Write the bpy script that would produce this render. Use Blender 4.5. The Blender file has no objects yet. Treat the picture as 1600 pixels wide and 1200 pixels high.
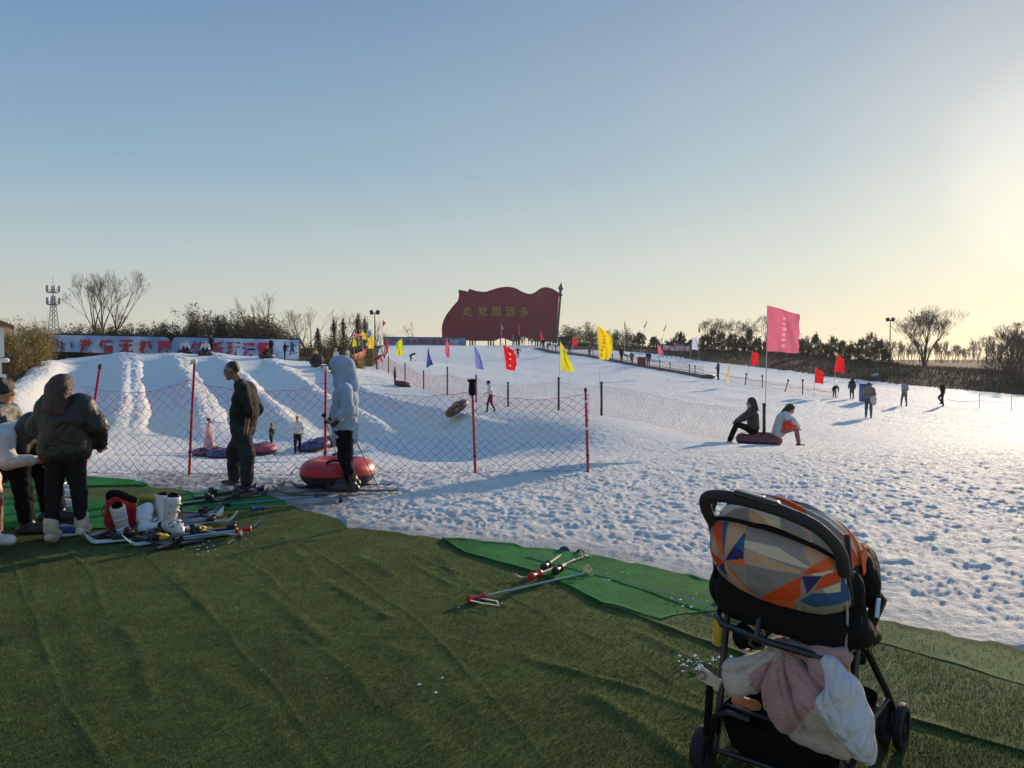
import bpy, bmesh, math, random
import numpy as np
from mathutils import Vector, Matrix
R = math.radians
S = bpy.context.scene
COL = S.collection

# ---------------------------------------------------------------- camera
CAMZ = 1.62; FPX = 1160.0; TILT = math.atan(38.0/1160.0)
cd = bpy.data.cameras.new('camera'); cam = bpy.data.objects.new('camera', cd); COL.objects.link(cam)
cam.location = (0, 0, CAMZ); cam.rotation_euler = (math.pi/2 - TILT, 0, 0)
cd.sensor_width = 36; cd.lens = 36*FPX/1600.0; cd.clip_start = 0.1; cd.clip_end = 5000
S.camera = cam

# ---------------------------------------------------------------- sky, sun, exposure
SUN_AZ = R(36.5); SUN_EL = R(12.0)
w = bpy.data.worlds.new("World"); S.world = w; w.use_nodes = True
nt = w.node_tree; nt.nodes.clear()
sky = nt.nodes.new('ShaderNodeTexSky'); sky.sky_type = 'NISHITA'; sky.sun_disc = False
sky.sun_elevation = SUN_EL; sky.sun_rotation = SUN_AZ
sky.air_density = 1.0; sky.dust_density = .5; sky.ozone_density = 2.0
def N(kind, **k):
    n = nt.nodes.new(kind)
    for a_, v_ in k.items(): setattr(n, a_, v_)
    return n
def LK(a_, b_): nt.links.new(a_, b_)
# hazy winter sky: blue overhead, cream towards the horizon, brighter round the low sun
tcw = N('ShaderNodeTexCoord'); sep = N('ShaderNodeSeparateXYZ'); LK(tcw.outputs['Generated'], sep.inputs[0])
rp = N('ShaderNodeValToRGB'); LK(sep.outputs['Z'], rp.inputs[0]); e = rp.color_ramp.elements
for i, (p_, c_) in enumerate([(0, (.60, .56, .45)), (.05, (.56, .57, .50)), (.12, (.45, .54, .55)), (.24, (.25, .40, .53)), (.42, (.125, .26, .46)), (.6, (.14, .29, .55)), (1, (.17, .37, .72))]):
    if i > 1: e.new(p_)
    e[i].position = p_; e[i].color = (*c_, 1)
dt = N('ShaderNodeVectorMath', operation='DOT_PRODUCT'); LK(tcw.outputs['Generated'], dt.inputs[0])
dt.inputs[1].default_value = (math.sin(SUN_AZ)*math.cos(SUN_EL), math.cos(SUN_AZ)*math.cos(SUN_EL), math.sin(SUN_EL))
gl = N('ShaderNodeValToRGB'); LK(dt.outputs['Value'], gl.inputs[0]); gl.color_ramp.interpolation = 'B_SPLINE'; e = gl.color_ramp.elements
for i, (p_, c_) in enumerate([(.35, (0, 0, 0)), (.70, (.06, .04, .0)), (.88, (.12, .085, .02)), (.965, (.19, .14, .05)), (.992, (.28, .20, .07)), (1, (.55, .40, .20))]):
    if i > 1: e.new(p_)
    e[i].position = p_; e[i].color = (*c_, 1)
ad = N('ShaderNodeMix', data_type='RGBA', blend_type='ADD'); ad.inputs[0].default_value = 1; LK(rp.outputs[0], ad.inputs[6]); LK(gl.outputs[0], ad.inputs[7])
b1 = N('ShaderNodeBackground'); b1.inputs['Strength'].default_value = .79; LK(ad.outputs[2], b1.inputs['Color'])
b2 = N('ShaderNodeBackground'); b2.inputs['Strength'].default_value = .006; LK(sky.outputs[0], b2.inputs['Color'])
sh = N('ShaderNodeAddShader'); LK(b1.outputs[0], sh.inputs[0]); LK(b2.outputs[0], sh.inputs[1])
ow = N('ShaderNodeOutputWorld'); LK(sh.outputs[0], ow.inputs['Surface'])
sd = bpy.data.lights.new('sun', 'SUN'); sd.energy = 4.7; sd.angle = R(0.55); sd.color = (1.0, 0.78, 0.54)
sun = bpy.data.objects.new('sun', sd); COL.objects.link(sun)
sdir = Vector((math.sin(SUN_AZ)*math.cos(SUN_EL), math.cos(SUN_AZ)*math.cos(SUN_EL), math.sin(SUN_EL)))
sun.rotation_euler = sdir.to_track_quat('Z', 'Y').to_euler()
S.view_settings.view_transform = 'Standard'; S.view_settings.look = 'None'
S.view_settings.exposure = 0.32; S.view_settings.gamma = 1.0
try: S.view_settings.use_curve_mapping = False
except Exception: pass

# ---------------------------------------------------------------- measuring helpers
FW = np.array([0, math.cos(TILT), -math.sin(TILT)]); UP = np.array([0, math.sin(TILT), math.cos(TILT)])
def P(px, py, d):
    """surveyed point: photo column, photo row and metres from the viewpoint -> world"""
    return np.array([0, 0, CAMZ]) + d*(FW + (px-800)/FPX*np.array([1., 0, 0]) + (600-py)/FPX*UP)

def _hash(ix, iy, seed):
    h = (ix.astype(np.int64)*374761393 + iy.astype(np.int64)*668265263 + seed*1442695041) & 0xffffffff
    h = ((h ^ (h >> 13))*1274126177) & 0xffffffff
    return ((h ^ (h >> 16)) & 0xffffff)/float(0xffffff)
def vnoise(x, y, seed=0):
    ix = np.floor(x); iy = np.floor(y); fx = x-ix; fy = y-iy
    fx = fx*fx*fx*(fx*(fx*6-15)+10); fy = fy*fy*fy*(fy*(fy*6-15)+10)
    ix = ix.astype(np.int64); iy = iy.astype(np.int64)
    a = _hash(ix, iy, seed); b = _hash(ix+1, iy, seed); c = _hash(ix, iy+1, seed); d = _hash(ix+1, iy+1, seed)
    return (a*(1-fx)+b*fx)*(1-fy)+(c*(1-fx)+d*fx)*fy*1.0 - 0.5
def fbm(x, y, seed=0, octv=3):
    s = 0; a = 1.0
    for o in range(octv):
        s = s + a*vnoise(x*2**o+17.3*o, y*2**o-9.1*o, seed+o); a *= 0.5
    return s
def vnoise3(p, seed=0):
    x, y, z = p
    iz = np.floor(z); fz = z-iz; fz = fz*fz*(3-2*fz)
    o = iz*57.0
    return vnoise(x+o*1.7, y+o*2.3, seed)*(1-fz)+vnoise(x+(o+57)*1.7, y+(o+57)*2.3, seed)*fz
def sstep(a, b, x):
    t = np.clip((x-a)/(b-a), 0, 1); return t*t*(3-2*t)

# terrain survey: (column, row, distance)
CP = [
 # flat ground by the turf
 *[(px, 562+1160*1.62/d, d) for px in (-500, 0, 400, 800, 1200, 1600, 2100) for d in (1.5, 3, 6, 9.6)],
 (2100,735,11),(1600,724,12),(1250,714,13),(900,736,11),(600,740,11),(300,742,11),(0,742,11),(-500,742,11),
 # run-out basin of the tubing hill
 (0,728,14),(300,728,14),(600,728,14),(850,722,14),(300,720,18),(600,722,18),(820,716,18),(950,712,16),
 (320,711,23.5),(470,708,24),(600,712,24),(740,714,23.5),(860,700,20),(150,705,22),(0,700,20),(-400,690,18),
 # slope of the tubing hill
 (300,662,29),(170,655,29),(470,665,29),(600,672,29),(300,612,38),(180,606,38),(430,615,38),(540,632,36),
 (0,648,28),(30,618,35),(80,572,46),(300,554,50),(200,553,50),(130,558,51),(400,557,50),(480,567,50),(560,578,51),(615,592,52),
 (300,558,56),(100,570,58),(450,570,57),(0,590,60),(-400,600,50),(-400,640,28),
 # right border ridge of the tubing area
 (1080,694,17.5),(920,671,20.5),(840,664,24),(740,656,28),(640,640,34),(580,616,40),
 # line of the netting
 (1195,697,19.3),(1060,680,21.5),(940,652,26),(873,642,28.5),(794,637,32),(744,631,35),(699,619,39),(662,610,44),(633,594,50),(607,583,56),(585,575,62),
 # ski slope
 (1357,654,35),(1500,665,33),(1700,670,32),(1413,636,46),(1473,637,46),(1600,640,44),(1330,624,50),(1270,620,50),(1160,602,60),
 (1110,593,66),(1060,583,72),(1000,573,80),(950,563,88),(895,554,96),(812,560,93),(643,567,88),(700,600,52),(820,600,55),(900,610,48),(1000,625,42),(1100,640,36),
 (850,553,105),(610,560,80),(590,545,95),(600,540,122),(700,540,125),(800,540,126),(870,543,120),
 (600,541,150),(700,542,150),(800,543,150),(880,543,150),(700,549,250),(800,549,250),
 # upper edge and the bank beyond
 (900,547,113),(1000,552,110),(1100,566,97),(1200,577,86),(1300,590,78),(1430,603,70),(1600,618,62),(1900,640,52),
 (900,540,124),(1000,543,122),(1100,549,112),(1200,556,101),(1300,565,92),(1430,583,82),(1600,600,74),(1900,625,62),
 (1000,548,140),(1100,553,130),(1200,560,120),(1300,566,112),(1430,574,104),(1600,580,98),(1900,600,90),
 (1350,572,150),(1500,572,150),(1700,576,150),(1300,568,220),(1600,568,220),(1000,565,250),(1600,563.5,420),(800,560,420),(0,563,420),(2300,563.5,420),(-700,563,420),
 (300,562,120),(100,566,110),(450,566,100),(-500,570,110),(-900,650,30),(-900,600,60),(2600,640,45),(2600,600,90),(2600,735,11),(-900,745,10.5),
]
_c = np.array([P(*c) for c in CP])
def _uv(x, y): y = np.maximum(y, 0.5); return np.stack([x/y*1.6, np.log(y)], -1)
def _tps(d2): return 0.5*d2*np.log(d2+1e-9)
_cu = _uv(_c[:, 0], _c[:, 1]); _n = len(_cu)
_K = _tps(((_cu[:, None]-_cu[None])**2).sum(-1)) + np.eye(_n)*0.004
_A = np.zeros((_n+3, _n+3)); _A[:_n, :_n] = _K; _A[:_n, _n] = 1; _A[:_n, _n+1:] = _cu; _A[_n, :_n] = 1; _A[_n+1:, :_n] = _cu.T
_tz = (_c[:, 2]-CAMZ)/_c[:, 1]                      # fit the slope of the sight line, smooth over all distances
_W = np.linalg.solve(_A, np.concatenate([_tz, np.zeros(3)]))
def base_h(x, y):
    x = np.asarray(x, float); y = np.asarray(y, float); sh = x.shape
    q = _uv(x.ravel(), y.ravel()); out = np.empty(len(q))
    for i in range(0, len(q), 60000):
        b = q[i:i+60000]
        out[i:i+60000] = _tps(((b[:, None]-_cu[None])**2).sum(-1))@_W[:_n] + _W[_n] + b@_W[_n+1:]
    z = (out.reshape(sh))*np.maximum(y, .5) + CAMZ
    return z*sstep(9.0, 11.5, y)

def lanes(x, y):
    """snow walls between the sledging lanes"""
    s = (x+25)*0.887+(y-48)*0.463
    s = s + 0.5*vnoise(x*.18, y*.18, 5)+.12*vnoise(x*.9, y*.9, 6)
    z = 0*x
    env = sstep(24, 31, y)*(1-.85*sstep(41, 49, y))
    for s0, hgt, wd in ((-4.2, .75, .95), (-.25, .30, .42), (.45, .22, .3), (2.8, .36, .5), (3.5, .2, .3), (5.6, .36, .5), (8.6, .30, .55), (11.3, .30, .5)):
        z = z + hgt*np.exp(-(np.abs(s-s0)/wd)**3)
    for s0 in (-2, 1.4, 4.2, 7.1, 10.): z = z-.12*np.exp(-((s-s0)/.8)**2)
    rough = np.clip(sum(np.exp(-(np.abs(s-s0)/.75)**4) for s0 in (-4.2, 0, 2.8, 5.6, 8.6, 11.3)), 0, 1)
    return z*env, rough, sstep(25, 30, y)*(1-sstep(51, 55, y))*sstep(-5, -3, s)*(1-sstep(11, 13.5, s))

# far edge of the turf: (column,row) on the flat
EDGE = [(-700,752),(130,751),(205,758),(225,764),(330,779),(440,792),(475,804),(528,816),(540,831),(690,850),(931,879),(1122,921),(1381,984),(1600,1032),(1900,1098),(2400,1210)]
_ex = np.array([e[0] for e in EDGE], float); _ey = np.array([1160*1.62/(e[1]-562) for e in EDGE])
def edge_y(px): return np.interp(px, _ex, _ey)
def colpx(x, y): return 800+FPX*x/np.maximum(y, .1)

def snow_h(x, y):
    z = base_h(x, y); l, rough, zone = lanes(x, y); z = z+l
    px = colpx(x, y); past = y-edge_y(px)
    wx = x+.16*vnoise(x*2.1, y*2.1, 31)+.05*vnoise(x*7, y*7, 33); wy = y+.16*vnoise(x*2.1, y*2.1, 32)+.05*vnoise(x*7, y*7, 34)
    rid = lambda f, sd_: (.22-np.abs(vnoise(wx*f, wy*f, sd_)))
    nr = 1-sstep(20, 42, y)
    lump = (.05*vnoise(x*.9, y*.9, 11)+.026*rid(2.6, 12)*2+.040*rid(5.2, 13)*2*(1-sstep(40, 80, y))
            + .044*rid(10.5, 14)*2*nr+.022*vnoise(wx*22, wy*22, 15)*(1-sstep(9, 18, y))*2)
    pit = np.maximum(0, vnoise(wx*4.3, wy*4.3, 21)-.14)*(-.05)*(1-sstep(30, 50, y))
    far = 1+1.0*sstep(16, 50, y)
    amp = (1-zone)*1.0 + zone*(.12+2.0*rough)
    z = z+(.05*rid(8, 16)+.04*rid(16, 17))*zone*rough
    basin = 1-.35*sstep(14, 20, y)*(1-sstep(26, 30, y))
    fade = sstep(0.0, .9, past)
    z = z+(lump*far+pit)*amp*basin*(.25+.75*fade)*.43
    z = z+.07*vnoise(x*.35, y*.35, 30)*sstep(12, 20, y)
    return z + np.where(past > -.02, .012+.02*sstep(0, .4, past), -.07)

# far edge of the snow: (column, distance)
SE = [(-900,22),(-100,25),(0,29),(30,36),(85,47.5),(112,52),(200,54),(480,58),(560,62),(585,66),(592,100),(600,127),(800,129),(875,125),(885,115),(1000,111),(1100,97.5),(1200,86.5),(1300,78),(1430,70),(1600,62),(1900,52),(2600,40)]
def snow_edge(px): return np.interp(px, [s[0] for s in SE], [s[1] for s in SE])

def ground_h(x, y):
    """height without lumps, for standing things on"""
    l, _, _ = lanes(np.asarray(x, float), np.asarray(y, float))
    return float(base_h(np.array([x]), np.array([y]))[0] + np.ravel(l)[0])
def G(px, d, sink=0.0):
    z = 0.0
    for _ in range(4):
        dep = d*math.cos(TILT)-(z-CAMZ)*math.sin(TILT); x = (px-800)/FPX*dep
        z = ground_h(x, d) if d > 9.5 else 0.02
        if d > 9.5: z = float(snow_h(np.array([x]), np.array([float(d)]))[0]) if d < snow_edge(px) else ground_h(x, d)
    return Vector((x, d, z-sink))
def FLAT(px, py, z=0.02):
    """point on the flat ground seen at that column and row"""
    r = FW + (px-800)/FPX*np.array([1., 0, 0]) + (600-py)/FPX*UP
    t = (z-CAMZ)/r[2]; p = np.array([0, 0, CAMZ])+t*r
    return Vector((p[0], p[1], z))

# ---------------------------------------------------------------- materials
MATS = {}
def mat(name, col, rough=.7, var=.12, scale=8., bump=0., bscale=60., metal=0., trans=0., coat=0., attr=None, sheen=0., spec=.5):
    if name in MATS: return MATS[name]
    m = bpy.data.materials.new(name); m.use_nodes = True; t = m.node_tree; b = t.nodes['Principled BSDF']
    b.inputs['Roughness'].default_value = rough; b.inputs['Metallic'].default_value = metal
    b.inputs['Specular IOR Level'].default_value = spec
    if sheen: b.inputs['Sheen Weight'].default_value = sheen
    if coat: b.inputs['Coat Weight'].default_value = coat
    tc = t.nodes.new('ShaderNodeTexCoord')
    n = t.nodes.new('ShaderNodeTexNoise'); n.inputs['Scale'].default_value = scale; n.inputs['Detail'].default_value = 4
    t.links.new(tc.outputs['Object'], n.inputs['Vector'])
    r = t.nodes.new('ShaderNodeValToRGB'); c = Vector(col[:3])
    r.color_ramp.elements[0].position = .3; r.color_ramp.elements[1].position = .72
    r.color_ramp.elements[0].color = (*[max(0, v*(1-var)) for v in c], 1); r.color_ramp.elements[1].color = (*[min(1, v*(1+var)) for v in c], 1)
    t.links.new(n.outputs['Fac'], r.inputs['Fac']); src = r.outputs['Color']
    if attr:
        a = t.nodes.new('ShaderNodeVertexColor'); a.layer_name = attr
        mx = t.nodes.new('ShaderNodeMix'); mx.data_type = 'RGBA'; mx.blend_type = 'MULTIPLY'; mx.inputs[0].default_value = 1
        t.links.new(src, mx.inputs[6]); t.links.new(a.outputs['Color'], mx.inputs[7]); src = mx.outputs[2]
    t.links.new(src, b.inputs['Base Color'])
    if bump:
        n2 = t.nodes.new('ShaderNodeTexNoise'); n2.inputs['Scale'].default_value = bscale; n2.inputs['Detail'].default_value = 3
        t.links.new(tc.outputs['Object'], n2.inputs['Vector'])
        bp = t.nodes.new('ShaderNodeBump'); bp.inputs['Strength'].default_value = bump; bp.inputs['Distance'].default_value = .02
        t.links.new(n2.outputs['Fac'], bp.inputs['Height']); t.links.new(bp.outputs[0], b.inputs['Normal'])
    if trans:
        tr = t.nodes.new('ShaderNodeBsdfTranslucent'); t.links.new(src, tr.inputs['Color'])
        ms = t.nodes.new('ShaderNodeMixShader'); ms.inputs[0].default_value = trans
        t.links.new(b.outputs[0], ms.inputs[1]); t.links.new(tr.outputs[0], ms.inputs[2])
        t.links.new(ms.outputs[0], t.nodes['Material Output'].inputs['Surface'])
    MATS[name] = m; return m

# ---------------------------------------------------------------- object helpers
def tag(o, label=None, cat=None, group=None, kind=None):
    if label: o['label'] = label
    if cat: o['category'] = cat
    if group: o['group'] = group
    if kind: o['kind'] = kind
    return o
def link(o, parent=None):
    COL.objects.link(o)
    if parent is not None: o.parent = parent
    return o
def thing(name, loc, label, cat, group=None, rz=0.0):
    o = bpy.data.objects.new(name, None); o.location = loc; o.rotation_euler = (0, 0, rz); o.empty_display_size = .1
    COL.objects.link(o); return tag(o, label, cat, group)
def mesh_np(name, V, F, mats, mi=None, smooth=True, parent=None, origin=None, cols=None):
    """V (n,3), F (m,3|4) or list of such arrays; V in world unless parent given with origin"""
    V = np.asarray(V, np.float32)
    if origin is not None: V = V-np.asarray(origin, np.float32)
    Fs = F if isinstance(F, list) else [F]; Fs = [np.asarray(f, np.int32) for f in Fs if len(f)]
    me = bpy.data.meshes.new(name); me.vertices.add(len(V)); me.vertices.foreach_set('co', V.ravel())
    nl = sum(f.size for f in Fs); npol = sum(len(f) for f in Fs)
    me.loops.add(nl); me.loops.foreach_set('vertex_index', np.concatenate([f.ravel() for f in Fs]))
    tot = np.concatenate([np.full(len(f), f.shape[1], np.int32) for f in Fs]); st = np.concatenate([[0], np.cumsum(tot)[:-1]]).astype(np.int32)
    me.polygons.add(npol); me.polygons.foreach_set('loop_start', st); me.polygons.foreach_set('loop_total', tot)
    me.polygons.foreach_set('use_smooth', np.full(npol, smooth, bool))
    for m in (mats if isinstance(mats, (list, tuple)) else [mats]): me.materials.append(m)
    if mi is not None: me.polygons.foreach_set('material_index', np.asarray(mi, np.int32))
    if cols is not None:
        ca = me.color_attributes.new('tint', 'FLOAT_COLOR', 'POINT'); c4 = np.ones((len(V), 4), np.float32); c4[:, :3] = cols
        ca.data.foreach_set('color', c4.ravel())
    me.update(calc_edges=True); me.validate()
    return link(bpy.data.objects.new(name, me), parent)

class MB:
    """collects shapes into one mesh"""
    def __init__(s): s.v = []; s.q = []; s.t = []; s.n = 0; s.qm = []; s.tm = []
    def add(s, V, F, m=0):
        V = np.asarray(V, float); F = np.asarray(F, int)+s.n
        (s.q if F.shape[1] == 4 else s.t).append(F); (s.qm if F.shape[1] == 4 else s.tm).append(np.full(len(F), m))
        s.v.append(V); s.n += len(V); return s
    def tube(s, pts, rad, n=8, m=0, cap=True, flat=1.0):
        pts = np.asarray([tuple(p) for p in pts], float); k = len(pts); rad = np.full(k, rad) if np.isscalar(rad) else np.asarray(rad, float)
        T = np.gradient(pts, axis=0); T /= np.linalg.norm(T, axis=1, keepdims=True)+1e-12
        ref = np.array([0, 0, 1.]) if abs(T[0, 2]) < .9 else np.array([1., 0, 0])
        A = ref-T[0]*(ref@T[0]); A /= np.linalg.norm(A); rings = []
        a = np.linspace(0, 2*math.pi, n, endpoint=False)
        for i in range(k):
            A = A-T[i]*(A@T[i]); A /= np.linalg.norm(A)+1e-12; B = np.cross(T[i], A)
            rings.append(pts[i]+rad[i]*(np.cos(a)[:, None]*A*flat+np.sin(a)[:, None]*B))
        V = np.concatenate(rings); F = []
        for i in range(k-1):
            for j in range(n): F.append((i*n+j, i*n+(j+1) % n, (i+1)*n+(j+1) % n, (i+1)*n+j))
        s.add(V, F, m)
        if cap:
            b = s.n-len(V)
            for e, o in ((0, 0), (k-1, (k-1)*n)):
                s.v.append(pts[e][None]); c = s.n; s.n += 1
                ring = [b+o+j for j in range(n)]
                tri = np.array([(c, ring[(j+1) % n], ring[j]) if e == 0 else (c, ring[j], ring[(j+1) % n]) for j in range(n)])
                s.t.append(tri); s.tm.append(np.full(n, m))
        return s
    def box(s, c, size, R3=None, m=0, bev=0.0):
        sx, sy, sz = [v/2 for v in size]; V = np.array([(x, y, z) for x in (-sx, sx) for y in (-sy, sy) for z in (-sz, sz)])
        if bev:
            b = min(bev, .45*min(size)); W = []
            for x in (-1, 1):
                for y in (-1, 1):
                    for z in (-1, 1): W += [(x*sx, y*(sy-b), z*(sz-b)), (x*(sx-b), y*sy, z*(sz-b)), (x*(sx-b), y*(sy-b), z*sz)]
            bm = bmesh.new(); [bm.verts.new(p) for p in W]; bmesh.ops.convex_hull(bm, input=bm.verts)
            bm.verts.index_update(); V = np.array([v.co[:] for v in bm.verts]); F = [[v.index for v in f.verts] for f in bm.faces]; bm.free()
            if R3 is not None: V = V@np.array(R3).T
            F3 = [f for f in F if len(f) == 3]; F4 = [f for f in F if len(f) == 4]
            b0 = s.n; s.v.append(V+np.array(tuple(c))); s.n += len(V)
            if F3: s.t.append(np.array(F3)+b0); s.tm.append(np.full(len(F3), m))
            if F4: s.q.append(np.array(F4)+b0); s.qm.append(np.full(len(F4), m))
            return s
        if R3 is not None: V = V@np.array(R3).T
        return s.add(V+np.array(tuple(c)), [(0, 1, 3, 2), (4, 6, 7, 5), (0, 4, 5, 1), (2, 3, 7, 6), (0, 2, 6, 4), (1, 5, 7, 3)], m)
    def lathe(s, prof, c, axis=(0, 0, 1), n=24, m=0):
        """prof: (radius, along) pairs"""
        ax = Vector(axis).normalized(); q = Vector((0, 0, 1)).rotation_difference(ax).to_matrix(); q = np.array(q)
        a = np.linspace(0, 2*math.pi, n, endpoint=False); V = []
        for r, h in prof: V.append(np.stack([r*np.cos(a), r*np.sin(a), np.full(n, h)], 1))
        V = np.concatenate(V)@q.T+np.array(tuple(c)); k = len(prof); F = []
        for i in range(k-1):
            for j in range(n): F.append((i*n+j, i*n+(j+1) % n, (i+1)*n+(j+1) % n, (i+1)*n+j))
        return s.add(V, F, m)
    def grid(s, Pt, m=0, closeu=False):
        """Pt (a,b,3) array"""
        a, b, _ = Pt.shape; idx = np.arange(a*b).reshape(a, b)
        F = np.stack([idx[:-1, :-1], idx[1:, :-1], idx[1:, 1:], idx[:-1, 1:]], -1).reshape(-1, 4)
        if closeu: F = np.concatenate([F, np.stack([idx[-1, :-1], idx[0, :-1], idx[0, 1:], idx[-1, 1:]], -1).reshape(-1, 4)])
        return s.add(Pt.reshape(-1, 3), F, m)
    def build(s, name, mats, parent=None, smooth=True, origin=None):
        V = np.concatenate(s.v); F = []; mi = []
        if s.q: F.append(np.concatenate(s.q)); mi.append(np.concatenate(s.qm))
        if s.t: F.append(np.concatenate(s.t)); mi.append(np.concatenate(s.tm))
        o = mesh_np(name, V, F, mats, np.concatenate(mi), smooth, parent, origin)
        if smooth:
            try:
                with_angle = o.data; with_angle.set_sharp_from_angle(angle=R(42))
            except Exception: pass
        return o

# ---------------------------------------------------------------- soft bodies (distance field -> one closed surface)
def cone(a, b, r1, r2=None, m=0): return ('c', np.array(tuple(a), float), np.array(tuple(b), float), r1, r1 if r2 is None else r2, m)
def ell(c, r, m=0, rot=None): return ('e', np.array(tuple(c), float), np.array(r, float), None if rot is None else np.array(rot), 0, m)
def rotm(ax, deg): return np.array(Matrix.Rotation(R(deg), 3, ax))
def _sd(p, X):
    if p[0] == 'c':
        a, b = p[1], p[2]; ab = b-a; L = ab@ab+1e-12
        q = [X[i]-a[i] for i in range(3)]; h = np.clip((q[0]*ab[0]+q[1]*ab[1]+q[2]*ab[2])/L, 0, 1)
        return np.sqrt(sum((q[i]-h*ab[i])**2 for i in range(3)))-(p[3]+(p[4]-p[3])*h)
    q = [X[i]-p[1][i] for i in range(3)]
    if p[3] is not None: M = p[3]; q = [M[0, i]*q[0]+M[1, i]*q[1]+M[2, i]*q[2] for i in range(3)]
    r = p[2]; k0 = np.sqrt(sum((q[i]/r[i])**2 for i in range(3))); k1 = np.sqrt(sum((q[i]/r[i]**2)**2 for i in range(3)))+1e-9
    return k0*(k0-1)/k1
def _bb(p):
    if p[0] == 'c': r = max(p[3], p[4]); return np.minimum(p[1], p[2])-r, np.maximum(p[1], p[2])+r
    r = p[2].max() if p[3] is not None else p[2]; return p[1]-r, p[1]+r
CORN = [(0,0,0),(1,0,0),(0,1,0),(1,1,0),(0,0,1),(1,0,1),(0,1,1),(1,1,1)]
EDG = [(0,1),(2,3),(4,5),(6,7),(0,2),(1,3),(4,6),(5,7),(0,4),(1,5),(2,6),(3,7)]
def soft(prims, h=.02, k=.03, cut=(), noise=0., nscale=12., seed=1, folds=None):
    lo = np.min([_bb(p)[0] for p in prims], 0)-3*h-noise; hi = np.max([_bb(p)[1] for p in prims], 0)+3*h+noise
    n = np.ceil((hi-lo)/h).astype(int)+1; ax = [lo[i]+h*np.arange(n[i]) for i in range(3)]
    Fd = np.full(n, 1.0, np.float32)
    def sub(p, pad):
        a, b = _bb(p); i0 = np.clip(((a-pad-lo)/h).astype(int), 0, n-1); i1 = np.clip(np.ceil((b+pad-lo)/h).astype(int)+1, 1, n)
        sl = tuple(slice(i0[i], i1[i]) for i in range(3)); return sl, np.meshgrid(*[ax[i][sl[i]] for i in range(3)], indexing='ij', sparse=True)
    for p in prims:
        sl, X = sub(p, max(k, 3*h)+noise+h); d = _sd(p, X).astype(np.float32); f = Fd[sl]
        hh = np.clip(.5+.5*(f-d)/k, 0, 1); Fd[sl] = f*(1-hh)+d*hh-k*hh*(1-hh)
    for p in cut:
        sl, X = sub(p, 3*h); d = -_sd(p, X).astype(np.float32); Fd[sl] = np.maximum(Fd[sl], d)
    if noise or folds:
        X = np.meshgrid(*ax, indexing='ij')
        if noise: Fd += noise*(vnoise3([c*nscale for c in X], seed)*2+vnoise3([c*nscale*2.3 for c in X], seed+9)).astype(np.float32)
        if folds: Fd += folds(X).astype(np.float32)
    ins = Fd < 0; nx, ny, nz = n
    c8 = [ins[a:nx-1+a, b:ny-1+b, c:nz-1+c] for a, b, c in CORN]; cnt = sum(c.astype(np.int8) for c in c8)
    act = (cnt > 0) & (cnt < 8); I = np.argwhere(act); idm = np.full(act.shape, -1, np.int64); idm[act] = np.arange(len(I))
    vals = np.stack([Fd[I[:, 0]+a, I[:, 1]+b, I[:, 2]+c] for a, b, c in CORN])
    acc = np.zeros((len(I), 3)); ct = np.zeros(len(I)); Cn = np.array(CORN, float)
    for i, j in EDG:
        mk = (vals[i] < 0) != (vals[j] < 0); t = vals[i]/(vals[i]-vals[j]+1e-12)
        pos = Cn[i]+np.clip(t, 0, 1)[:, None]*(Cn[j]-Cn[i]); acc[mk] += pos[mk]; ct[mk] += 1
    V = lo+h*(I+acc/np.maximum(ct, 1)[:, None]); Fs = []
    for axx in range(3):
        u, v = [(1, 2), (2, 0), (0, 1)][axx]
        s0 = [slice(1, n[i]-1) for i in range(3)]; s0[axx] = slice(0, n[axx]-1); s1 = list(s0); s1[axx] = slice(1, n[axx])
        a = ins[tuple(s0)]; b = ins[tuple(s1)]; E = np.argwhere(a != b); of = np.array([1, 1, 1]); of[axx] = 0; E = E+of
        if not len(E): continue
        flip = ins[E[:, 0], E[:, 1], E[:, 2]]
        def cid(du, dv):
            C = E.copy(); C[:, u] -= du; C[:, v] -= dv; return idm[C[:, 0], C[:, 1], C[:, 2]]
        q = np.stack([cid(1, 1), cid(0, 1), cid(0, 0), cid(1, 0)], 1); q[~flip] = q[~flip][:, ::-1]; Fs.append(q)
    F = np.concatenate(Fs); F = F[(F >= 0).all(1)]
    # light relaxing
    e = np.concatenate([F[:, [0, 1]], F[:, [1, 2]], F[:, [2, 3]], F[:, [3, 0]]]); sm = np.zeros_like(V); c = np.zeros(len(V))
    np.add.at(sm, e[:, 0], V[e[:, 1]]); np.add.at(c, e[:, 0], 1); V = V*.55+.45*sm/np.maximum(c, 1)[:, None]
    mi = None
    if len({p[5] for p in prims}) > 1:
        C = V[F].mean(1).T; D = np.stack([_sd(p, C) for p in prims]); mi = np.array([p[5] for p in prims])[D.argmin(0)]
    return V, F, mi
def soft_obj(name, prims, mats, parent=None, **kw):
    V, F, mi = soft(prims, **kw); return mesh_np(name, V, F, mats, mi, True, parent)
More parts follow.
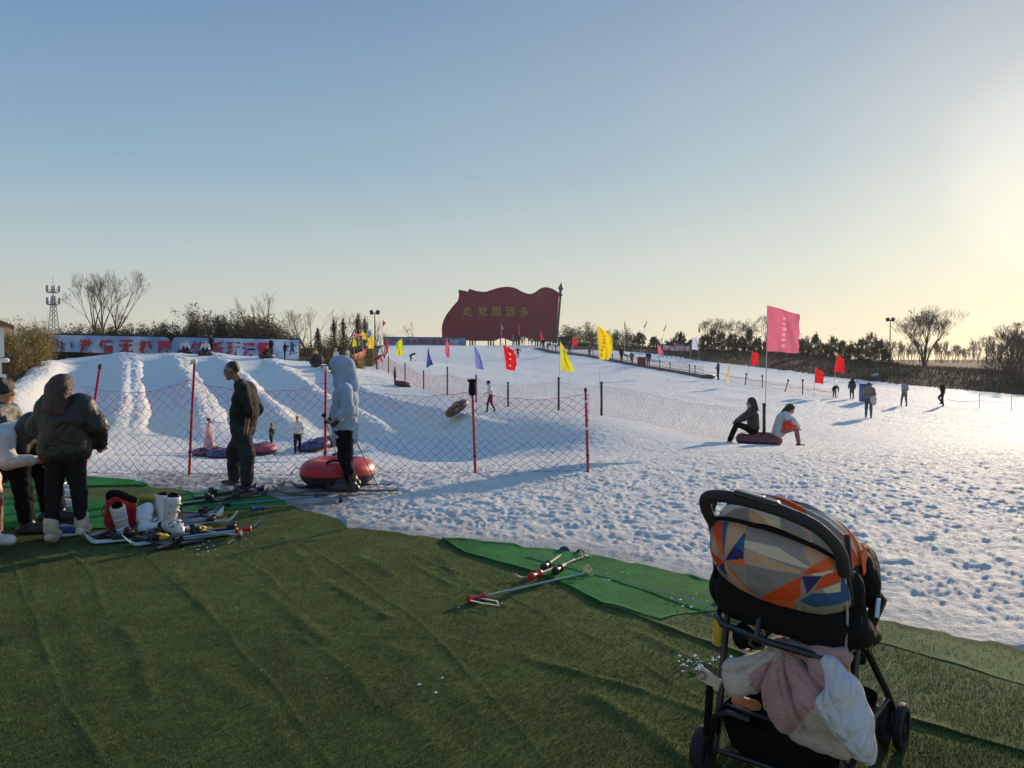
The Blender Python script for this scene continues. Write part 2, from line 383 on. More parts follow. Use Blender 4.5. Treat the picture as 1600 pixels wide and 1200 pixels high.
# ================================================================= GROUND
def node_mat(name):
    m = bpy.data.materials.new(name); m.use_nodes = True; return m, m.node_tree, m.node_tree.nodes['Principled BSDF']
def ramp(t, src, stops):
    r = t.nodes.new('ShaderNodeValToRGB'); e = r.color_ramp.elements
    while len(e) < len(stops): e.new(.5)
    for el, (p, c) in zip(e, stops): el.position = p; el.color = (*c, 1) if len(c) == 3 else c
    t.links.new(src, r.inputs[0]); return r.outputs[0]
def noise(t, scale, detail=3, vec=None, rough=.5):
    n = t.nodes.new('ShaderNodeTexNoise'); n.inputs['Scale'].default_value = scale; n.inputs['Detail'].default_value = detail; n.inputs['Roughness'].default_value = rough
    if vec is None:
        tc = t.nodes.new('ShaderNodeTexCoord'); vec = tc.outputs['Object']
    t.links.new(vec, n.inputs['Vector']); return n.outputs['Fac']
def mixc(t, a, b, f, mode='MIX'):
    x = t.nodes.new('ShaderNodeMix'); x.data_type = 'RGBA'; x.blend_type = mode
    for s, i in ((f, 0), (a, 6), (b, 7)):
        if hasattr(s, 'links'): t.links.new(s, x.inputs[i])
        else: x.inputs[i].default_value = s if i == 0 else (*s, 1)
    return x.outputs[2]
def bumpn(t, b, hgt, strength, dist):
    bp = t.nodes.new('ShaderNodeBump'); bp.inputs['Strength'].default_value = strength; bp.inputs['Distance'].default_value = dist
    t.links.new(hgt, bp.inputs['Height']); t.links.new(bp.outputs[0], b.inputs['Normal'])

snow_m, t, b = node_mat('snow')
at = t.nodes.new('ShaderNodeVertexColor'); at.layer_name = 'tint'
c = ramp(t, noise(t, 3.0, 5), [(.3, (.68, .675, .65)), (.7, (.78, .765, .73))])
dirt = ramp(t, noise(t, 6.0, 6, rough=.7), [(.40, (.20, .18, .15)), (.66, (.55, .53, .49))])
c = mixc(t, c, dirt, at.outputs['Color'])
t.links.new(c, b.inputs['Base Color']); b.inputs['Roughness'].default_value = .7; b.inputs['Specular IOR Level'].default_value = .08
bumpn(t, b, noise(t, 20, 6, rough=.72), 1.0, .06)

grass_m, t, b = node_mat('dry grass')
c = ramp(t, noise(t, .35, 6, rough=.65), [(.3, (.016, .020, .013)), (.55, (.034, .036, .022)), (.75, (.065, .058, .036))])
t.links.new(c, b.inputs['Base Color']); b.inputs['Roughness'].default_value = .95; b.inputs['Specular IOR Level'].default_value = .1
bumpn(t, b, noise(t, 3, 5), .8, .3)

# terrain sheet in rays and rings, fine where the view is close
rows = np.concatenate([np.exp(np.arange(math.log(.9), math.log(4.2), .04)), np.exp(np.arange(math.log(4.2), math.log(7.2), .006)), np.exp(np.arange(math.log(7.2), math.log(60), .0042)), np.exp(np.arange(math.log(60), math.log(170), .009)), np.exp(np.arange(math.log(170), math.log(3000), .06))])
us = np.concatenate([np.linspace(-1.5, -.72, 60, endpoint=False), np.linspace(-.72, .72, 980, endpoint=False), np.linspace(.72, 1.5, 60)])
YY, UU = np.meshgrid(rows, us, indexing='ij'); XX = UU*YY; PX = colpx(XX, YY)
Z1 = snow_h(XX, YY); Z0 = base_h(XX, YY)
Z0 = Z0+.12*vnoise(XX*.3, YY*.3, 40)*sstep(20, 60, YY)
farf = sstep(420, 600, YY); Z0 = Z0*(1-farf)+(-1.0)*farf
SEd = snow_edge(PX)*(1+.012*vnoise(PX*.05, YY*.02, 3)+.01*vnoise(PX*.2, YY*.1, 4))
is_snow = YY < SEd
ZZ = np.where(is_snow, Z1, Z0)
idx = np.arange(ZZ.size).reshape(ZZ.shape)
Q = np.stack([idx[:-1, :-1], idx[:-1, 1:], idx[1:, 1:], idx[1:, :-1]], -1).reshape(-1, 4)
fs = is_snow.ravel()[Q].all(1)
V = np.stack([XX, YY, ZZ], -1).reshape(-1, 3)
past = (YY-edge_y(PX))
dirtv = np.clip(.75*np.exp(-np.maximum(past, 0)/.5)*(1-.6*sstep(900, 1300, PX)), 0, 1)
dirtv = np.maximum(dirtv, .75*(1-sstep(480, 680, PX))*(1-sstep(1.2, 2.6, past))*sstep(180, 240, PX)) 
dirtv = np.clip(dirtv+.25*vnoise(XX*2, YY*2, 50)*(dirtv > .1), 0, 1).ravel()
def submesh(name, sel, mats, cols=None):
    q = Q[sel]; u, inv = np.unique(q.ravel(), return_inverse=True)
    return mesh_np(name, V[u], inv.reshape(-1, 4), mats, None, True, None, None, None if cols is None else np.repeat(cols[u][:, None], 3, 1))
tag(submesh('snow', fs, snow_m, dirtv), kind='structure')
tag(submesh('ground', ~fs, grass_m), kind='structure')

# ---- artificial turf laid in sheets
BR = [(690,851),(725,874),(869,918),(944,956),(1037,981),(1094,970),(1162,964),(1378,1021),(1600,1090),(2100,1245)]
OL = [(944,957),(987,969),(1062,1001),(1150,1032),(1400,1137),(1600,1197),(2100,1350)]
FOLDS = [([(831,1035),(1000,1082),(1137,1130),(1300,1190)],.022,.035),([(925,1092),(1000,1135),(1085,1200)],.028,.06),([(515,912),(560,938),(600,968)],.020,.05),
 ([(425,930),(460,965),(505,1005)],.016,.06),([(195,985),(222,1030),(240,1090)],.018,.05),([(275,895),(300,925),(335,965)],.016,.06),
 ([(560,872),(600,890),(618,905)],.014,.05),([(985,985),(1060,1022),(1150,1062)],.022,.05),([(380,860),(470,848),(540,842)],.014,.05),
 ([(440,835),(470,870),(500,905)],.010,.05),([(60,860),(62,890),(55,940)],.012,.05),([(690,870),(720,905),(790,950)],.010,.05),([(300,1040),(420,1110),(470,1200)],.010,.08),
 ([(600,1010),(700,1060),(790,1150)],.009,.08),([(100,930),(140,1040),(150,1180)],.008,.08),([(540,1040),(640,1120),(700,1200)],.009,.09),
 ([(462,846),(560,905),(650,975),(760,1080),(850,1200)],.011,.018),([(225,868),(330,960),(440,1085),(520,1200)],.010,.018),([(20,880),(60,990),(110,1110),(160,1200)],.010,.018),
 ([(-50,925),(300,915),(640,925),(960,975)],.007,.02),([(-50,1010),(350,990),(700,1000),(980,1062)],.007,.022),([(620,858),(760,915),(930,1000),(1110,1105),(1250,1200)],.010,.018),([(330,845),(420,900),(470,950)],.012,.03),([(100,850),(150,905),(170,960)],.012,.03),([(640,880),(705,915),(760,930)],.012,.03),([(470,1000),(560,1060),(600,1110)],.012,.03)]
_flat0 = FLAT
def dist_poly(x, y, pts):
    w_ = [_flat0(*p) for p in pts]; d = np.full(x.shape, 9.)
    for a, c_ in zip(w_[:-1], w_[1:]):
        ax, ay, bx, by = a.x, a.y, c_.x, c_.y; L = (bx-ax)**2+(by-ay)**2
        h = np.clip(((x-ax)*(bx-ax)+(y-ay)*(by-ay))/L, 0, 1); d = np.minimum(d, np.hypot(x-ax-h*(bx-ax), y-ay-h*(by-ay)))
    return d
def turf_h(x, y):
    z = .010+.010*vnoise(x*.8, y*.8, 60)+.006*vnoise(x*2.2+y, y*1.1, 61)+.003*vnoise(x*5, y*5, 62)
    for pts, a, wd in FOLDS: z = z+.54*a*np.exp(-(dist_poly(x+.05*vnoise(x*2,y*2,66), y, pts)/(wd*.7))**2)*(.5+1.1*np.abs(vnoise(x*4, y*4, 63))*1.4)
    return z+.02
_flat0 = FLAT
def mat_lift(px, py):
    f = lambda L: np.interp(px, [q[0] for q in L], [q[1] for q in L])
    if px > 690 and py < f(BR): return .016
    if px > 944 and py < f(OL): return .010
    if px < 446 and 774 < py < 834: return .012
    return 0.
def FLAT(px, py, z=.02):
    if py < np.interp(px, [e[0] for e in EDGE], [e[1] for e in EDGE])-1:
        q = _flat0(px, py, .02); g = float(snow_h(np.array([q.x]), np.array([q.y]))[0])
        return _flat0(px, py, max(g, 0)+z-.015)
    for _ in range(2):
        q = _flat0(px, py, .03); g = float(turf_h(np.array([q.x]), np.array([q.y]))[0])+mat_lift(px, py)
    return _flat0(px, py, g+z-.015)
def sheet(name, top, bot, mats, lift, nx=500, ny=120, px0=None, px1=None, wob=.012):
    """top/bot: (column,row) lists of far and near edge on the flat"""
    px0 = px0 if px0 is not None else max(top[0][0], bot[0][0]); px1 = px1 if px1 is not None else min(top[-1][0], bot[-1][0])
    px = np.linspace(px0, px1, nx); f = lambda L: 1160*1.62/(np.interp(px, [q[0] for q in L], [q[1] for q in L])-562)
    yt = f(top)*(1+wob*vnoise(px*.05, px*0, 7)); yb = f(bot)*(1+(wob*.5 if bot[0][1] < 2000 else 0)*vnoise(px*.03, px*0+3, 8)); yb = np.minimum(yb, yt-.002)
    tt = np.linspace(0, 1, ny)[:, None]; Y = yb*(yt/yb)**tt; X = (px-800)/FPX*Y*1.0
    Z = turf_h(X, Y)+lift
    edge = np.minimum((Y-yb), (yt-Y)); Z = Z+.012*np.exp(-(edge/.04)**2)*(vnoise(X*6, Y*6, 64)+.4)
    Pt = np.stack([X, Y, Z], -1); ring = MB(); ring.grid(Pt.transpose(1, 0, 2))
    skirt = []
    for E in (Pt[0], Pt[-1][::-1]):
        L = E.copy(); L[:, 2] -= .028; ring.grid(np.stack([E, L], 1))
    o = ring.build(name, mats, smooth=True); return tag(o, kind='structure'), (X, Y, Z)
def turf_mat(name, c0, c1, c2, wear=None):
    m, t, b = node_mat(name)
    f = noise(t, 260, 2); big = noise(t, 1.3, 5); mid = noise(t, 7, 4)
    c = ramp(t, f, [(.35, c0), (.5, c1), (.66, c2)])
    c = mixc(t, c, ramp(t, big, [(.35, (.75, .75, .7)), (.65, (1.15, 1.12, 1.0))]), 1.0, 'MULTIPLY')
    c = mixc(t, c, ramp(t, mid, [(.35, (.82, .82, .8)), (.65, (1.12, 1.12, 1.1))]), 1.0, 'MULTIPLY')
    if wear: c = mixc(t, c, wear, ramp(t, noise(t, 2.2, 6, rough=.7), [(.48, (0, 0, 0)), (.66, (1, 1, 1))]))
    t.links.new(c, b.inputs['Base Color']); b.inputs['Roughness'].default_value = .85; b.inputs['Specular IOR Level'].default_value = .08
    bumpn(t, b, f, .6, .012); return m
turf_dark = turf_mat('dark turf', (.036, .056, .017), (.074, .110, .034), (.14, .175, .070))
turf_green = turf_mat('bright green mat', (.010, .085, .022), (.018, .16, .040), (.04, .23, .062))
turf_worn = turf_mat('worn turf', (.045, .075, .025), (.085, .125, .045), (.14, .18, .08), (.19, .17, .10))
near = [(-1800, 5000), (3400, 5000)]
sheet('turf', EDGE, [(-700, 2300), (2400, 2300)], turf_dark, 0, 900, 420)
sheet('worn_turf_strip', BR, OL, turf_worn, .010, 400, 60, 944, 2100, .0)
sheet('green_mat', [e for e in EDGE], BR, turf_green, .016, 500, 60, 690, 1290)
turf_faded = turf_mat('faded green mat', (.022, .062, .020), (.045, .11, .034), (.09, .17, .06))
sheet('faded_green_mat', [e for e in EDGE], BR, turf_faded, .014, 300, 60, 1286, 2100)
sheet('green_mat', [(-700,778),(60,786),(160,790),(215,790),(330,774),(400,776),(446,790)], [(-700,834),(0,834),(160,834),(250,812),(330,804),(400,800),(446,797)], turf_green, .012, 300, 50, -700, 446)
sheet('green_mat', [(-700,751),(130,751),(205,757),(228,762)], [(-700,766),(100,767),(160,765),(228,765)], turf_green, .014, 160, 20, -700, 228)

# pile of the turf: short blades
def blades(name, n, y0, y1, mats, cols_fn, seed, hgt):
    rng = np.random.default_rng(seed)
    y = np.exp(rng.uniform(math.log(y0), math.log(y1), n)); px = rng.uniform(-60, 1660, n); x = (px-800)/FPX*y
    ok = y < edge_y(px)-.02; x = x[ok]; y = y[ok]; px = px[ok]; z = turf_h(x, y)
    inb = (y > 1160*1.62/(np.interp(px, [q[0] for q in BR], [q[1] for q in BR])-562)) & (px > 690)
    ino = (y > 1160*1.62/(np.interp(px, [q[0] for q in OL], [q[1] for q in OL])-562)) & (px > 944) & ~inb
    inl = (px < 446) & (y < 1160*1.62/(np.interp(px, [-700,60,160,215,330,400,446], [778,786,790,790,774,776,790])-562)) & (y > 1160*1.62/(np.interp(px, [-700,160,250,330,400,446], [834,834,812,804,800,797])-562))
    z = z+np.where(inb, .016, np.where(ino, .010, np.where(inl, .012, 0)))
    keep = ~(inb | inl) | (rng.uniform(size=len(x)) < .15)
    x, y, z, px, inb, ino, inl = [a[keep] for a in (x, y, z, px, inb, ino, inl)]
    k = len(x); a = rng.uniform(0, 2*math.pi, k); wd = .0011+.0006*y/3; h = hgt*rng.uniform(.5, 1.2, k)*np.where(inb | inl, .5, 1)
    dx = np.cos(a)*wd; dy = np.sin(a)*wd; lx = rng.normal(0, .5, k)*h+.25*h; ly = rng.normal(0, .5, k)*h-.3*h
    A = np.stack([x-dx, y-dy, z-.002], 1); B = np.stack([x+dx, y+dy, z-.002], 1); C = np.stack([x+lx, y+ly, z+h], 1)
    V = np.stack([A, B, C], 1).reshape(-1, 3); F = np.arange(3*k).reshape(-1, 3)
    base = np.where(inb[:, None] | inl[:, None], [[.02, .15, .040]], np.where(ino[:, None], [[.11, .145, .055]], [[.080, .114, .036]]))
    br = rng.uniform(.55, 1.5, (k, 1)); br = np.where(rng.uniform(size=(k, 1)) < .06, 2.3, br)
    cols = np.repeat(base*br, 3, 0)
    return mesh_np(name, V, F, mats, None, False, None, None, cols)
blade_m = mat('turf blades', (1, 1, 1), .6, 0, 1, attr='tint', trans=.35, spec=.3)
tag(blades('turf_pile', 420000, 1.9, 8.0, blade_m, None, 3, .013), 'short green plastic pile covering the turf sheets', kind='stuff')
# ================================================================= PEOPLE
def cloth(name, col, **k):
    k.setdefault('rough', .85); k.setdefault('var', .18); k.setdefault('scale', 9); k.setdefault('bump', .35); k.setdefault('bscale', 45); k.setdefault('spec', .2); k.setdefault('sheen', .15 if max(col) > .06 else 0)
    return mat(name, col, **k)
SKIN = mat('skin', (.36, .20, .135), .55, .10, 20, .1, 80)
SKIND = mat('weathered skin', (.22, .115, .075), .55, .12, 20, .1, 80)
HAIRB = mat('black hair', (.012, .010, .009), .5, .3, 60, .5, 150)
HAIRR = mat('auburn hair', (.040, .013, .008), .6, .5, 25, .9, 40)
EYE = mat('dark eye', (.01, .008, .007), .25, .1)
LIP = mat('lips', (.28, .09, .075), .5, .1)
BLK = cloth('black cloth', (.006, .006, .0065), sheen=0, spec=.12); NAVY = cloth('navy cloth', (.018, .024, .045)); GREY = cloth('grey cloth', (.12, .12, .125))
WHT = cloth('white knit', (.62, .61, .60)); CREAM = cloth('cream cloth', (.55, .47, .38)); RED = cloth('red cloth', (.42, .02, .025)); MAROON = cloth('maroon cloth', (.12, .012, .022))
PINK = cloth('pink cloth', (.60, .30, .32)); DENIM = cloth('denim', (.05, .08, .15)); YEL = cloth('yellow cloth', (.65, .40, .03)); ORNG = cloth('orange cloth', (.75, .12, .02))
OLIVE = cloth('olive cloth', (.05, .045, .03)); BRN = cloth('brown cloth', (.07, .04, .028)); GRN = cloth('green cloth', (.03, .07, .035)); LBLUE = cloth('pale grey blue cloth', (.25, .32, .42))
TEAL = cloth('teal cloth', (.04, .13, .15)); PLAST = mat('black plastic', (.014, .014, .015), .4, .1, 10); WPLAST = mat('white boot plastic', (.60, .59, .56), .35, .08, 10)
MET = mat('aluminium', (.45, .45, .46), .35, .1, 10, metal=.8); SHOEW = cloth('white shoe', (.62, .62, .62)); SHOEB = mat('black shoe', (.015, .015, .016), .5, .2, 12)

V3 = lambda *a: np.array(a, float)
STAND = dict(pelvis=(0, 0, .93), chest=(.0, 0, 1.26), neck=(.0, 0, 1.45), head=(.03, 0, 1.60),
    shl=(0, .18, 1.40), shr=(0, -.18, 1.40), ell=(-.03, .25, 1.13), elr=(-.03, -.25, 1.13), wrl=(.05, .27, .88), wrr=(.05, -.27, .88),
    hil=(0, .09, .90), hir=(0, -.09, .90), knl=(.02, .10, .49), knr=(.02, -.10, .49), anl=(-.02, .11, .09), anr=(-.02, -.11, .09))
def pose(**k): d = dict(STAND); d.update(k); return {a: V3(*b) for a, b in d.items()}
POSES = dict(
 stand=pose(),
 walk=pose(knl=(.14, .09, .50), anl=(.24, .09, .10), knr=(-.04, -.09, .48), anr=(-.26, -.09, .14), wrl=(-.10, .26, .90), wrr=(.18, -.25, .95), elr=(.02, -.26, 1.14), ell=(-.10, .25, 1.13)),
 run=pose(knl=(.26, .09, .62), anl=(.10, .09, .28), knr=(.02, -.09, .48), anr=(-.05, -.09, .09), chest=(.06, 0, 1.25), head=(.14, 0, 1.58), neck=(.10, 0, 1.43), wrl=(.22, .22, 1.15), elr=(-.14, -.24, 1.15), wrr=(.0, -.25, .95)),
 phone=pose(wrr=(.24, -.10, 1.36), elr=(.10, -.24, 1.16), wrl=(.18, .12, 1.08), ell=(.02, .25, 1.12), head=(.05, 0, 1.59)),
 hold=pose(wrl=(.24, .10, 1.05), wrr=(.24, -.10, 1.05), elr=(.03, -.26, 1.12), ell=(.03, .26, 1.12)),
 pull=pose(wrr=(-.26, -.26, .92), elr=(-.14, -.26, 1.12), wrl=(.12, .22, .95), chest=(.06, 0, 1.24), neck=(.10, 0, 1.42), head=(.15, 0, 1.56), knl=(.16, .09, .50), anl=(.20, .09, .09), knr=(-.02, -.09, .48), anr=(-.22, -.09, .12)),
 ski=pose(pelvis=(-.14, 0, .66), hil=(-.14, .09, .64), hir=(-.14, -.09, .64), chest=(.14, 0, .90), neck=(.27, 0, 1.03), head=(.38, 0, 1.12), shl=(.22, .18, .98), shr=(.22, -.18, .98), ell=(.30, .28, .78), elr=(.30, -.28, .78), wrl=(.52, .24, .86), wrr=(.52, -.24, .86), knl=(.12, .12, .42), knr=(.12, -.12, .42), anl=(-.02, .13, .09), anr=(-.02, -.13, .09)),
 skiup=pose(pelvis=(-.06, 0, .84), hil=(-.06, .09, .82), hir=(-.06, -.09, .82), chest=(.06, 0, 1.14), neck=(.12, 0, 1.32), head=(.17, 0, 1.47), shl=(.08, .18, 1.27), shr=(.08, -.18, 1.27), ell=(.10, .38, 1.10), elr=(.10, -.38, 1.10), wrl=(.22, .52, 1.0), wrr=(.22, -.52, 1.0), knl=(.10, .12, .46), knr=(.10, -.12, .46), anl=(-.02, .14, .09), anr=(-.02, -.14, .09)),
 lunge=pose(pelvis=(-.10, 0, .72), hil=(-.10, .09, .70), hir=(-.10, -.09, .70), chest=(.20, 0, .92), neck=(.36, 0, 1.0), head=(.48, 0, 1.05), shl=(.30, .18, .98), shr=(.30, -.18, .98), ell=(.5, .2, 1.02), elr=(.44, -.2, .86), wrl=(.74, .18, 1.10), wrr=(.6, -.15, .95), knl=(.08, .12, .42), knr=(.04, -.12, .42), anl=(-.04, .12, .09), anr=(-.08, -.12, .09)),
 bend=pose(pelvis=(-.10, 0, .88), hil=(-.10, .09, .86), hir=(-.10, -.09, .86), chest=(.18, 0, 1.08), neck=(.34, 0, 1.16), head=(.46, 0, 1.20), shl=(.28, .18, 1.12), shr=(.28, -.18, 1.12), ell=(.34, .22, .86), elr=(.10, -.26, .90), wrl=(.42, .18, .68), wrr=(-.06, -.24, .80), knl=(.0, .10, .46), knr=(.04, -.10, .46)),
 sit=pose(pelvis=(0, 0, .22), hil=(.02, .09, .20), hir=(.02, -.09, .20), chest=(-.08, 0, .54), neck=(-.07, 0, .73), head=(-.02, 0, .88), shl=(-.06, .18, .68), shr=(-.06, -.18, .68), ell=(.02, .26, .46), elr=(.02, -.26, .46), wrl=(.24, .20, .36), wrr=(.24, -.20, .36), knl=(.42, .14, .42), knr=(.42, -.14, .42), anl=(.66, .13, .10), anr=(.66, -.13, .10)),
)
def rot_to(yaw, pitch):
    return np.array(Matrix.Rotation(R(yaw), 3, 'Z') @ Matrix.Rotation(R(pitch), 3, 'Y'))
def fingers(mb, wr, hand_dir, palm_n, s, curl=.6, side=1):
    """five tapered fingers rooted in the palm"""
    hd = hand_dir/np.linalg.norm(hand_dir); pn = palm_n-hd*(palm_n@hd); pn /= np.linalg.norm(pn); sd_ = np.cross(hd, pn)*side
    pc = wr+hd*.085*s
    for i, (o, L) in enumerate(((-.030, .060), (-.010, .070), (.010, .066), (.029, .052))):
        p = pc-hd*.02*s+sd_*o*s; pts = [p]; a = 0; rr = [.0095*s]
        for k in range(3): a += curl*(.7+.1*i); d = hd*math.cos(a)+pn*math.sin(a); p = p+d*(L*s*(.45-.06*k)+(.02*s if k == 0 else 0)); pts.append(p); rr.append(.009*s*(1-.12*k))
        mb.tube(pts, rr, 6)
    p = wr+hd*.03*s-sd_*.03*s; d1 = (hd*.6-sd_*.7+pn*.3); d1 /= np.linalg.norm(d1); d2 = hd*.8-sd_*.1+pn*.5; d2 /= np.linalg.norm(d2)
    mb.tube([p, p+d1*.035*s, p+d1*.035*s+d2*.03*s], [.011*s, .010*s, .008*s], 6)
def person(px, d, hpx, yaw, pose_, label, top=BLK, legs=BLK, hair='short', hairm=None, skin=SKIN, shoe=SHOEB, group=None, sink=.02, lod=None,
           puff=0., long=0., look=(0, 0), loose=0., hat=None, over=None, loc=None, boots=False, hand=None, scarf=None, crease=.007, roll=False, extra=None, fx=1.0, catg='person', hoodm=None, short=False, torso_k=1., belly=0.):
    """px column, d metres away, hpx = upright height in photo pixels, yaw: 0 faces right, 90 away, 180 left, -90 to the viewer"""
    J = {k: v.copy() for k, v in (POSES[pose_] if isinstance(pose_, str) else pose_).items()}
    if over:
        for k, v in over.items(): J[k] = V3(*v)
    sc = hpx*d/FPX/1.72; h = lod or max(.013, min(.034, d/FPX*1.25)); h = h/sc if sc else h
    base = G(px, d, sink) if loc is None else Vector(loc)
    root = thing('person', base, label, catg, group, R(yaw)); root.scale = (sc, sc, sc)
    near = d < 13
    hd = J['head']; Rh = rot_to(look[0], look[1]); hp = lambda x, y, z: hd+Rh@V3(x, y, z)
    p = []  # continuous body
    p += [ell(hp(-.012, 0, .022), (.093, .074, .098), 0, Rh.T), ell(hp(.028, 0, -.048), (.058, .052, .062), 0, Rh.T), cone(J['neck'], hp(-.02, 0, -.04), .056, .05)]
    p += [cone(hp(.088, 0, .01), hp(.106, 0, -.025), .010, .014), ell(hp(.082, 0, -.062), (.016, .026, .010), 1 if near else 0, Rh.T), ell(hp(.072, 0, -.094), (.024, .024, .018), 0, Rh.T)]
    for s_ in (1, -1):
        p += [ell(hp(-.012, .075*s_, -.008), (.020, .012, .032), 0, Rh.T)]
        if near: p += [ell(hp(.081, .031*s_, .008), (.009, .010, .005), 2, Rh.T), ell(hp(.083, .031*s_, .030), (.010, .020, .006), 3, Rh.T)]
    p += [cone(J['neck'], J['chest'], .06, .12), cone(J['chest'], J['pelvis'], .12, .11)]
    for s_ in 'lr':
        sh, el_, wr, hi, kn, an = [J[a+s_] for a in ('sh', 'el', 'wr', 'hi', 'kn', 'an')]
        p += [cone(sh, J['chest'], .05, .08), cone(sh, el_, .048, .038), cone(el_, wr, .037, .026)]
        hdv = (wr-el_); hdv /= np.linalg.norm(hdv)+1e-9
        p += [cone(wr, wr+hdv*.06, .024, .030), cone(wr+hdv*.05, wr+hdv*.10, .030, .024)]
        p += [cone(hi, kn, .06, .038), cone(kn, an, .036, .028)]
    V, F, mi = soft(p, h=h if not near else min(h, .013), k=.022)
    mb = MB(); q = F
    bodym = [skin, LIP, EYE, hairm or HAIRB]
    if near:
        mb.add(V, F, 0); mb.qm[0] = mi if mi is not None else mb.qm[0]
        for s_, sg in (('l', 1), ('r', -1)):
            wr, el_ = J['wr'+s_], J['el'+s_]; hv = (wr-el_)/np.linalg.norm(wr-el_)
            fingers(mb, wr, hv, V3(.2, -sg, .0) if hand is None else V3(*hand), 1.0, .55 if hand is None else .95, sg)
        mb.build('body', bodym, root)
    else: mesh_np('body', V, F, bodym, mi, True, root)
    nz = dict(noise=.005+.004*puff, nscale=(15 if puff > .9 else 8) if near else 9, seed=int(px)) if d < 40 else {}
    def fld(f1, zs, A, sd_):
        def F_(X):
            a_ = vnoise3([X[0]*f1, X[1]*f1, X[2]*f1*zs], sd_); b2 = vnoise3([X[0]*f1*1.9, X[1]*f1*1.9, X[2]*f1*zs*1.9], sd_+3)
            return A*(np.maximum(0, 1-np.abs(a_)*9)+.55*np.maximum(0, 1-np.abs(b2)*9))+A*.8*a_
        return F_
    # trousers
    g = .012+loose
    p = [ell(J['pelvis'], (.115+g, .155+g, .12), 0)]
    for s_ in 'lr':
        hi, kn, an = J['hi'+s_], J['kn'+s_], J['an'+s_]
        if short: p += [cone(hi, kn+(hi-kn)*.1, .09+g, .07+g)]
        else: p += [cone(hi, kn, .090+g, .058+g), cone(kn, an+(kn-an)*.08, .058+g, .044+g*.9)]
    soft_obj('trousers', p, legs, root, h=h if not near else .0105, k=.03, **(dict(folds=fld(8, 1.7, crease*1.15, int(px)+5)) if near else nz))
    # jacket
    e = .010+puff*.032; tk = torso_k
    ch, pe, ne = J['chest'], J['pelvis'], J['neck']; up = (ch-pe)/np.linalg.norm(ch-pe)
    p = [ell(ch+(ne-ch)*.15, ((.115+e)*tk, (.165+e)*tk, .17), 0), cone(ch, pe+(ch-pe)*.25, (.125+e)*tk, (.125+e)*tk), cone(ne-(ne-ch)*.3, ne-(hd-ne)*.08, .085, .070+e*.5),
         ell(pe+(ch-pe)*.15, ((.125+e)*tk, (.16+e)*tk, .12), 0), ell(ch+(pe-ch)*.4, ((.115+e)*tk+belly, (.155+e)*tk, .16), 0)]
    for s_ in 'lr': p += [cone(ne+(ch-ne)*.12, J['sh'+s_]+(ne-J['sh'+s_])*.25, .066+e*.5, .062+e*.5)]
    if long:
        lv = V3(0, 0, -1) if pose_ != 'sit' else V3(.6, 0, -.6)
        p += [ell(pe+lv*long*.5, (.14+e, .175+e, .12+long*.5), 0)]
    if puff > 1.2:
        for yy in (.085, -.085): p += [cone(ch+up*.02+V3(0, yy*.7, 0), pe+up*.06+V3(0, yy*.85, 0), .15, .165)]
    for s_ in 'lr':
        sh, el_, wr = J['sh'+s_], J['el'+s_], J['wr'+s_]
        p += [cone(sh+(ch-sh)*.15, sh+(el_-sh)*.1, .085+e*.5, .068+e), cone(sh, el_, .068+e*.8, .054+e)]
        if short: continue
        if roll: p += [cone(el_, el_+(wr-el_)*.22, .056+e, .054+e)]; continue
        p += [cone(el_, wr+(el_-wr)*.06, .054+e, .040+e*.7)]
    soft_obj('jacket' if not short else 'shirt', p, top, root, h=h if not near else .0105, k=.035, **(dict(folds=fld(7 if puff < 1 else 9, 1.2, crease*(1 if puff < 1 else 1.5), int(px))) if near else nz))
    # shoes
    for s_ in 'lr':
        an, kn = J['an'+s_], J['kn'+s_]; f = V3(1, 0, 0) if s_ == 'l' else V3(1, 0, 0); zt = an[2]-.055; an2 = V3(an[0], an[1], max(.035, zt))
        dn = V3(0, 0, 0) if an[2] < .2 else V3(0, 0, -.05)
        pp = [cone(an2-f*.04, an2+f*.14+dn, .040, .034), cone(an+(kn-an)*.05, an2, .046, .042), ell(an2-V3(0, 0, .018)+f*.05+dn*.5, (.145, .047, .022), 0)]
        if boots: pp += [cone(an+(kn-an)*.45, an, .062, .060), cone(an2-f*.05, an2+f*.16, .052, .048)]
        soft_obj('shoe' if not boots else 'boot', pp, shoe, root, h=h, k=.02)
    # hair
    hm = hairm or HAIRB
    if hair:
        pp = [ell(hp(-.030, 0, .045), (.098, .084, .090), 0, Rh.T)]
        ct = [ell(hp(.115, 0, -.045), (.062, .12, .105), 0, Rh.T), ell(hp(.02, 0, -.16), (.2, .2, .09), 0, Rh.T)]
        if hair == 'short': pp = [ell(hp(-.028, 0, .038), (.084, .077, .084), 0, Rh.T), ell(hp(-.052, 0, .005), (.056, .066, .066), 0, Rh.T)]; ct = [ell(hp(.105, 0, -.02), (.075, .12, .095), 0, Rh.T), ell(hp(.02, 0, -.16), (.2, .2, .09), 0, Rh.T)]
        if hair == 'long': pp += [ell(hp(-.035, 0, .04), (.115, .102, .105), 0), cone(hp(-.075, 0, .02), hp(-.13, 0, -.17), .09, .075), cone(hp(-.09, .05, .0), hp(-.14, .07, -.19), .07, .05), cone(hp(-.09, -.05, .0), hp(-.14, -.06, -.21), .07, .05), cone(hp(-.05, .055, .0), hp(-.06, .075, -.22), .052, .036), cone(hp(-.05, -.055, .0), hp(-.06, -.08, -.20), .052, .036)]; ct = ct[:1]
        if hair == 'bun': pp += [ell(hp(-.10, 0, .10), (.045, .045, .045), 0)]
        soft_obj('hair', pp, hm, root, h=min(h, .02) if near else h*.8, k=.02, cut=ct, noise=(.005 if hair == 'long' else .002) if near else 0, nscale=26)
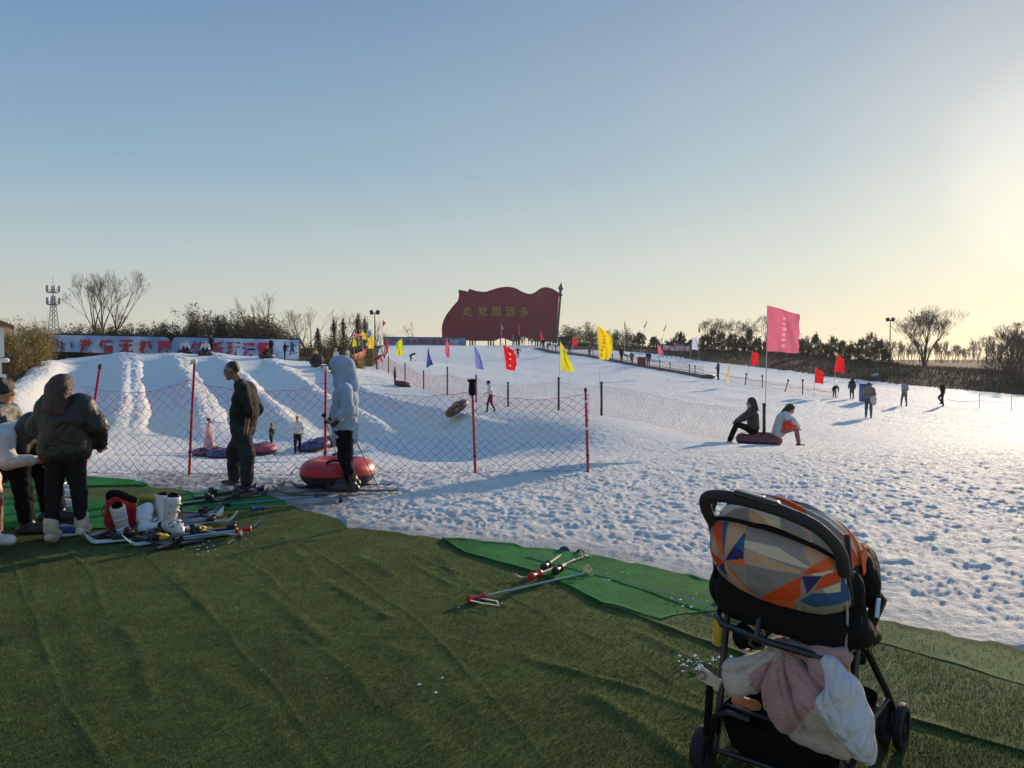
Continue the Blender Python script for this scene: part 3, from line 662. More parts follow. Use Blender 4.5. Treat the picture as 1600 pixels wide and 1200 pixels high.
    if hat is not None:
        pp = [ell(hp(-.015, 0, .055), (.108, .094, .095), 0, Rh.T), cone(hp(-.08, 0, .03), hp(-.02, .0, .10), .06, .06)]
        soft_obj('hat', pp, hat, root, h=h*.8, k=.02, cut=[ell(hp(.13, 0, -.06), (.075, .12, .10), 0, Rh.T), ell(hp(0, 0, -.12), (.2, .2, .10), 0, Rh.T)])
    if hoodm is not None:
        pp = [ell(hp(-.03, 0, .02), (.148, .115, .125), 0, Rh.T), cone(hp(-.08, 0, .0), J['neck']+V3(-.06, 0, -.03), .11, .135), cone(hp(-.02, 0, -.06), J['neck'], .09, .125), cone(hp(-.09, 0, .07), hp(-.12, 0, .03), .05, .05)]
        soft_obj('hood', pp, hoodm, root, h=min(h, .015), k=.03, noise=.004, nscale=12, cut=[ell(hp(.13, 0, -.015), (.085, .075, .10), 0, Rh.T), ell(hp(.02, 0, 0), (.085, .07, .105), 0, Rh.T)])
    if scarf is not None: soft_obj('scarf', [cone(J['neck']+V3(-.04, .03, .03), J['neck']+V3(.05, -.02, .02), .075, .07)], scarf, root, h=h, k=.02)
    if extra: extra(root, J, h)
    return root

def torus_tube(px, d, rad, mats, label, tilt=(0, 0), yaw=0, group='inner tubes', seg=48, loc=None, lift=0., band=None, rr=None):
    """inflated snow tube: fabric cover over a fat ring, dark base, webbing handles and a tow strap"""
    base = G(px, d) if loc is None else Vector(loc); r = rr or rad*.36
    root = thing('snow_tube', base+Vector((0, 0, lift)), label, 'snow tube', group); root.rotation_euler = (R(tilt[0]), R(tilt[1]), R(yaw))
    mb = MB(); a = np.linspace(0, 2*math.pi, seg, endpoint=False); b_ = np.linspace(R(-6), R(200), 14)
    def ring(bb, f=1.0, dz=0.):
        A, B = np.meshgrid(a, bb, indexing='ij'); puck = 1+.012*np.cos(A*12)
        return np.stack([(rad-r+r*f*np.cos(B)*puck)*np.cos(A), (rad-r+r*f*np.cos(B)*puck)*np.sin(A), r*.92+r*f*np.sin(B)*.92+dz], -1)
    mb.grid(ring(b_), 0, True); mb.build('cover', mats[0], root)
    mb = MB(); mb.grid(ring(np.linspace(R(198), R(355), 12)), 0, True); cc = ring(np.array([R(215)]))[:, 0]
    mb.v.append(np.array([[0, 0, r*.35]])); c0 = mb.n; mb.n += 1; mb.v.append(cc); o = mb.n; mb.n += len(cc)
    mb.t.append(np.array([(c0, o+i, o+(i+1) % seg) for i in range(seg)])); mb.tm.append(np.zeros(seg, int)); mb.build('base', mats[1], root)
    for s_ in (1, -1):
        hb = MB(); th = np.linspace(-.28, .28, 9); pts = [((rad-r*.55)*math.cos(math.pi/2*s_+t_), (rad-r*.55)*math.sin(math.pi/2*s_+t_), r*1.78+.035*(1-(t_/.28)**2)) for t_ in th]
        hb.tube(pts, .014, 6); hb.build('handle', BLK, root)
    sb = MB(); sb.tube([(-rad+.04, 0, r*1.1), (-rad-.05, .02, r*1.2), (-rad-.12, .03, r*.7), (-rad-.16, .02, .12)], .016, 6, flat=.4); sb.build('strap', BLK, root)
    return root
TUBER = mat('red tube cover', (.50, .012, .018), .42, .10, 4, .15, 12); TUBEB = mat('tube base rubber', (.03, .012, .014), .55, .2, 6)
def two_tone(name, a, b_, sc=14):
    m, t, bb = node_mat(name); n = t.nodes.new('ShaderNodeTexVoronoi'); n.inputs['Scale'].default_value = sc; tc = t.nodes.new('ShaderNodeTexCoord'); t.links.new(tc.outputs['Object'], n.inputs[0])
    c = ramp(t, n.outputs['Distance'], [(.25, a), (.34, b_)]); t.links.new(c, bb.inputs['Base Color']); bb.inputs['Roughness'].default_value = .6; return m
TUBEBL = two_tone('blue patterned tube cover', (.16, .2, .3), (.02, .035, .10)); TUBEMR = two_tone('maroon patterned tube cover', (.25, .10, .12), (.10, .012, .03))
TUBEYL = two_tone('camouflage tube cover', (.45, .26, .04), (.05, .035, .02), 5); TUBEDK = two_tone('dark patterned tube cover', (.12, .05, .06), (.03, .02, .03))

def pole_between(a, b_, label, handle=BLK, shaft=MET, basket=PLAST, group='ski poles', strap=None, blen=.05, star=False, basket_at=.93):
    """ski pole: a = handle end, b = tip (world)"""
    a = Vector(a); b_ = Vector(b_); L = (b_-a).length; u = (b_-a).normalized(); root = thing('ski_pole', a, label, 'ski pole', group)
    o = np.array(a); f = lambda s_: np.array(a+u*s_)-o
    MB().tube([f(.10), f(L*.5), f(L-.04)], [.0085, .0075, .006], 8).build('shaft', shaft, root)
    MB().tube([f(-.006), f(.0), f(.012), f(.02), f(.06), f(.105), f(.115), f(.128), f(.134)], [.020, .031, .031, .019, .0165, .019, .030, .028, .010], 12).build('handle', handle, root)
    MB().tube([f(L-.05), f(L)], [.005, .0015], 6).build('tip', MET, root)
    if basket is not None:
        bb = MB(); c = f(L*basket_at)
        if star:
            q = np.array(Vector((0, 0, 1)).rotation_difference(u).to_matrix())
            for i in range(7):
                an = i*2*math.pi/7; ctr = V3(math.cos(an)*.040, math.sin(an)*.040, 0)
                pts = [c+q@(ctr+V3(math.cos(t_+an)*.019, math.sin(t_+an)*.013, 0)) for t_ in np.linspace(0, 2*math.pi, 9)]
                bb.tube(pts, .0050, 5)
            bb.tube([c-np.array(u)*.012, c+np.array(u)*.012], .014, 8)
        else: bb.lathe([(.006, -.012), (.03, 0), (blen, .004), (.03, .008), (.006, .016)], c, u, 14)
        bb.build('basket', basket, root)
    if strap is not None:
        q = np.array(a)-o; sb = MB(); pts = [Vector(p)-a for p in strap[0]]
        sb.tube(pts, .011, 6, flat=.18); sb.build('strap', strap[1], root)
    return root
def ski_between(a, b_, label, top=PLAST, group='skis', wid=.05, binding=True, bcol=None, roll=0, bpos=.48, edge=None):
    """ski from tail a to tip b (world points on the ground)"""
    a = Vector(a); b_ = Vector(b_); L = (b_-a).length; yaw = math.atan2(b_.y-a.y, b_.x-a.x); pit = -math.asin((b_.z-a.z)/L)
    root = thing('ski', a, label, 'ski', group); root.rotation_euler = (R(roll), pit, yaw)
    s_ = np.linspace(0, 1, 36); wdt = wid*(.82+.34*np.abs(2*s_-1)**1.6); wdt = wdt*np.minimum(1, np.sqrt(np.maximum(0, (1-s_)/.05)))*np.minimum(1, .4+np.sqrt(s_/.03)); wdt = np.maximum(wdt, .006)
    z = .008+.02*(1-np.abs(2*s_-1)**2)*.4+np.where(s_ > .88, ((s_-.88)/.12)**1.7*.085, 0)+np.where(s_ < .04, ((.04-s_)/.04)**2*.012, 0)
    x = s_*L; g = []
    for (yy, zz) in ((-1, .0), (-1, .010), (-.7, .014), (.7, .014), (1, .010), (1, .0)): g.append(np.stack([x, wdt*yy, z+zz], -1))
    MB().grid(np.array(g), 0, True).build('board', top, root)
    if binding:
        m = bcol or PLAST; z0 = .03
        bb = MB(); bb.box((L*bpos-.13, 0, z0+.028), (.09, .07, .05), bev=.012); bb.box((L*bpos-.15, 0, z0+.062), (.05, .045, .03), bev=.01); bb.build('heel_binding', m, root)
        bb = MB(); bb.box((L*bpos+.17, 0, z0+.024), (.075, .075, .045), bev=.012); bb.box((L*bpos+.20, 0, z0+.05), (.035, .05, .02), bev=.008); bb.build('toe_binding', m, root)
        bb = MB(); bb.box((L*bpos+.02, 0, z0+.004), (.34, .06, .012)); bb.build('plate', PLAST, root)
    return root
def ski_boot(px, d, yaw, m, label, loc=None, sc=1., roll=0, group='ski boots', liner=BLK, pitch=0):
    base = FLAT(px, 562+1160*1.62/d) if loc is None else Vector(loc); root = thing('ski_boot', base, label, 'ski boot', group); root.rotation_euler = (R(roll), R(pitch), R(yaw)); root.scale = (sc,)*3
    soft_obj('shell', [cone((-.06, 0, .055), (.14, 0, .045), .052, .044), cone((-.05, 0, .07), (-.01, 0, .18), .060, .056), ell((.05, 0, .018), (.155, .046, .020))], m, root, h=.009, k=.025)
    soft_obj('cuff', [cone((-.015, 0, .16), (.035, 0, .31), .064, .070), cone((-.05, 0, .2), (-.02, 0, .33), .045, .045)], m, root, h=.009, k=.02, cut=[ell((.04, 0, .36), (.058, .052, .07)), ell((0, 0, .40), (.2, .2, .06))])
    soft_obj('liner', [cone((-.01, 0, .2), (.035, 0, .34), .045, .050)], liner, root, h=.01, k=.02, cut=[ell((.045, 0, .37), (.036, .036, .06))])
    bb = MB(); bb.box((-.075, 0, .012), (.07, .075, .024), bev=.006); bb.build('heel_lug', PLAST, root); bb = MB(); bb.box((.13, 0, .012), (.09, .075, .024), bev=.006); bb.build('toe_lug', PLAST, root)
    for i, (x, z) in enumerate(((.115, .07), (.075, .10), (.055, .19), (.075, .26))):
        b2 = MB(); b2.tube([(x-.03, -.052, z-.01), (x+.01, -.045, z+.015), (x+.02, 0, z+.025), (x+.01, .045, z+.015), (x-.03, .055, z-.01)], .005, 5, flat=2.2); b2.box((x-.008, .056, z+.002), (.045, .008, .014)); b2.build('buckle', MET, root)
    return root
# ================================================================= NEAR PEOPLE
# man in profile beside the safety net
mz = 9.25/1160
def jm(px, py, y, x0=381, y0=763, s=1.66/1.72): return ((x0-px)*mz/s, y, (y0-py)*mz/s)
manp = pose(head=jm(364, 576, .0), neck=jm(377, 596, 0), chest=jm(385, 627, 0), pelvis=jm(381, 664, 0),
  shl=jm(388, 603, .17), shr=jm(384, 603, -.17), ell=jm(401, 637, .24), elr=jm(396, 638, -.22), wrl=jm(394, 664, .19), wrr=jm(384, 664, -.18),
  hil=jm(381, 668, .09), hir=jm(381, 668, -.09), knl=jm(391, 708, .09), knr=jm(359, 706, -.16), anl=jm(390, 752, .09), anr=(jm(352, 744, 0)[0], -.30, .09))
def man_extra(root, J, h):
    b = MB(); b.box((J['pelvis'][0]+.10, .13, J['pelvis'][2]+.13), (.006, .034, .04), rotm('Z', 40)); b.build('label_patch', WHT, root)
    for s_ in (1, -1):
        an = J['anl' if s_ == 1 else 'anr']; b = MB(); b.box((an[0]+.05, an[1], .018), (.29, .085, .026), bev=.012); b.build('shoe_sole', SHOEW, root)
DKGREEN = cloth('dark grey green sweater', (.017, .017, .014), bump=.5); DKTR = cloth('dark slate trousers', (.028, .031, .037), bump=.6, bscale=18)
person(381, 9.28, 199, 180, manp, 'man in a dark sweater and baggy trousers standing in profile by the red net post', top=DKGREEN, legs=DKTR, hair='short', skin=SKIND,
       shoe=cloth('dark grey trainer', (.06, .062, .07)), loc=FLAT(381, 764, .035), extra=man_extra, loose=.030, look=(0, 16), belly=.035, torso_k=1.22, roll=True, crease=.009, hand=(.3, -1, 0))

# hooded skier beside the red tube
hz_ = 9.1/1160
def jh(px, py, y, x0=545, y0=768, s=1.0): return ((x0-px)*hz_/s, y, (y0-py)*hz_/s)
hoodp = pose(head=jh(532, 582, 0), neck=jh(538, 602, 0), chest=jh(541, 628, 0), pelvis=jh(540, 676, 0),
  shl=jh(545, 612, .18), shr=jh(536, 612, -.18), ell=jh(552, 640, .25), elr=jh(522, 640, -.27), wrl=jh(540, 654, .30), wrr=jh(513, 655, -.30),
  hil=jh(541, 680, .09), hir=jh(539, 680, -.09), knl=jh(545, 714, .12), knr=jh(535, 716, -.12), anl=jh(552, 752, .13), anr=jh(547, 750, -.13))
def hood_extra(root, J, h):
    for s_ in 'lr':
        wr, el_ = J['wr'+s_], J['el'+s_]; v = (wr-el_)/np.linalg.norm(wr-el_)
        soft_obj('glove', [cone(wr-v*.02, wr+v*.09, .036, .038)], cloth('dark glove', (.03, .022, .022)), root, h=.012, k=.02)
hooded = person(545, 9.1, 219, 180, hoodp, 'person in a pale grey hooded coat on skis with poles beside the red tube', top=LBLUE, legs=BLK, hair=None, loc=FLAT(545, 769, .045), long=.10, puff=.30, loose=.01, crease=.011,
       hoodm=LBLUE, boots=True, shoe=PLAST, look=(0, 14), hand=(1, 0, 0), extra=hood_extra, torso_k=1.06)
def W(px, py, d): return Vector(P(px, py, d))
pole_between(W(539, 652, 8.75), FLAT(598, 775), 'ski pole leaning right in the near hand of the hooded skier', shaft=mat('bronze shaft', (.25, .17, .12), .4, metal=.4), group='poles of the hooded skier')
pole_between(W(506, 648, 9.35), FLAT(532, 726, .03)+Vector((0, 0, 0)) if False else Vector(P(533, 733, 9.9)), 'ski pole in the far hand of the hooded skier beside the red post', shaft=mat('tan shaft', (.40, .28, .18), .4, metal=.3), group='poles of the hooded skier')
ski_between(FLAT(622, 768), FLAT(425, 772), 'black ski under the near boot of the hooded skier', PLAST, 'skis worn by the hooded skier', bpos=.42)
ski_between(FLAT(612, 759), FLAT(452, 763), 'black ski under the far boot of the hooded skier', PLAST, 'skis worn by the hooded skier', bpos=.42)
t_ = torus_tube(0, 0, .47, (TUBER, TUBEB), 'big glossy red snow tube behind the hooded skier', loc=FLAT(528, 756), yaw=8, rr=.175); t_.scale = (1, 1, 1)

# woman in the black puffer jacket, seen from behind
wz = 6.55/1160
def jw(px, py, x, x0=98, y0=850, s=1.0): return (x, -(px-x0)*wz/s, (y0-py)*wz/s)
wp = pose(head=jw(106, 588, 0), neck=jw(107, 612, -.02), chest=jw(107, 645, -.02), pelvis=jw(104, 700, 0),
  shl=jw(84, 614, 0), shr=jw(131, 614, 0), ell=jw(62, 652, .03), elr=jw(152, 650, .03), wrl=jw(76, 682, .17), wrr=jw(146, 684, .17),
  hil=jw(90, 706, 0), hir=jw(118, 706, 0), knl=jw(84, 762, .02), knr=jw(122, 762, .04), anl=jw(80, 825, 0), anr=jw(121, 820, .10))
def w_extra(root, J, h):
    for s_, yy in (('l', 1), ('r', -1)):
        an = J['an'+s_]; soft_obj('boot_cuff', [cone(an+V3(0, 0, .08), an+V3(0, 0, .02), .066, .060), cone(an, an+V3(.04, 0, -.08), .058, .05)], cloth('cream boot', (.52, .44, .34)), root, h=.012, k=.03)
PUFF = cloth('glossy black puffer', (.012, .012, .0095), rough=.5, bump=.9, bscale=7, spec=.4, sheen=0)
root = person(98, 6.55, 275, 97, wp, 'woman with reddish hair in a bulky black puffer jacket, standing with her back turned', top=PUFF, legs=cloth('black leggings', (.010, .010, .011), bump=.1), hair='long', hairm=HAIRR,
       shoe=cloth('cream boot', (.52, .44, .34)), loc=FLAT(98, 851), puff=1.25, torso_k=1.0, extra=w_extra, hand=(1, 0, 0), loose=.0, look=(-15, 0))

# seated woman in the white jumper
sz = 6.5/1160
def js(px, py, y, x0=20, y0=838): return ((px-x0)*sz, y, (y0-py)*sz)
sp = pose(pelvis=js(-22, 728, 0), chest=js(10, 688, 0), neck=js(38, 664, 0), head=js(62, 664, 0), shl=js(28, 676, .17), shr=js(28, 680, -.17), ell=js(38, 708, .22), elr=js(42, 712, -.22), wrl=js(75, 712, .14), wrr=js(72, 712, -.14),
  hil=js(-15, 732, .09), hir=js(-15, 732, -.09), knl=js(70, 728, .10), knr=js(48, 722, -.12), anl=js(80, 800, .12), anr=js(58, 812, -.12))
person(20, 6.5, 307, 0, sp, 'seated person in a white jumper and black trousers leaning forward at the left edge', crease=.010, top=cloth('off white jumper', (.46, .45, .44)), legs=BLK, hair='long', loc=FLAT(20, 838), loose=.02, hand=(0, 0, -1), boots=True, shoe=mat('dark ski boot', (.02, .022, .03), .4), puff=.25, torso_k=1.05)
# person in the black dotted knit behind her
KNIT = two_tone('black dotted knit', (.16, .15, .15), (.012, .012, .014), 30)
kz = 7.4/1160
def jk(px, py, y, x0=0, y0=815): return ((px-x0)*kz, y, (y0-py)*kz)
kp = pose(pelvis=jk(-8, 722, 0), chest=jk(2, 675, 0), neck=jk(8, 640, 0), head=jk(13, 617, 0), shl=jk(4, 646, .18), shr=jk(4, 648, -.18), ell=jk(26, 680, .2), elr=jk(22, 684, -.22), wrl=jk(48, 690, .1), wrr=jk(45, 694, -.1),
  hil=jk(-5, 728, .09), hir=jk(-5, 728, -.09), knl=jk(62, 730, .1), knr=jk(60, 730, -.1), anl=jk(70, 800, .1), anr=jk(68, 800, -.1))
person(0, 7.4, 270, 15, kp, 'seated person in a dark dotted knit jumper with a hair bun at the left edge', look=(80, 0), top=KNIT, legs=BLK, hair='bun', hairm=HAIRB, loc=FLAT(0, 815), hand=(0, 0, -1), puff=.3)
# person in cream and red, mostly outside the picture
cz = 5.6/1160
def jc(px, py, y, x0=-30, y0=870): return ((px-x0)*cz, y, (y0-py)*cz)
cp = pose(pelvis=jc(-62, 765, 0), chest=jc(-45, 720, 0), neck=jc(-35, 688, 0), head=jc(-28, 668, 0), shl=jc(-38, 696, .18), shr=jc(-36, 698, -.18), ell=jc(-14, 735, .2), elr=jc(-10, 738, -.2), wrl=jc(8, 755, .1), wrr=jc(6, 752, -.12),
  hil=jc(-55, 772, .09), hir=jc(-55, 772, -.09), knl=jc(0, 775, .1), knr=jc(-3, 778, -.1), anl=jc(0, 835, .1), anr=jc(-8, 850, -.1))
person(-30, 5.6, 330, 0, cp, 'child in cream and red with white boots, cut off by the left edge', top=cloth('cream fleece', (.60, .45, .36)), legs=cloth('red trousers', (.38, .03, .035)), hair='short', loc=FLAT(-50, 868), puff=.5, boots=True, shoe=WPLAST, hand=(0, 0, -1), loose=.01)
# low bench they sit on
def bench(px0, px1, py, hgt, label, yaw=0):
    a = FLAT(px0, py); b_ = FLAT(px1, py); c = (a+b_)/2; L = (b_-a).length; r_ = thing('bench', c, label, 'bench', None, R(yaw))
    m = mat('bench wood', (.16, .10, .06), .7, .3, 6)
    for y in (-.11, 0, .11): MB().box((0, y, hgt), (L, .095, .035), bev=.006).build('slat', m, r_)
    for x in (-L*.42, L*.42):
        MB().box((x, -.13, hgt/2-.01), (.05, .04, hgt-.02)).build('leg', m, r_); MB().box((x, .13, hgt/2-.01), (.05, .04, hgt-.02)).build('leg', m, r_)
bench(-150, -2, 815, .50, 'low wooden bench under the person in dotted knit at the left edge')
bench(-170, -4, 843, .50, 'low wooden bench under the person in the white jumper at the left edge')
bench(-190, -50, 880, .40, 'low wooden bench at the left edge carrying the child in cream')

# ================================================================= GEAR ON THE TURF
ski_boot(0, 0, -60, WPLAST, 'upright white ski boot in front of the red bag', loc=FLAT(194, 838), sc=.92, roll=10, pitch=12)
ski_boot(0, 0, 35, WPLAST, 'white ski boot with dark buckles between two others, nearest the skis', loc=FLAT(236, 836)+Vector((0, 0, .03)), sc=.86, roll=-48, pitch=-10)
ski_boot(0, 0, -35, WPLAST, 'rightmost white ski boot standing on the pile of skis', loc=FLAT(268, 838)+Vector((0, 0, .04)), sc=.95)
ski_boot(0, 0, 150, WPLAST, 'white ski boot lying behind the other boots on the pile', loc=FLAT(250, 826)+Vector((0, 0, .02)), sc=.85, roll=10)
ski_boot(0, 0, 10, WPLAST, 'white ski boot standing behind the woman in the puffer jacket', loc=FLAT(92, 768), sc=.9)
def trainer(px, py, yaw, label, m=SHOEW):
    r_ = thing('trainer', FLAT(px, py), label, 'shoe', 'empty shoes behind the woman', R(yaw))
    soft_obj('upper', [cone((-.07, 0, .06), (.09, 0, .045), .045, .036), cone((-.08, 0, .05), (-.06, 0, .10), .042, .040)], m, r_, h=.009, k=.02, cut=[ell((-.06, 0, .13), (.045, .03, .05))])
    soft_obj('sole', [ell((.01, 0, .016), (.145, .048, .018))], SHOEW, r_, h=.009, k=.01)
trainer(97, 776, 5, 'upper white trainer lying on the green mat behind the woman'); trainer(98, 792, -8, 'lower white trainer lying on the green mat behind the woman'); trainer(94, 822, -5, 'white shoe poking out between the woman\'s boots')
trainer(100, 838, 15, 'blue and white shoe lying between the cream boots', cloth('blue shoe', (.04, .08, .18)))
# red bag with black top
r_ = thing('gear_bag', FLAT(188, 826), 'red sports bag with a black top standing among the ski boots', 'bag')
soft_obj('bag_body', [cone((-.04, 0, .08), (-.03, 0, .24), .10, .095), cone((.06, 0, .07), (.07, 0, .20), .085, .08)], cloth('red bag cloth', (.50, .012, .015), rough=.6), r_, h=.012, k=.05, noise=.006, nscale=10)
soft_obj('bag_top', [cone((-.05, 0, .29), (.02, 0, .30), .075, .06), cone((.05, 0, .28), (.11, .0, .27), .055, .045)], BLK, r_, h=.012, k=.03, noise=.008, nscale=14)
MB().tube([(-.13, 0, .22), (-.16, -.02, .17), (-.15, 0, .11)], .012, 6, flat=.4).build('strap', BLK, r_)
# skis and poles of the pile
SWHITE = mat('white blue ski', (.42, .47, .52), .35, .35, 3); STEAL = mat('teal white ski', (.30, .42, .40), .35, .6, 4); SDARK = mat('dark ski', (.03, .03, .035), .35, .5, 4); SGREY = mat('grey ski', (.22, .23, .25), .35, .4, 4); SBRN = mat('brown ski', (.20, .12, .07), .4, .3, 4)
YPL = mat('yellow plastic', (.70, .42, .02), .4); RPL = mat('red plastic', (.50, .012, .015), .35, .08); BPL = mat('blue plastic', (.03, .06, .18), .4)
def SK(a, b_, lab, m, dz=.0, **k): A = FLAT(*a); B = FLAT(*b_); A.z += dz; B.z += dz; return ski_between(A, B, lab, m, 'skis piled on the turf', **k)
SK((372, 834), (192, 856), 'teal and white ski with a yellow binding, nearest in the pile', STEAL, 0, bcol=YPL)
SK((290, 840), (132, 851), 'white and pale blue ski lying at the left end of the pile', SWHITE, .0, bcol=PLAST)
SK((215, 826), (128, 847), 'dark ski pointing left under the red bag', SDARK, .02, binding=False)
SK((250, 848), (412, 830), 'dark ski whose tip points right past the red pole grip', SDARK, .03)
SK((228, 836), (372, 822), 'grey ski lying across the middle of the pile', SGREY, .045)
SK((230, 828), (350, 812), 'pale ski lying behind the white boots', SWHITE, .03)
SK((240, 824), (348, 803), 'black ski furthest back in the pile', SDARK, .02, binding=False)
def PO(a, b_, lab, za=.045, zb=.03, **k):
    k.setdefault('group', 'ski poles on the ground'); return pole_between(FLAT(a[0], a[1], za), FLAT(b_[0], b_[1], zb), lab, **k)
PO((392, 826), (262, 842), 'ski pole with a red grip at the right end of the pile', .09, .06, handle=RPL)
PO((284, 826), (352, 810), 'ski pole with a yellow basket behind the white boots', .09, .06, handle=BPL, basket=YPL)
PO((262, 822), (338, 808), 'second pole with a yellow basket, left of the other yellow one', .08, .06, handle=BPL, basket=YPL)
SK((318, 846), (236, 861), 'short black ski sticking out at the front of the pile', SDARK, 0, binding=False, wid=.042)
SK((352, 818), (246, 812), 'grey ski lying crosswise under the blue grey glove', SGREY, .06, bcol=PLAST)
SK((160, 838), (285, 858), 'black ski crossing under the left end of the pile', SDARK, .01, bcol=PLAST)
PO((250, 820), (384, 838), 'ski pole with a grey shaft lying crosswise over the skis', .10, .07, handle=PLAST)
PO((393, 795), (541, 782), 'pole with a dark blue grip lying along the turf edge', handle=BPL, shaft=mat('copper shaft', (.35, .15, .09), .4, metal=.3))
PO((340, 789), (505, 776), 'pole with a blue grey shaft lying just behind the dark blue gripped one', handle=PLAST, shaft=mat('steel blue shaft', (.12, .18, .26), .4, metal=.3))
SK((330, 784), (445, 764), 'brown ski with an upturned tip beside the man\'s shoes', SBRN, .0, bcol=PLAST)
SK((270, 790), (420, 775), 'black ski lying on the mat behind the pile', SDARK, .0)
SK((300, 779), (400, 768), 'dark ski with a bulky binding at the man\'s feet', SDARK, .0)
def lump(px, py, r, m, lab, name='glove', cat='glove', dz=.03, sc=1.):
    b0 = FLAT(px, py); r_ = thing(name, b0, lab, cat)
    soft_obj('palm', [ell((0, 0, .035), (.06*sc, .045*sc, .032*sc)), cone((-.05*sc, 0, .03), (-.10*sc, .01, .03), .035*sc, .04*sc)], m, r_, h=.009, k=.02, noise=.003, nscale=20)
    for i in range(4): MB().tube([(.04*sc, (-.03+.02*i)*sc, .035), (.09*sc, (-.036+.024*i)*sc, .04), (.125*sc, (-.04+.027*i)*sc, .022)], [.012*sc, .011*sc, .009*sc], 6).build('finger', m, r_)
    MB().tube([(.0, .04*sc, .035), (.04*sc, .075*sc, .035)], [.013*sc, .01*sc], 6).build('thumb', m, r_)
lump(296, 822, .1, cloth('blue grey glove', (.16, .17, .26)), 'blue grey glove lying on the skis right of the boots', sc=1.1)
lump(240, 783, .1, cloth('yellow glove', (.35, .30, .03)), 'yellow glove lying on the mat behind the boots', sc=1.2)
lump(228, 806, .1, PLAST, 'black glove dropped beside the red bag')
lump(312, 832, .1, YPL, 'yellow and black glove on the pile', sc=.9)

# loose poles on the right of the turf
REDG = RPL; STR = cloth('cream webbing', (.42, .38, .30)); CRMB = mat('cream plastic', (.72, .62, .36), .45, .1, trans=.2)
sh1 = mat('weathered bronze shaft', (.36, .22, .15), .4, .6, 3, metal=.2); sh2 = mat('pale worn shaft', (.55, .43, .30), .4, .3, 3); sh3 = mat('grey green shaft', (.30, .42, .36), .4, .3, 3)
PO((732, 937), (924, 893), 'long ski pole with a red grip, nearest of the four on the right', .04, .03, handle=REDG, shaft=sh3, basket=CRMB, star=True, basket_at=.965, strap=([FLAT(735, 938, .05), FLAT(752, 942, .04), FLAT(780, 946, .035), FLAT(776, 939, .035), FLAT(745, 934, .04)], STR))
PO((830, 901), (916, 868), 'ski pole with a red grip lying on top of the black gripped poles', .07, .05, handle=REDG, shaft=sh2, basket=CRMB, star=True, basket_at=.97, strap=([FLAT(828, 901, .05), FLAT(815, 902, .035), FLAT(802, 896, .035), FLAT(810, 902, .035)], STR))
PO((850, 886), (883, 862), 'ski pole with a black grip and a violet knob, left of its twin', .05, .03, handle=PLAST, shaft=sh2, basket=mat('violet plastic', (.05, .02, .09), .4), basket_at=.95)
PO((868, 892), (909, 866), 'ski pole with a black grip and a violet knob, right of its twin', .05, .03, handle=PLAST, shaft=sh2, basket=MATS['violet plastic'], basket_at=.95)
ski_between(FLAT(1180, 944), FLAT(1122, 931), 'black ski tip showing from behind the pushchair', SDARK, 'skis', binding=False)
tl = MB(); pts = [FLAT(a, b_, .028) for a, b_ in ((828, 866), (880, 880), (950, 897), (1020, 919), (1090, 941), (1165, 966))]; o_ = pts[0]; tl.tube([tuple(p_-o_+Vector((0, 0, .003*math.sin(i*2)))) for i, p_ in enumerate(pts)], .0045, 5); th_ = tl.build('rope', STR); th_.location = o_; tag(th_, 'thin cream cord lying across the bright green mat', 'rope')
# crumbs of snow on the turf
rng = random.Random(5); cs = MB()
for (cx, cy, n_, sp_) in ((1078, 1032, 26, 14), (1092, 1040, 14, 12), (1135, 1030, 12, 8), (1215, 900, 4, 20), (690, 1060, 3, 20), (380, 845, 14, 16), (300, 862, 6, 20), (760, 960, 3, 30), (990, 885, 10, 16), (1070, 940, 8, 20), (950, 900, 6, 20), (330, 855, 8, 12)):
    for i in range(n_):
        p0 = FLAT(cx+rng.gauss(0, sp_), cy+rng.gauss(0, sp_*.45), .03); r0 = rng.uniform(.003, .011)
        a = np.linspace(0, 2*math.pi, 6, endpoint=False); top = [[p0.x+math.cos(t)*r0*rng.uniform(.6, 1.3), p0.y+math.sin(t)*r0*rng.uniform(.6, 1.3), p0.z] for t in a]
        cs.add(top+[[p0.x, p0.y, p0.z+r0*.7], [p0.x, p0.y, p0.z-r0*.4]], [(j, (j+1) % 6, 6) for j in range(6)]+[((j+1) % 6, j, 7) for j in range(6)])
tag(cs.build('snow_crumbs', mat('snow crumbs', (.78, .79, .8), .6), smooth=False), 'crumbs of snow scattered on the turf', kind='stuff')
# ================================================================= NETS, POSTS, FLAGS
REDP = mat('red painted post', (.42, .012, .035), .45, .12, 5); DKP = mat('dark wooden post', (.045, .02, .02), .7, .3, 6)
NB = mat('blue net cord', (.02, .05, .26), .8, spec=.1); NY = mat('yellow net cord', (.38, .30, .10), .8, spec=.1); NR = mat('magenta net cord', (.42, .012, .08), .8, spec=.1)
def ribbon(mb, A, B, w_, dirv=None, m=0, tri=True):
    """many thin cords at once: A, B (n,3)"""
    A = np.asarray(A); B = np.asarray(B); T = B-A; T /= np.linalg.norm(T, axis=1, keepdims=True)+1e-9
    n1 = np.cross(T, [0, 1, .001]); n1 /= np.linalg.norm(n1, axis=1, keepdims=True)+1e-9; n2 = np.cross(T, n1)
    k = len(A); offs = [n1*w_, -n1*w_*.5+n2*w_*.87, -n1*w_*.5-n2*w_*.87]
    V = np.stack([A+o for o in offs]+[B+o for o in offs], 1).reshape(-1, 3); b0 = np.arange(k)[:, None]*6
    F = np.concatenate([b0+np.array([[0, 1, 4, 3]]), b0+np.array([[1, 2, 5, 4]]), b0+np.array([[2, 0, 3, 5]])]); mb.add(V, F, m)
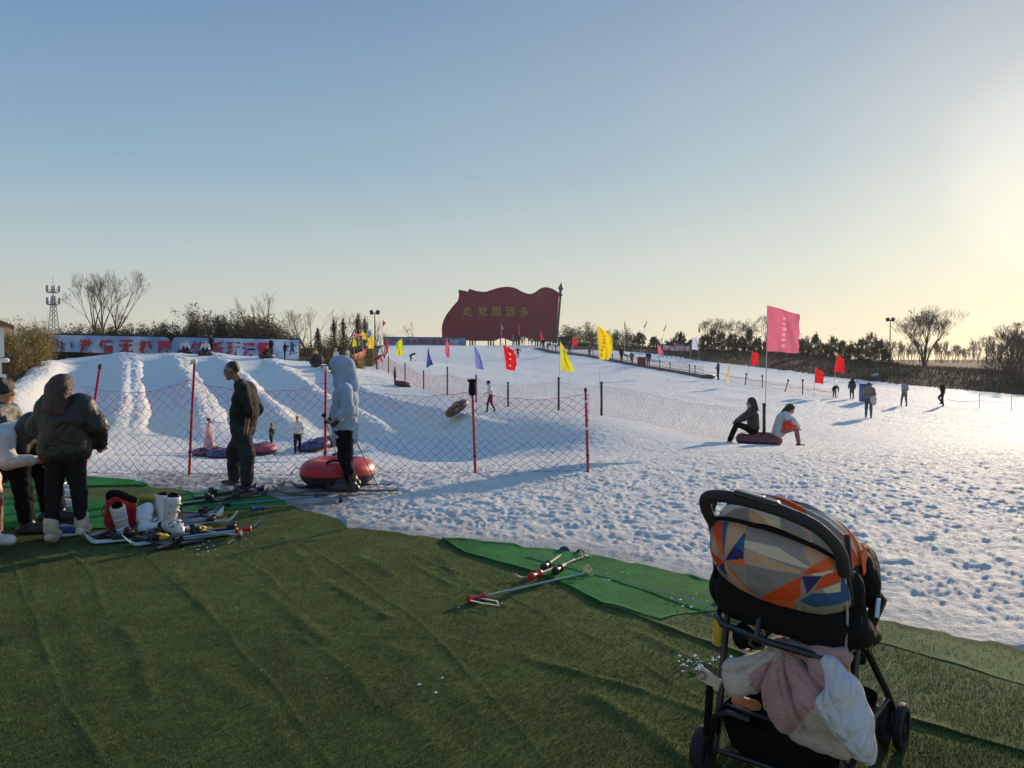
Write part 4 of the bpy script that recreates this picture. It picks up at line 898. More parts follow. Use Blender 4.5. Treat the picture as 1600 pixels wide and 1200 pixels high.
# front net: corner list (px, d) with hanging height
FNP = [(134, 10.35, 1.22), (297, 10.2, 1.30), (508, 10.25, 1.26), (742, 10.42, 1.14), (919, 10.45, 1.10)]
posts = [((130, 10.35), (156, 574), 'leaning red net post with a black tip behind the woman in the puffer jacket', True), ((295, 10.2), (304, 567), 'red net post with a white cap, left of the man', False),
         ((508, 10.25), (509, 578), 'red net post with a white cap beside the hooded skier', False), ((743, 10.42), (738, 606), 'red net post with a black glove on top, in the middle of the net', True), ((919, 10.45), (915, 610), 'red net post with frayed tape at the right end of the net', True)]
TAPE = mat('pale tape', (.7, .68, .6), .6)
for i, ((px, d), (tx, ty), lab, blk) in enumerate(posts):
    b0 = G(px, d); top = Vector(P(tx, ty, d)); r_ = thing('net_post', b0, lab, 'post', 'red posts of the front net'); v = top-b0
    MB().tube([(0, 0, -.08), tuple(v*.5), tuple(v)], [.019, .019, .017], 10).build('pole', REDP, r_)
    if not blk: soft_obj('cap', [ell(tuple(v+Vector((-.01, 0, .02))), (.045, .04, .035)), cone(tuple(v+Vector((0, 0, .03))), tuple(v+Vector((-.07, 0, -.02))), .02, .012)], mat('white cap', (.62, .6, .58), .6), r_, h=.01, k=.02)
    else: MB().tube([tuple(v*.985), tuple(v*1.03)], [.024, .022], 8).build('cap', PLAST, r_)
    b_ = MB(); q = v*.21; b_.tube([tuple(q-v*.012), tuple(q+v*.012)], .025, 8); b_.build('band', PLAST, r_)
    if i == 4:
        for k, f_ in enumerate((.35, .52, .62, .85)): MB().tube([tuple(v*f_), tuple(v*(f_+.03))], .0225, 8).build('tape', TAPE if k % 2 else REDP, r_)
g_ = Vector(P(738, 604, 10.4)); r_ = thing('glove', g_, 'black glove stuck on top of the middle red net post', 'glove')
soft_obj('palm', [cone((0, 0, -.08), (0, 0, .02), .055, .05)], BLK, r_, h=.012, k=.02)
for a_ in (-40, -15, 10, 32): MB().tube([(0, 0, .02), (math.sin(R(a_))*.07, 0, .04+math.cos(R(a_))*.05), (math.sin(R(a_))*.11, 0, .05+math.cos(R(a_))*.06)], [.02, .017, .013], 6).build('finger', BLK, r_)
def net(name, pts, cell, rows, cols_m, rad, label, seed=0, lean=.0, sagf=.10, jit=.25, group=None):
    """diamond netting hung between posts: pts (world base Vector, height)"""
    r_ = thing(name, pts[0][0], label, 'net', group); o = np.array(pts[0][0]); rg = np.random.default_rng(seed)
    P0 = []; 
    for (a, ha), (b_, hb) in zip(pts[:-1], pts[1:]):
        n_ = max(2, int(round((b_-a).length/cell))); 
        for i in range(n_): 
            f = i/n_; sg = 4*f*(1-f); q = a.lerp(b_, f); gz = float(snow_h(np.array([q.x]), np.array([q.y]))[0]) if q.y > 9.5 else q.z
            P0.append((q.x, q.y, min(gz, q.z+.3)+.02, (ha*(1-f)+hb*f)*(1-sagf*sg), sg))
    q = pts[-1][0]; P0.append((q.x, q.y, q.z, pts[-1][1], 0)); P0 = np.array(P0); nc = len(P0)
    t_ = np.linspace(0, 1, rows+1); ii = np.arange(nc)
    def node(i, j, half):
        f = i+(.5 if half else 0); f = np.clip(f, 0, nc-1); a0 = np.floor(f).astype(int); a1 = np.minimum(a0+1, nc-1); w_ = (f-a0)[:, None]; q = P0[a0]*(1-w_)+P0[a1]*w_
        tt = t_[j]; slack = q[:, 4]*math.sin(math.pi*tt)
        x = q[:, 0]+.02*np.sin(f*.7+tt*5)*slack; y = q[:, 1]+(.12*np.sin(f*.21+seed)+.06*np.sin(f*.5))*slack; z = q[:, 2]+q[:, 3]*(tt+ .03*np.sin(f*.35+tt*4)*slack)
        r = rg_n[(i+31*j) % 997]*cell*jit; return np.stack([x+r[:, 0]*.35, y+r[:, 1], z+r[:, 2]*.25], 1)
    rg_n = rg.normal(0, .5, (997, 3)); seg = {}
    for j in range(rows):
        A = node(ii, j, j % 2); B = node(ii, j+1, (j+1) % 2)
        k = min(int(t_[j]*len(cols_m)*1.0001), len(cols_m)-1); L = seg.setdefault(k, [[], []])
        L[0].append(A); L[1].append(B)
        if j % 2 == 0: L[0].append(A[1:]); L[1].append(B[:-1])
        else: L[0].append(A[:-1]); L[1].append(B[1:])
    top = node(ii, rows, rows % 2); L = seg[max(seg)]; L[0].append(top[:-1]); L[1].append(top[1:])
    bot = node(ii, 0, False); L = seg[0]; L[0].append(bot[:-1]); L[1].append(bot[1:])
    for k, (A, B) in sorted(seg.items()):
        mb = MB(); ribbon(mb, np.concatenate(A)-o, np.concatenate(B)-o, rad); mb.build(cols_m[k][1], cols_m[k][0], r_, smooth=False)
    return r_
fp = []
for i, (px, d, hgt) in enumerate(FNP):
    fp.append((G(px, d), hgt))
net('safety_net', fp, .14, 18, [(NB, 'blue_netting'), (NB, 'blue_netting'), (NB, 'blue_netting'), (NY, 'yellow_netting'), (NY, 'yellow_netting'), (NR, 'magenta_netting'), (NR, 'magenta_netting')][0:7], .0031, 'diamond net of blue, yellow and magenta cord hung between the red posts', 2, jit=.3)

PKN = mat('faded pink net cord', (.42, .12, .13), .7)
# (flag or post) row of the long pink net: px, d, post top row, thick?
LINE = [(1195, 19.3, 632), (940, 26, 598), (873, 28.5, 591), (794, 32, 598), (744, 35, 587), (699, 39, 574), (662, 44, 582), (633, 50, 568), (607, 56, 557), (585, 62, 556)]
lp = []
for px, d, ty in LINE:
    b0 = G(px, d); lp.append((b0, min(1.15, max(.6, Vector(P(px, ty, d)).z-b0.z-.1))))
net('safety_net', lp[:4], .11, 11, [(PKN, 'pink_netting')], .0024, 'long pink safety net beside the tubing hill, near half', 5, jit=.4)
net('safety_net', lp[3:], .16, 9, [(PKN, 'pink_netting')], .0036, 'long pink safety net climbing towards the left flags, far half', 6, jit=.4)

def flag(px, d, top, quad, col, label, cloth_m=None, post=None, group='flags on thin poles', text=None, wave=.10, text_m=None, thick=.010, bulge=0.0, base=None, tsz=.8):
    """pole from the ground to `top`; quad = pole-top, outer-top, outer-bottom, pole-bottom corners of the cloth"""
    b0 = G(px, d, .05) if base is None else Vector(base); r_ = thing('flag', b0, label, 'flag', group); o = np.array(b0)
    tp = P(top[0], top[1], d)-o
    MB().tube([(0, 0, 0), tuple(tp*.5+V3(.01, 0, 0)), tuple(tp)], [thick, thick*.9, thick*.6], 6).build('pole', MET, r_)
    if post is not None:
        pt = P(px, post, d)-o; MB().tube([(0, 0, -.1), tuple(pt*.5), tuple(pt)], [.045, .042, .040], 8).build('post', DKP, r_)
        c_ = MB(); c_.tube([tuple(pt*.97), tuple(pt*.97+V3(0, 0, .07))], .052, 8); c_.build('cap', PLAST, r_)
    Aq, Bq, Cq, Dq = [P(a[0], a[1], d)-o for a in quad]; L = max(np.linalg.norm(Bq-Aq), np.linalg.norm(Cq-Dq)); n_ = 150 if text else 26; s_ = np.linspace(0, 1, n_)[:, None, None]; t_ = np.linspace(0, 1, n_)[None, :, None]
    Pt = (1-t_)*((1-s_)*Aq+s_*Bq)+t_*((1-s_)*Dq+s_*Cq)
    ph = px*.7; S_ = s_[..., 0]; T_ = t_[..., 0]
    off = wave*L*S_**.7*(np.sin(7*S_+2.5*T_+ph)+.6*np.sin(13*S_-6*T_+ph*2)+.4*np.sin(21*T_+5*S_+ph))
    Pt = Pt.copy(); Pt[..., 1] += off; Pt[..., 0] += bulge*np.sin(math.pi*T_)*S_+.02*L*np.sin(17*T_+ph)*S_; Pt[..., 2] += .03*L*np.sin(6*S_+ph)*S_
    mb = MB(); mb.grid(Pt); co_ = mb.build('cloth', [cloth_m or col]+([text_m] if text else []), r_)
    if text:
        n = len(text); su, sv, du, ux, dx, uh = tsz; Hh = np.linalg.norm(Dq-Aq); m1 = n_-1; cu = (np.arange(m1)+.5)/m1; CU, CV = np.meshgrid(cu, cu, indexing='ij'); mk = np.zeros((m1, m1), bool)
        for k, ch in enumerate(text):
            me = glyph_mesh(ch, .03, False); V = np.array([v.co[:2] for v in me.vertices]); V -= (V.max(0)+V.min(0))/2
            gu = su+(sv-su)*k/max(1, n-1)+V[:, 0]*uh*Hh/L; gv = ux+(dx-ux)*k/max(1, n-1)-V[:, 1]*uh
            for p in me.polygons:
                a, b_, c_ = [np.array((gu[i], gv[i])) for i in p.vertices[:3]]; i0, i1 = [int(np.clip(f_(gu[list(p.vertices)])*m1+o_, 0, m1)) for f_, o_ in ((np.min, -1), (np.max, 2))]; j0, j1 = [int(np.clip(f_(gv[list(p.vertices)])*m1+o_, 0, m1)) for f_, o_ in ((np.min, -1), (np.max, 2))]
                X_ = CU[i0:i1, j0:j1]; Y_ = CV[i0:i1, j0:j1]; e = lambda p_, q_: (q_[0]-p_[0])*(Y_-p_[1])-(q_[1]-p_[1])*(X_-p_[0]); s1, s2, s3 = e(a, b_), e(b_, c_), e(c_, a)
                mk[i0:i1, j0:j1] |= ((s1 >= 0) & (s2 >= 0) & (s3 >= 0)) | ((s1 <= 0) & (s2 <= 0) & (s3 <= 0))
        co_.data.polygons.foreach_set('material_index', mk.ravel().astype(np.int32))
    return r_
_gl = {}
def glyph_mesh(ch, bold=0.0, sub=True):
    """a character of the built-in face as a flat mesh about one unit high"""
    key = (ch, bold)
    if key in _gl: return _gl[key]
    cu = bpy.data.curves.new('t', 'FONT'); cu.body = ch; cu.size = 1.0; cu.offset = bold; cu.resolution_u = 3; cu.fill_mode = 'BOTH' if hasattr(cu, 'fill_mode') else 'BOTH'
    ob = bpy.data.objects.new('t', cu); COL.objects.link(ob); bpy.context.view_layer.update(); dg = bpy.context.evaluated_depsgraph_get()
    me = bpy.data.meshes.new_from_object(ob.evaluated_get(dg)); bpy.data.objects.remove(ob); bpy.data.curves.remove(cu)
    bm = bmesh.new(); bm.from_mesh(me); bmesh.ops.triangulate(bm, faces=bm.faces)
    if sub:
        for _ in range(1): bmesh.ops.subdivide_edges(bm, edges=[e_ for e_ in bm.edges if e_.calc_length() > .15], cuts=2)
        bmesh.ops.triangulate(bm, faces=bm.faces)
    bm.to_mesh(me); bm.free(); _gl[key] = me; return me
def fm(name, col): return mat(name, col, .75, .06, 3, .1, 30, trans=.45, spec=.15)
FR = fm('red flag', (.62, .015, .02)); FY = fm('yellow green flag', (.62, .62, .03)); FB = fm('blue flag', (.03, .06, .36)); FP_ = fm('pink flag', (.72, .13, .25)); FLB = fm('periwinkle flag', (.18, .22, .58))
FYO = fm('golden flag', (.78, .58, .02)); FW_ = fm('white lavender flag', (.55, .57, .78)); FBP = fm('rose flag', (.62, .15, .24)); FD = fm('faded dark red flag', (.28, .05, .04))
TW = mat('pale print', (.88, .42, .50), .8, trans=.5); TO = mat('orange print', (.60, .09, .005), .8, trans=.4); TWR = mat('white print', (.85, .5, .5), .8, trans=.5)
g1 = 'flags along the pink net'
flag(1194, 19.3, (1199, 476), [(1199, 477), (1250, 491), (1248, 551), (1198, 549)], FBP, 'big rose pink flag with white characters above the seated pair', post=632, group=g1, text='太仓明月雪场'[:6], text_m=TW, wave=.035, tsz=(.53, .50, 0, .20, .86, .085), thick=.014)
flag(940, 26, (932, 505), [(933, 508), (953, 522), (950, 562), (937, 562)], FYO, 'golden yellow flag with orange characters, tallest in the middle', post=598, group=g1, text='太仓明月雪场'[:6], text_m=TO, wave=.05, bulge=.14, tsz=(.50, .20, 0, .22, .86, .095))
flag(873, 28.5, (875, 531), [(875, 533), (884, 547), (898, 582), (876, 578)], FY, 'yellow green triangular flag beside the golden flag', post=591, group=g1, wave=.09)
flag(794, 32, (785, 536), [(786, 538), (803, 548), (804, 580), (791, 577)], FR, 'bright red flag with white characters in front of the red monument', post=598, group=g1, text='滑雪场', text_m=TWR, wave=.08, bulge=.1, tsz=(.5, .42, 0, .28, .80, .11))
flag(744, 35, (741, 538), [(741, 540), (750, 553), (756, 578), (744, 576)], FLB, 'periwinkle blue flag left of the bright red one', post=587, group=g1, wave=.1)
flag(699, 39, (698, 525), [(698, 526), (703, 545), (701, 560), (695, 552)], FP_, 'slim pink flag hanging before the far banner', post=574, group=g1, wave=.1)
flag(671, 43, (669, 540), [(669, 541), (672, 556), (677, 569), (666, 575)], FB, 'small deep blue flag on a bare thin pole', group=g1, wave=.1)
flag(633, 50, (628, 527), [(628, 529), (620, 535), (619, 556), (631, 555)], FY, 'yellow green flag flying left, second from the net\'s far end', post=568, group=g1, wave=.1)
flag(607, 56, (605, 528), [(605, 529), (608, 531), (606, 551), (602, 556)], FR, 'narrow red flag at the far end of the pink net', post=557, group=g1, wave=.1)
r_ = thing('net_post', G(662, 44), 'short dark post without a flag in the pink net', 'post'); MB().tube([(0, 0, -.1), (0, 0, 1.05)], .045, 8).build('pole', DKP, r_); MB().tube([(0, 0, 1.04), (0, 0, 1.1)], .05, 8).build('cap', PLAST, r_)
g2 = 'flags crowded at the left bush'
for px, d, top, quad, m_, lab in [
 (555, 60, (552, 526), [(552, 527), (557, 534), (558, 541), (550, 541)], FY, 'yellow green flag at the left of the bush cluster'),
 (557, 64, (554, 519), [(554, 520), (562, 522), (559, 529), (555, 529)], FP_, 'pink flag above the yellow green one at the bush'),
 (568, 62, (565, 515), [(565, 516), (572, 522), (572, 531), (566, 530)], FYO, 'golden flag in the middle of the bush cluster'),
 (576, 66, (573, 513), [(573, 514), (580, 519), (580, 526), (574, 522)], FLB, 'blue flag high at the right of the bush cluster'),
 (583, 60, (584, 520), [(584, 522), (576, 529), (575, 544), (583, 545)], FYO, 'large golden flag at the right of the bush cluster'),
 (570, 58, (568, 543), [(568, 544), (572, 547), (571, 556), (566, 557)], FP_, 'low pale pink flag before the bush'),
 (595, 75, (598, 499), [(598, 500), (603, 505), (599, 510), (598, 510)], FR, 'small red pennant high on its pole near the lamp post'),
]: flag(px, d, top, quad, m_, lab, group=g2, wave=.1, thick=.018)
g3 = 'flags along the conveyor'
for px, d, top, quad, m_, lab in [
 (846, 118, (845, 515), [(845, 516), (847, 522), (849, 529), (844, 529)], FR, 'small red pennant before the monument base'),
 (811, 124, (811, 505), [(811, 506), (812.5, 512), (812, 521), (810, 521)], FD, 'thin dull red pennant hanging before the monument'),
 (784, 124, (783, 505), [(783, 506), (785, 510), (787, 514), (785, 515)], FLB, 'tiny bluish pennant before the middle of the monument'),
 (894, 98, (895, 526), [(895, 527), (901, 530), (903, 539), (895, 541)], FR, 'red flag just right of the monument pole'),
 (976, 98, (976, 501), [(975.5, 502), (977, 504), (977, 513), (975.5, 514)], FD, 'dark narrow pennant high above the pines, leftmost of three'),
 (998, 98, (1011, 500), [(1011, 501), (1011, 504), (1007, 512), (1005, 512)], FD, 'slanting red pennant high above the pines'),
 (1027, 98, (1041, 505), [(1041.5, 506), (1041, 510), (1038, 517), (1036, 517)], FD, 'slanting dark pennant right of the slanting red one'),
 (1092, 96, (1092, 506), [(1092, 507), (1094, 515), (1094, 520), (1091, 519)], FD, 'slim red pennant before the bare willow'),
 (1032, 77, (1027, 537), [(1028, 538), (1034, 545), (1037, 553), (1028, 554)], FP_, 'bright pink flag on the conveyor fence'),
 (1077, 70, (1081, 527), [(1082, 528), (1089, 526), (1091, 547), (1081, 546)], FW_, 'lavender white flag on the conveyor fence'),
 (1164, 60, (1176, 547), [(1176, 549), (1186, 553), (1184, 571), (1174, 571)], FR, 'red flag on a slanting pole left of the big rose flag'),
 (1272, 50.5, (1274, 573), [(1274, 574), (1288, 582), (1286, 600), (1273, 598)], FR, 'lower of the two red flags right of the big rose flag'),
 (1301, 52, (1308, 552), [(1308, 553), (1319, 562), (1321, 582), (1303, 581)], FR, 'upper of the two red flags right of the big rose flag'),
]: flag(px, d, top, quad, m_, lab, group=g3, wave=.09, thick=.012+.0001*d)
# fallen yellow flag beside the skier at the conveyor foot
b0 = G(1133, 64); r_ = thing('flag', b0, 'crumpled yellow flag leaning in the snow beside the blue jacketed skier', 'flag', g3)
MB().tube([(0, 0, 0), (.45, .1, 1.5)], .014, 6).build('pole', MET, r_)
s_ = np.linspace(0, 1, 16)[:, None]; t_ = np.linspace(0, 1, 16)[None]; MB().grid(np.stack([.08+.45*s_*.75+.12*t_+.3*t_*s_*0, .1+.08*np.sin(6*s_+4*t_), .12+1.35*s_**.9+.0*t_-.12*t_*(1-s_)], -1)).build('cloth', FYO, r_)
b_ = r_.children[-1]

# black knobbed rope posts
g4 = 'black topped rope posts'
RP = [(957, 86, 555), (1047, 75, 569), (1086, 69, 573), (1164, 60, 586), (1191, 57, 589), (1226, 54, 596), (1254, 51.5, 596), (1031, 77, 565), (1077, 70, 572)]
RN = {957: 'thick dark rope post under the golden flag', 1047: 'slim rope post right of the bright pink flag', 1086: 'slim rope post right of the lavender flag', 1164: 'rope post at the foot of the slanting red flag', 1191: 'rope post just left of the big flag pole', 1226: 'leaning rope post right of the big flag pole', 1254: 'upright rope post between the leaning one and the red flags', 1031: 'thick dark post at the foot of the bright pink flag', 1077: 'thick dark post at the foot of the lavender flag'}
for px, d, ty in RP:
    b0 = G(px, d, .05); h_ = Vector(P(px, ty, d)).z-b0.z; r_ = thing('rope_post', b0, RN[px], 'post', g4); lx = {1226: .25, 1164: .08}.get(px, 0)
    MB().tube([(0, 0, 0), (lx*h_/.8, 0, h_)], .04, 8).build('pole', DKP, r_); MB().lathe([(.0, h_), (.07, h_+.01), (.085, h_+.07), (.06, h_+.15), (0, h_+.16)], (lx*h_/.8, 0, 0), n=10).build('knob', PLAST, r_)
for px, d, ty in ((1530, 44, 616), (1580, 43, 618)):
    b0 = G(px, d, .05); h_ = Vector(P(px, ty, d)).z-b0.z; r_ = thing('rope_post', b0, 'thin stake with a sagging rope, %s of the two at the right edge' % ('left' if px < 1550 else 'right'), 'post', 'thin stakes at the right'); MB().tube([(0, 0, 0), (0, 0, h_)], .018, 6).build('pole', DKP, r_); MB().tube([(0, 0, h_-.05), (0, 0, h_)], .03, 6).build('cap', PLAST, r_)
def rope(pts, label, rad=.012, m=None, sag=.12):
    r_ = []; 
    for a, b_ in zip(pts[:-1], pts[1:]):
        for i in range(8): f = i/8; q = a.lerp(b_, f); r_.append((q.x, q.y, q.z-sag*4*f*(1-f)))
    r_.append(tuple(pts[-1])); mb = MB(); mb.tube(r_, rad, 5); ob = mb.build('rope', m or NR); return tag(ob, label, 'rope')
rope([G(1480, 46)+Vector((0, 0, .45)), G(1530, 44)+Vector((0, 0, .5)), G(1580, 43)+Vector((0, 0, .5)), G(1640, 42)+Vector((0, 0, .5))], 'thin rope sagging between the two stakes at the right', .010)
rope([G(1031, 77)+Vector((0, 0, .75)), G(1047, 75)+Vector((0, 0, .7)), G(1077, 70)+Vector((0, 0, .7)), G(1086, 69)+Vector((0, 0, .7)), G(1130, 63.5)+Vector((0, 0, .7)), G(1164, 60)+Vector((0, 0, .6)), G(1191, 57)+Vector((0, 0, .55)), G(1226, 54)+Vector((0, 0, .5)), G(1254, 51.5)+Vector((0, 0, .5)), G(1272, 50.5)+Vector((0, 0, .5)), G(1310, 49.5)+Vector((0, 0, .5))], 'pink rope strung along the black topped posts below the conveyor', .014, PKN)
cv = [G(px, d) for px, d in ((1310, 50.5), (1272, 51.5), (1226, 55), (1164, 61), (1140, 63))]
net('safety_net', [(p_, .55) for p_ in cv], .22, 4, [(PKN, 'pink_netting')], .005, 'low pink net along the rope posts right of the conveyor', 8)

# conveyor (magic carpet)
cl = [(1106, 66.5), (1060, 72), (1000, 80), (950, 88), (897, 97), (860, 108), (835, 118)]
cp_ = [G(px, d) for px, d in cl]; r_ = thing('ski_conveyor', cp_[0], 'long low conveyor belt carrying skiers up the slope beside the rope fence', 'conveyor'); o = np.array(cp_[0])
pts = []
for a, b_ in zip(cp_[:-1], cp_[1:]):
    for i in range(6): q = a.lerp(b_, i/6); pts.append((q.x, q.y, ground_h(q.x, q.y)+.10))
pts = np.array(pts)-o; T = np.gradient(pts, axis=0); T[:, 2] = 0; T /= np.linalg.norm(T, axis=1, keepdims=True); Nn = np.stack([T[:, 1], -T[:, 0], T[:, 2]*0], 1)
BELT = mat('belt rubber', (.03, .025, .028), .7, .2, 5); RAILM = mat('dark red rail', (.10, .02, .028), .6, .2, 5)
def strip(off, w_, z0, z1, nm, m):
    A = pts+Nn*(off-w_/2); B = pts+Nn*(off+w_/2); g = np.stack([A+[0, 0, z0], A+[0, 0, z1], B+[0, 0, z1], B+[0, 0, z0]]); mb = MB(); mb.grid(g, 0, True)
    for e_ in (0, -1): mb.add(g[:, e_], [(0, 1, 2, 3)])
    return mb.build(nm, m, r_, smooth=False)
strip(0, .6, -.2, .0, 'belt', BELT); strip(-.42, .16, -.25, .10, 'rail', RAILM); strip(.42, .16, -.25, .10, 'rail', RAILM); strip(.95, .05, .12, .17, 'cable', PLAST)
mb = MB(); mb.box((0, -.0, .15), (1.0, .8, .35), rotm('Z', 30), bev=.05); mb.build('drive_box', PLAST, r_)
# pink fence net beyond the belt
cn = [G(px, d) for px, d in ((1100, 69), (1060, 75), (1000, 83), (950, 91), (900, 101), (868, 110))]
net('safety_net', [(p_, .9) for p_ in cn], .35, 4, [(PKN, 'pink_netting')], .010, 'pink net running up behind the conveyor', 9)

# ================================================================= BOXES
r_ = thing('crate', G(1003, 79.5), 'dull red box standing behind the conveyor', 'box'); mb = MB(); mb.box((0, .2, .55), (.85, .5, .95), bev=.03); mb.build('panel', cloth('dull red board', (.26, .05, .04)), r_)
for x in (-.36, .36): MB().box((x, .0, .02), (.07, .07, .28)).build('leg', DKP, r_)
r_ = thing('crate', G(1355, 47), 'tall blue box behind the person carrying a beige bag', 'box'); mb = MB(); mb.box((0, .25, .60), (.62, .5, 1.1), bev=.04); mb.build('shell', mat('blue box', (.03, .08, .30), .5, .1, 4), r_); mb = MB(); mb.box((0, .25, 1.17), (.68, .56, .07), bev=.02); mb.build('lid', mat('darker blue', (.02, .05, .2), .5), r_)

# ================================================================= FAR AND MIDDLE PEOPLE
gk = 'people in the tubing basin'; gc = 'people on the tubing crest'; gs = 'people on the ski slope'
def skirt(m, z1=.95, r1=.16, r0=.34, z0=.25):
    def f(root, J, h): soft_obj('dress', [cone((0, 0, z1), (0, 0, z0+.1), r1, r0*.8), ell((0, 0, z0), (r0, r0, .14))], m, root, h=h, k=.05, noise=.012, nscale=10)
    return f
def pskis(root, J, h):
    for s_ in (1, -1):
        an = J['anl' if s_ > 0 else 'anr']; s2 = np.linspace(0, 1, 12); g = []
        for yy, zz in ((-.045, 0), (-.045, .015), (.045, .015), (.045, 0)): g.append(np.stack([an[0]-.7+s2*1.5, an[1]+yy+0*s2, .015+zz+np.where(s2 > .88, (s2-.88)*1.1, 0)], -1))
        MB().grid(np.array(g), 0, True).build('ski', PLAST, root)
person(327, 23.4, 58, 20, 'stand', 'girl in a pale pink dress standing on tubes left of the man', top=PINK, legs=PINK, hair='bun', group=gk, extra=skirt(PINK), scarf=None)
person(424, 24, 46, 15, 'phone', 'child in a dark vest holding up a phone behind the pink tube', top=cloth('dark vest', (.05, .05, .03)), legs=NAVY, hair='short', group=gk)
person(465, 23.6, 59, -60, 'hold', 'child in a white jacket and dark trousers beside the blue tube', top=WHT, legs=BLK, hair='bun', hairm=HAIRR, group=gk, over=dict(wrl=(.34, .16, .95)))
torus_tube(327, 23.0, .50, (two_tone('violet tube cover', (.22, .08, .2), (.12, .02, .07)), TUBEB), 'purple snow tube at the feet of the girl in pink', rr=.13)
torus_tube(346, 22.4, .42, (TUBEBL, TUBEB), 'dark blue snow tube half hidden behind the man', rr=.12)
torus_tube(407, 23.4, .52, (cloth('rose tube cover', (.38, .05, .08), rough=.5), TUBEB), 'rose red snow tube beside the child with a phone', rr=.17)
torus_tube(491, 24.4, .55, (TUBEBL, TUBEB), 'blue patterned snow tube held by the child in white', rr=.16, yaw=20, tilt=(0, -10))
torus_tube(513, 25.5, .50, (TUBEMR, TUBEB), 'maroon snow tube behind the blue patterned one', rr=.15)
person(617, 45, 29, 0, 'stand', 'small child standing beside a maroon tube on the upper lane', top=cloth('olive jacket', (.06, .06, .05)), legs=BLK, group=gk, over=dict(wrr=(.2, -.2, .85)))
torus_tube(629, 44.5, .52, (TUBEMR, TUBEB), 'maroon snow tube on the upper lane beside the small child', rr=.17, tilt=(0, 12))
person(767, 30, 50, 175, 'pull', 'child in a white top and maroon leggings dragging a tube uphill', top=WHT, legs=MAROON, hair=None, hat=BLK, group=gk, over=dict(wrr=(.22, -.1, 1.02), wrl=(.3, .1, 1.0), elr=(.1, -.25, 1.1), ell=(.1, .25, 1.1)), yaw_=0) if False else person(767, 29.6, 50, 178, 'pull', 'child in a white top and maroon leggings dragging a tube uphill', top=WHT, legs=MAROON, hair=None, hat=BLK, group=gk, over=dict(wrr=(.30, -.1, 1.02), wrl=(.28, .1, 1.0), elr=(.1, -.25, 1.1), ell=(.1, .25, 1.1)))
torus_tube(717, 28.2, .50, (TUBEYL, mat('grey green base', (.05, .055, .04), .6)), 'yellow and dark camouflage tube tipped on the snow ridge', tilt=(8, -34), yaw=0, rr=.16, lift=.22)
rope([Vector(P(732, 650, 28.4)), Vector(P(748, 638, 29.2))], 'tow rope between the camouflage tube and the child in white', .012, BLK, 0)
# crest
person(330, 50.3, 31, 150, 'walk', 'person in dark clothes walking on the crest before the banner', top=BLK, legs=BLK, group=gc)
def sitter(px, d, hpx, yaw, lab, top, tube, tl, legs=BLK, hair='short', dz=.06):
    t_ = torus_tube(px, d, .52, (tube, TUBEB), tl, rr=.17, yaw=yaw)
    person(px, d, hpx, yaw, 'sit', lab, top=top, legs=legs, hair=hair, group=gc, loc=t_.location+Vector((0, 0, dz)))
sitter(321, 49.2, 38, -70, 'child in white sitting in a tube at the top of the lane', WHT, TUBEDK, 'dark tube carrying the child in white at the top of the lane')
person(424, 50.0, 31, -20, 'hold', 'person in black with a white bag standing behind a seated tuber', top=BLK, legs=BLK, hairm=HAIRR, group=gc)
sitter(417, 49.0, 30, -95, 'rider lying low in a maroon tube at the top of the lane', MAROON, TUBEMR, 'maroon tube at the top of the lane below the person in black', dz=.1)
person(445, 50.3, 29, 10, 'phone', 'person in black pointing right before the banner end', top=BLK, legs=BLK, group=gc, over=dict(wrr=(.45, -.2, 1.3), elr=(.22, -.24, 1.25)))
sitter(289, 52.5, 36, -60, 'person in white sitting low behind the crest before the banner', WHT, TUBEDK, 'dark tube behind the crest before the banner')
person(493, 48, 27, -40, 'hold', 'child in a yellow orange top holding a dark tube at the bush', top=YEL, legs=BLK, group=gc)
torus_tube(495, 47.5, .45, (TUBEDK, TUBEB), 'dark tube held upright before the child in yellow', tilt=(80, 0), rr=.14, lift=.35)
torus_tube(515, 47, .55, (TUBEBL, TUBEB), 'dark blue tube lying beside the bush', rr=.13)
person(525, 49, 30, -120, 'stand', 'person in a white beanie behind the hooded skier\'s head', top=WHT, legs=GREY, hair=None, hat=WHT, group=gc)
person(543, 50, 33, 160, 'walk', 'person in a pale grey jacket walking down beside the bush', top=cloth('pale grey jacket', (.36, .34, .32)), legs=cloth('grey beige trousers', (.2, .17, .15)), group=gc)
person(589, 60, 32, 0, 'bend', 'person in a red ski suit bending over at the pink net', top=RED, legs=MAROON, group=gs)
person(642, 88, 20, 0, 'lunge', 'crouching skier in dark clothes on the upper left of the slope', top=BLK, legs=BLK, group=gs, extra=pskis)
person(809, 93, 19, -90, 'skiup', 'skier in maroon with arms out below the monument', top=MAROON, legs=MAROON, group=gs, extra=pskis)
person(849, 112, 19, -80, 'stand', 'skier in black beside the red pennant at the conveyor top', top=BLK, legs=GREY, group=gs, extra=pskis)
gq = 'people gathered under the monument'
Q_ = [(801, 126, 18, GREY, GREY, 'person in grey at the left of the crowd under the monument'), (811, 124, 18, MAROON, BLK, 'person in black and maroon under the dull red pennant'), (816, 127, 15, WHT, BRN, 'person in a white top in the crowd under the monument'), (820, 126, 15, GREY, WHT, 'person in pale trousers in the crowd under the monument'),
 (826, 125, 14, BRN, CREAM, 'person in brown in the crowd right of the pale trousers'), (831, 125, 13, CREAM, BRN, 'person in cream at the right of the crowd under the monument'), (856, 112, 13, GREY, GREY, 'small grey figure right of the skier in black'), (863, 110, 14, WHT, MAROON, 'small figure in white and maroon behind the conveyor top'), (868, 108, 14, TEAL, BLK, 'small figure in teal beside the monument pole')]
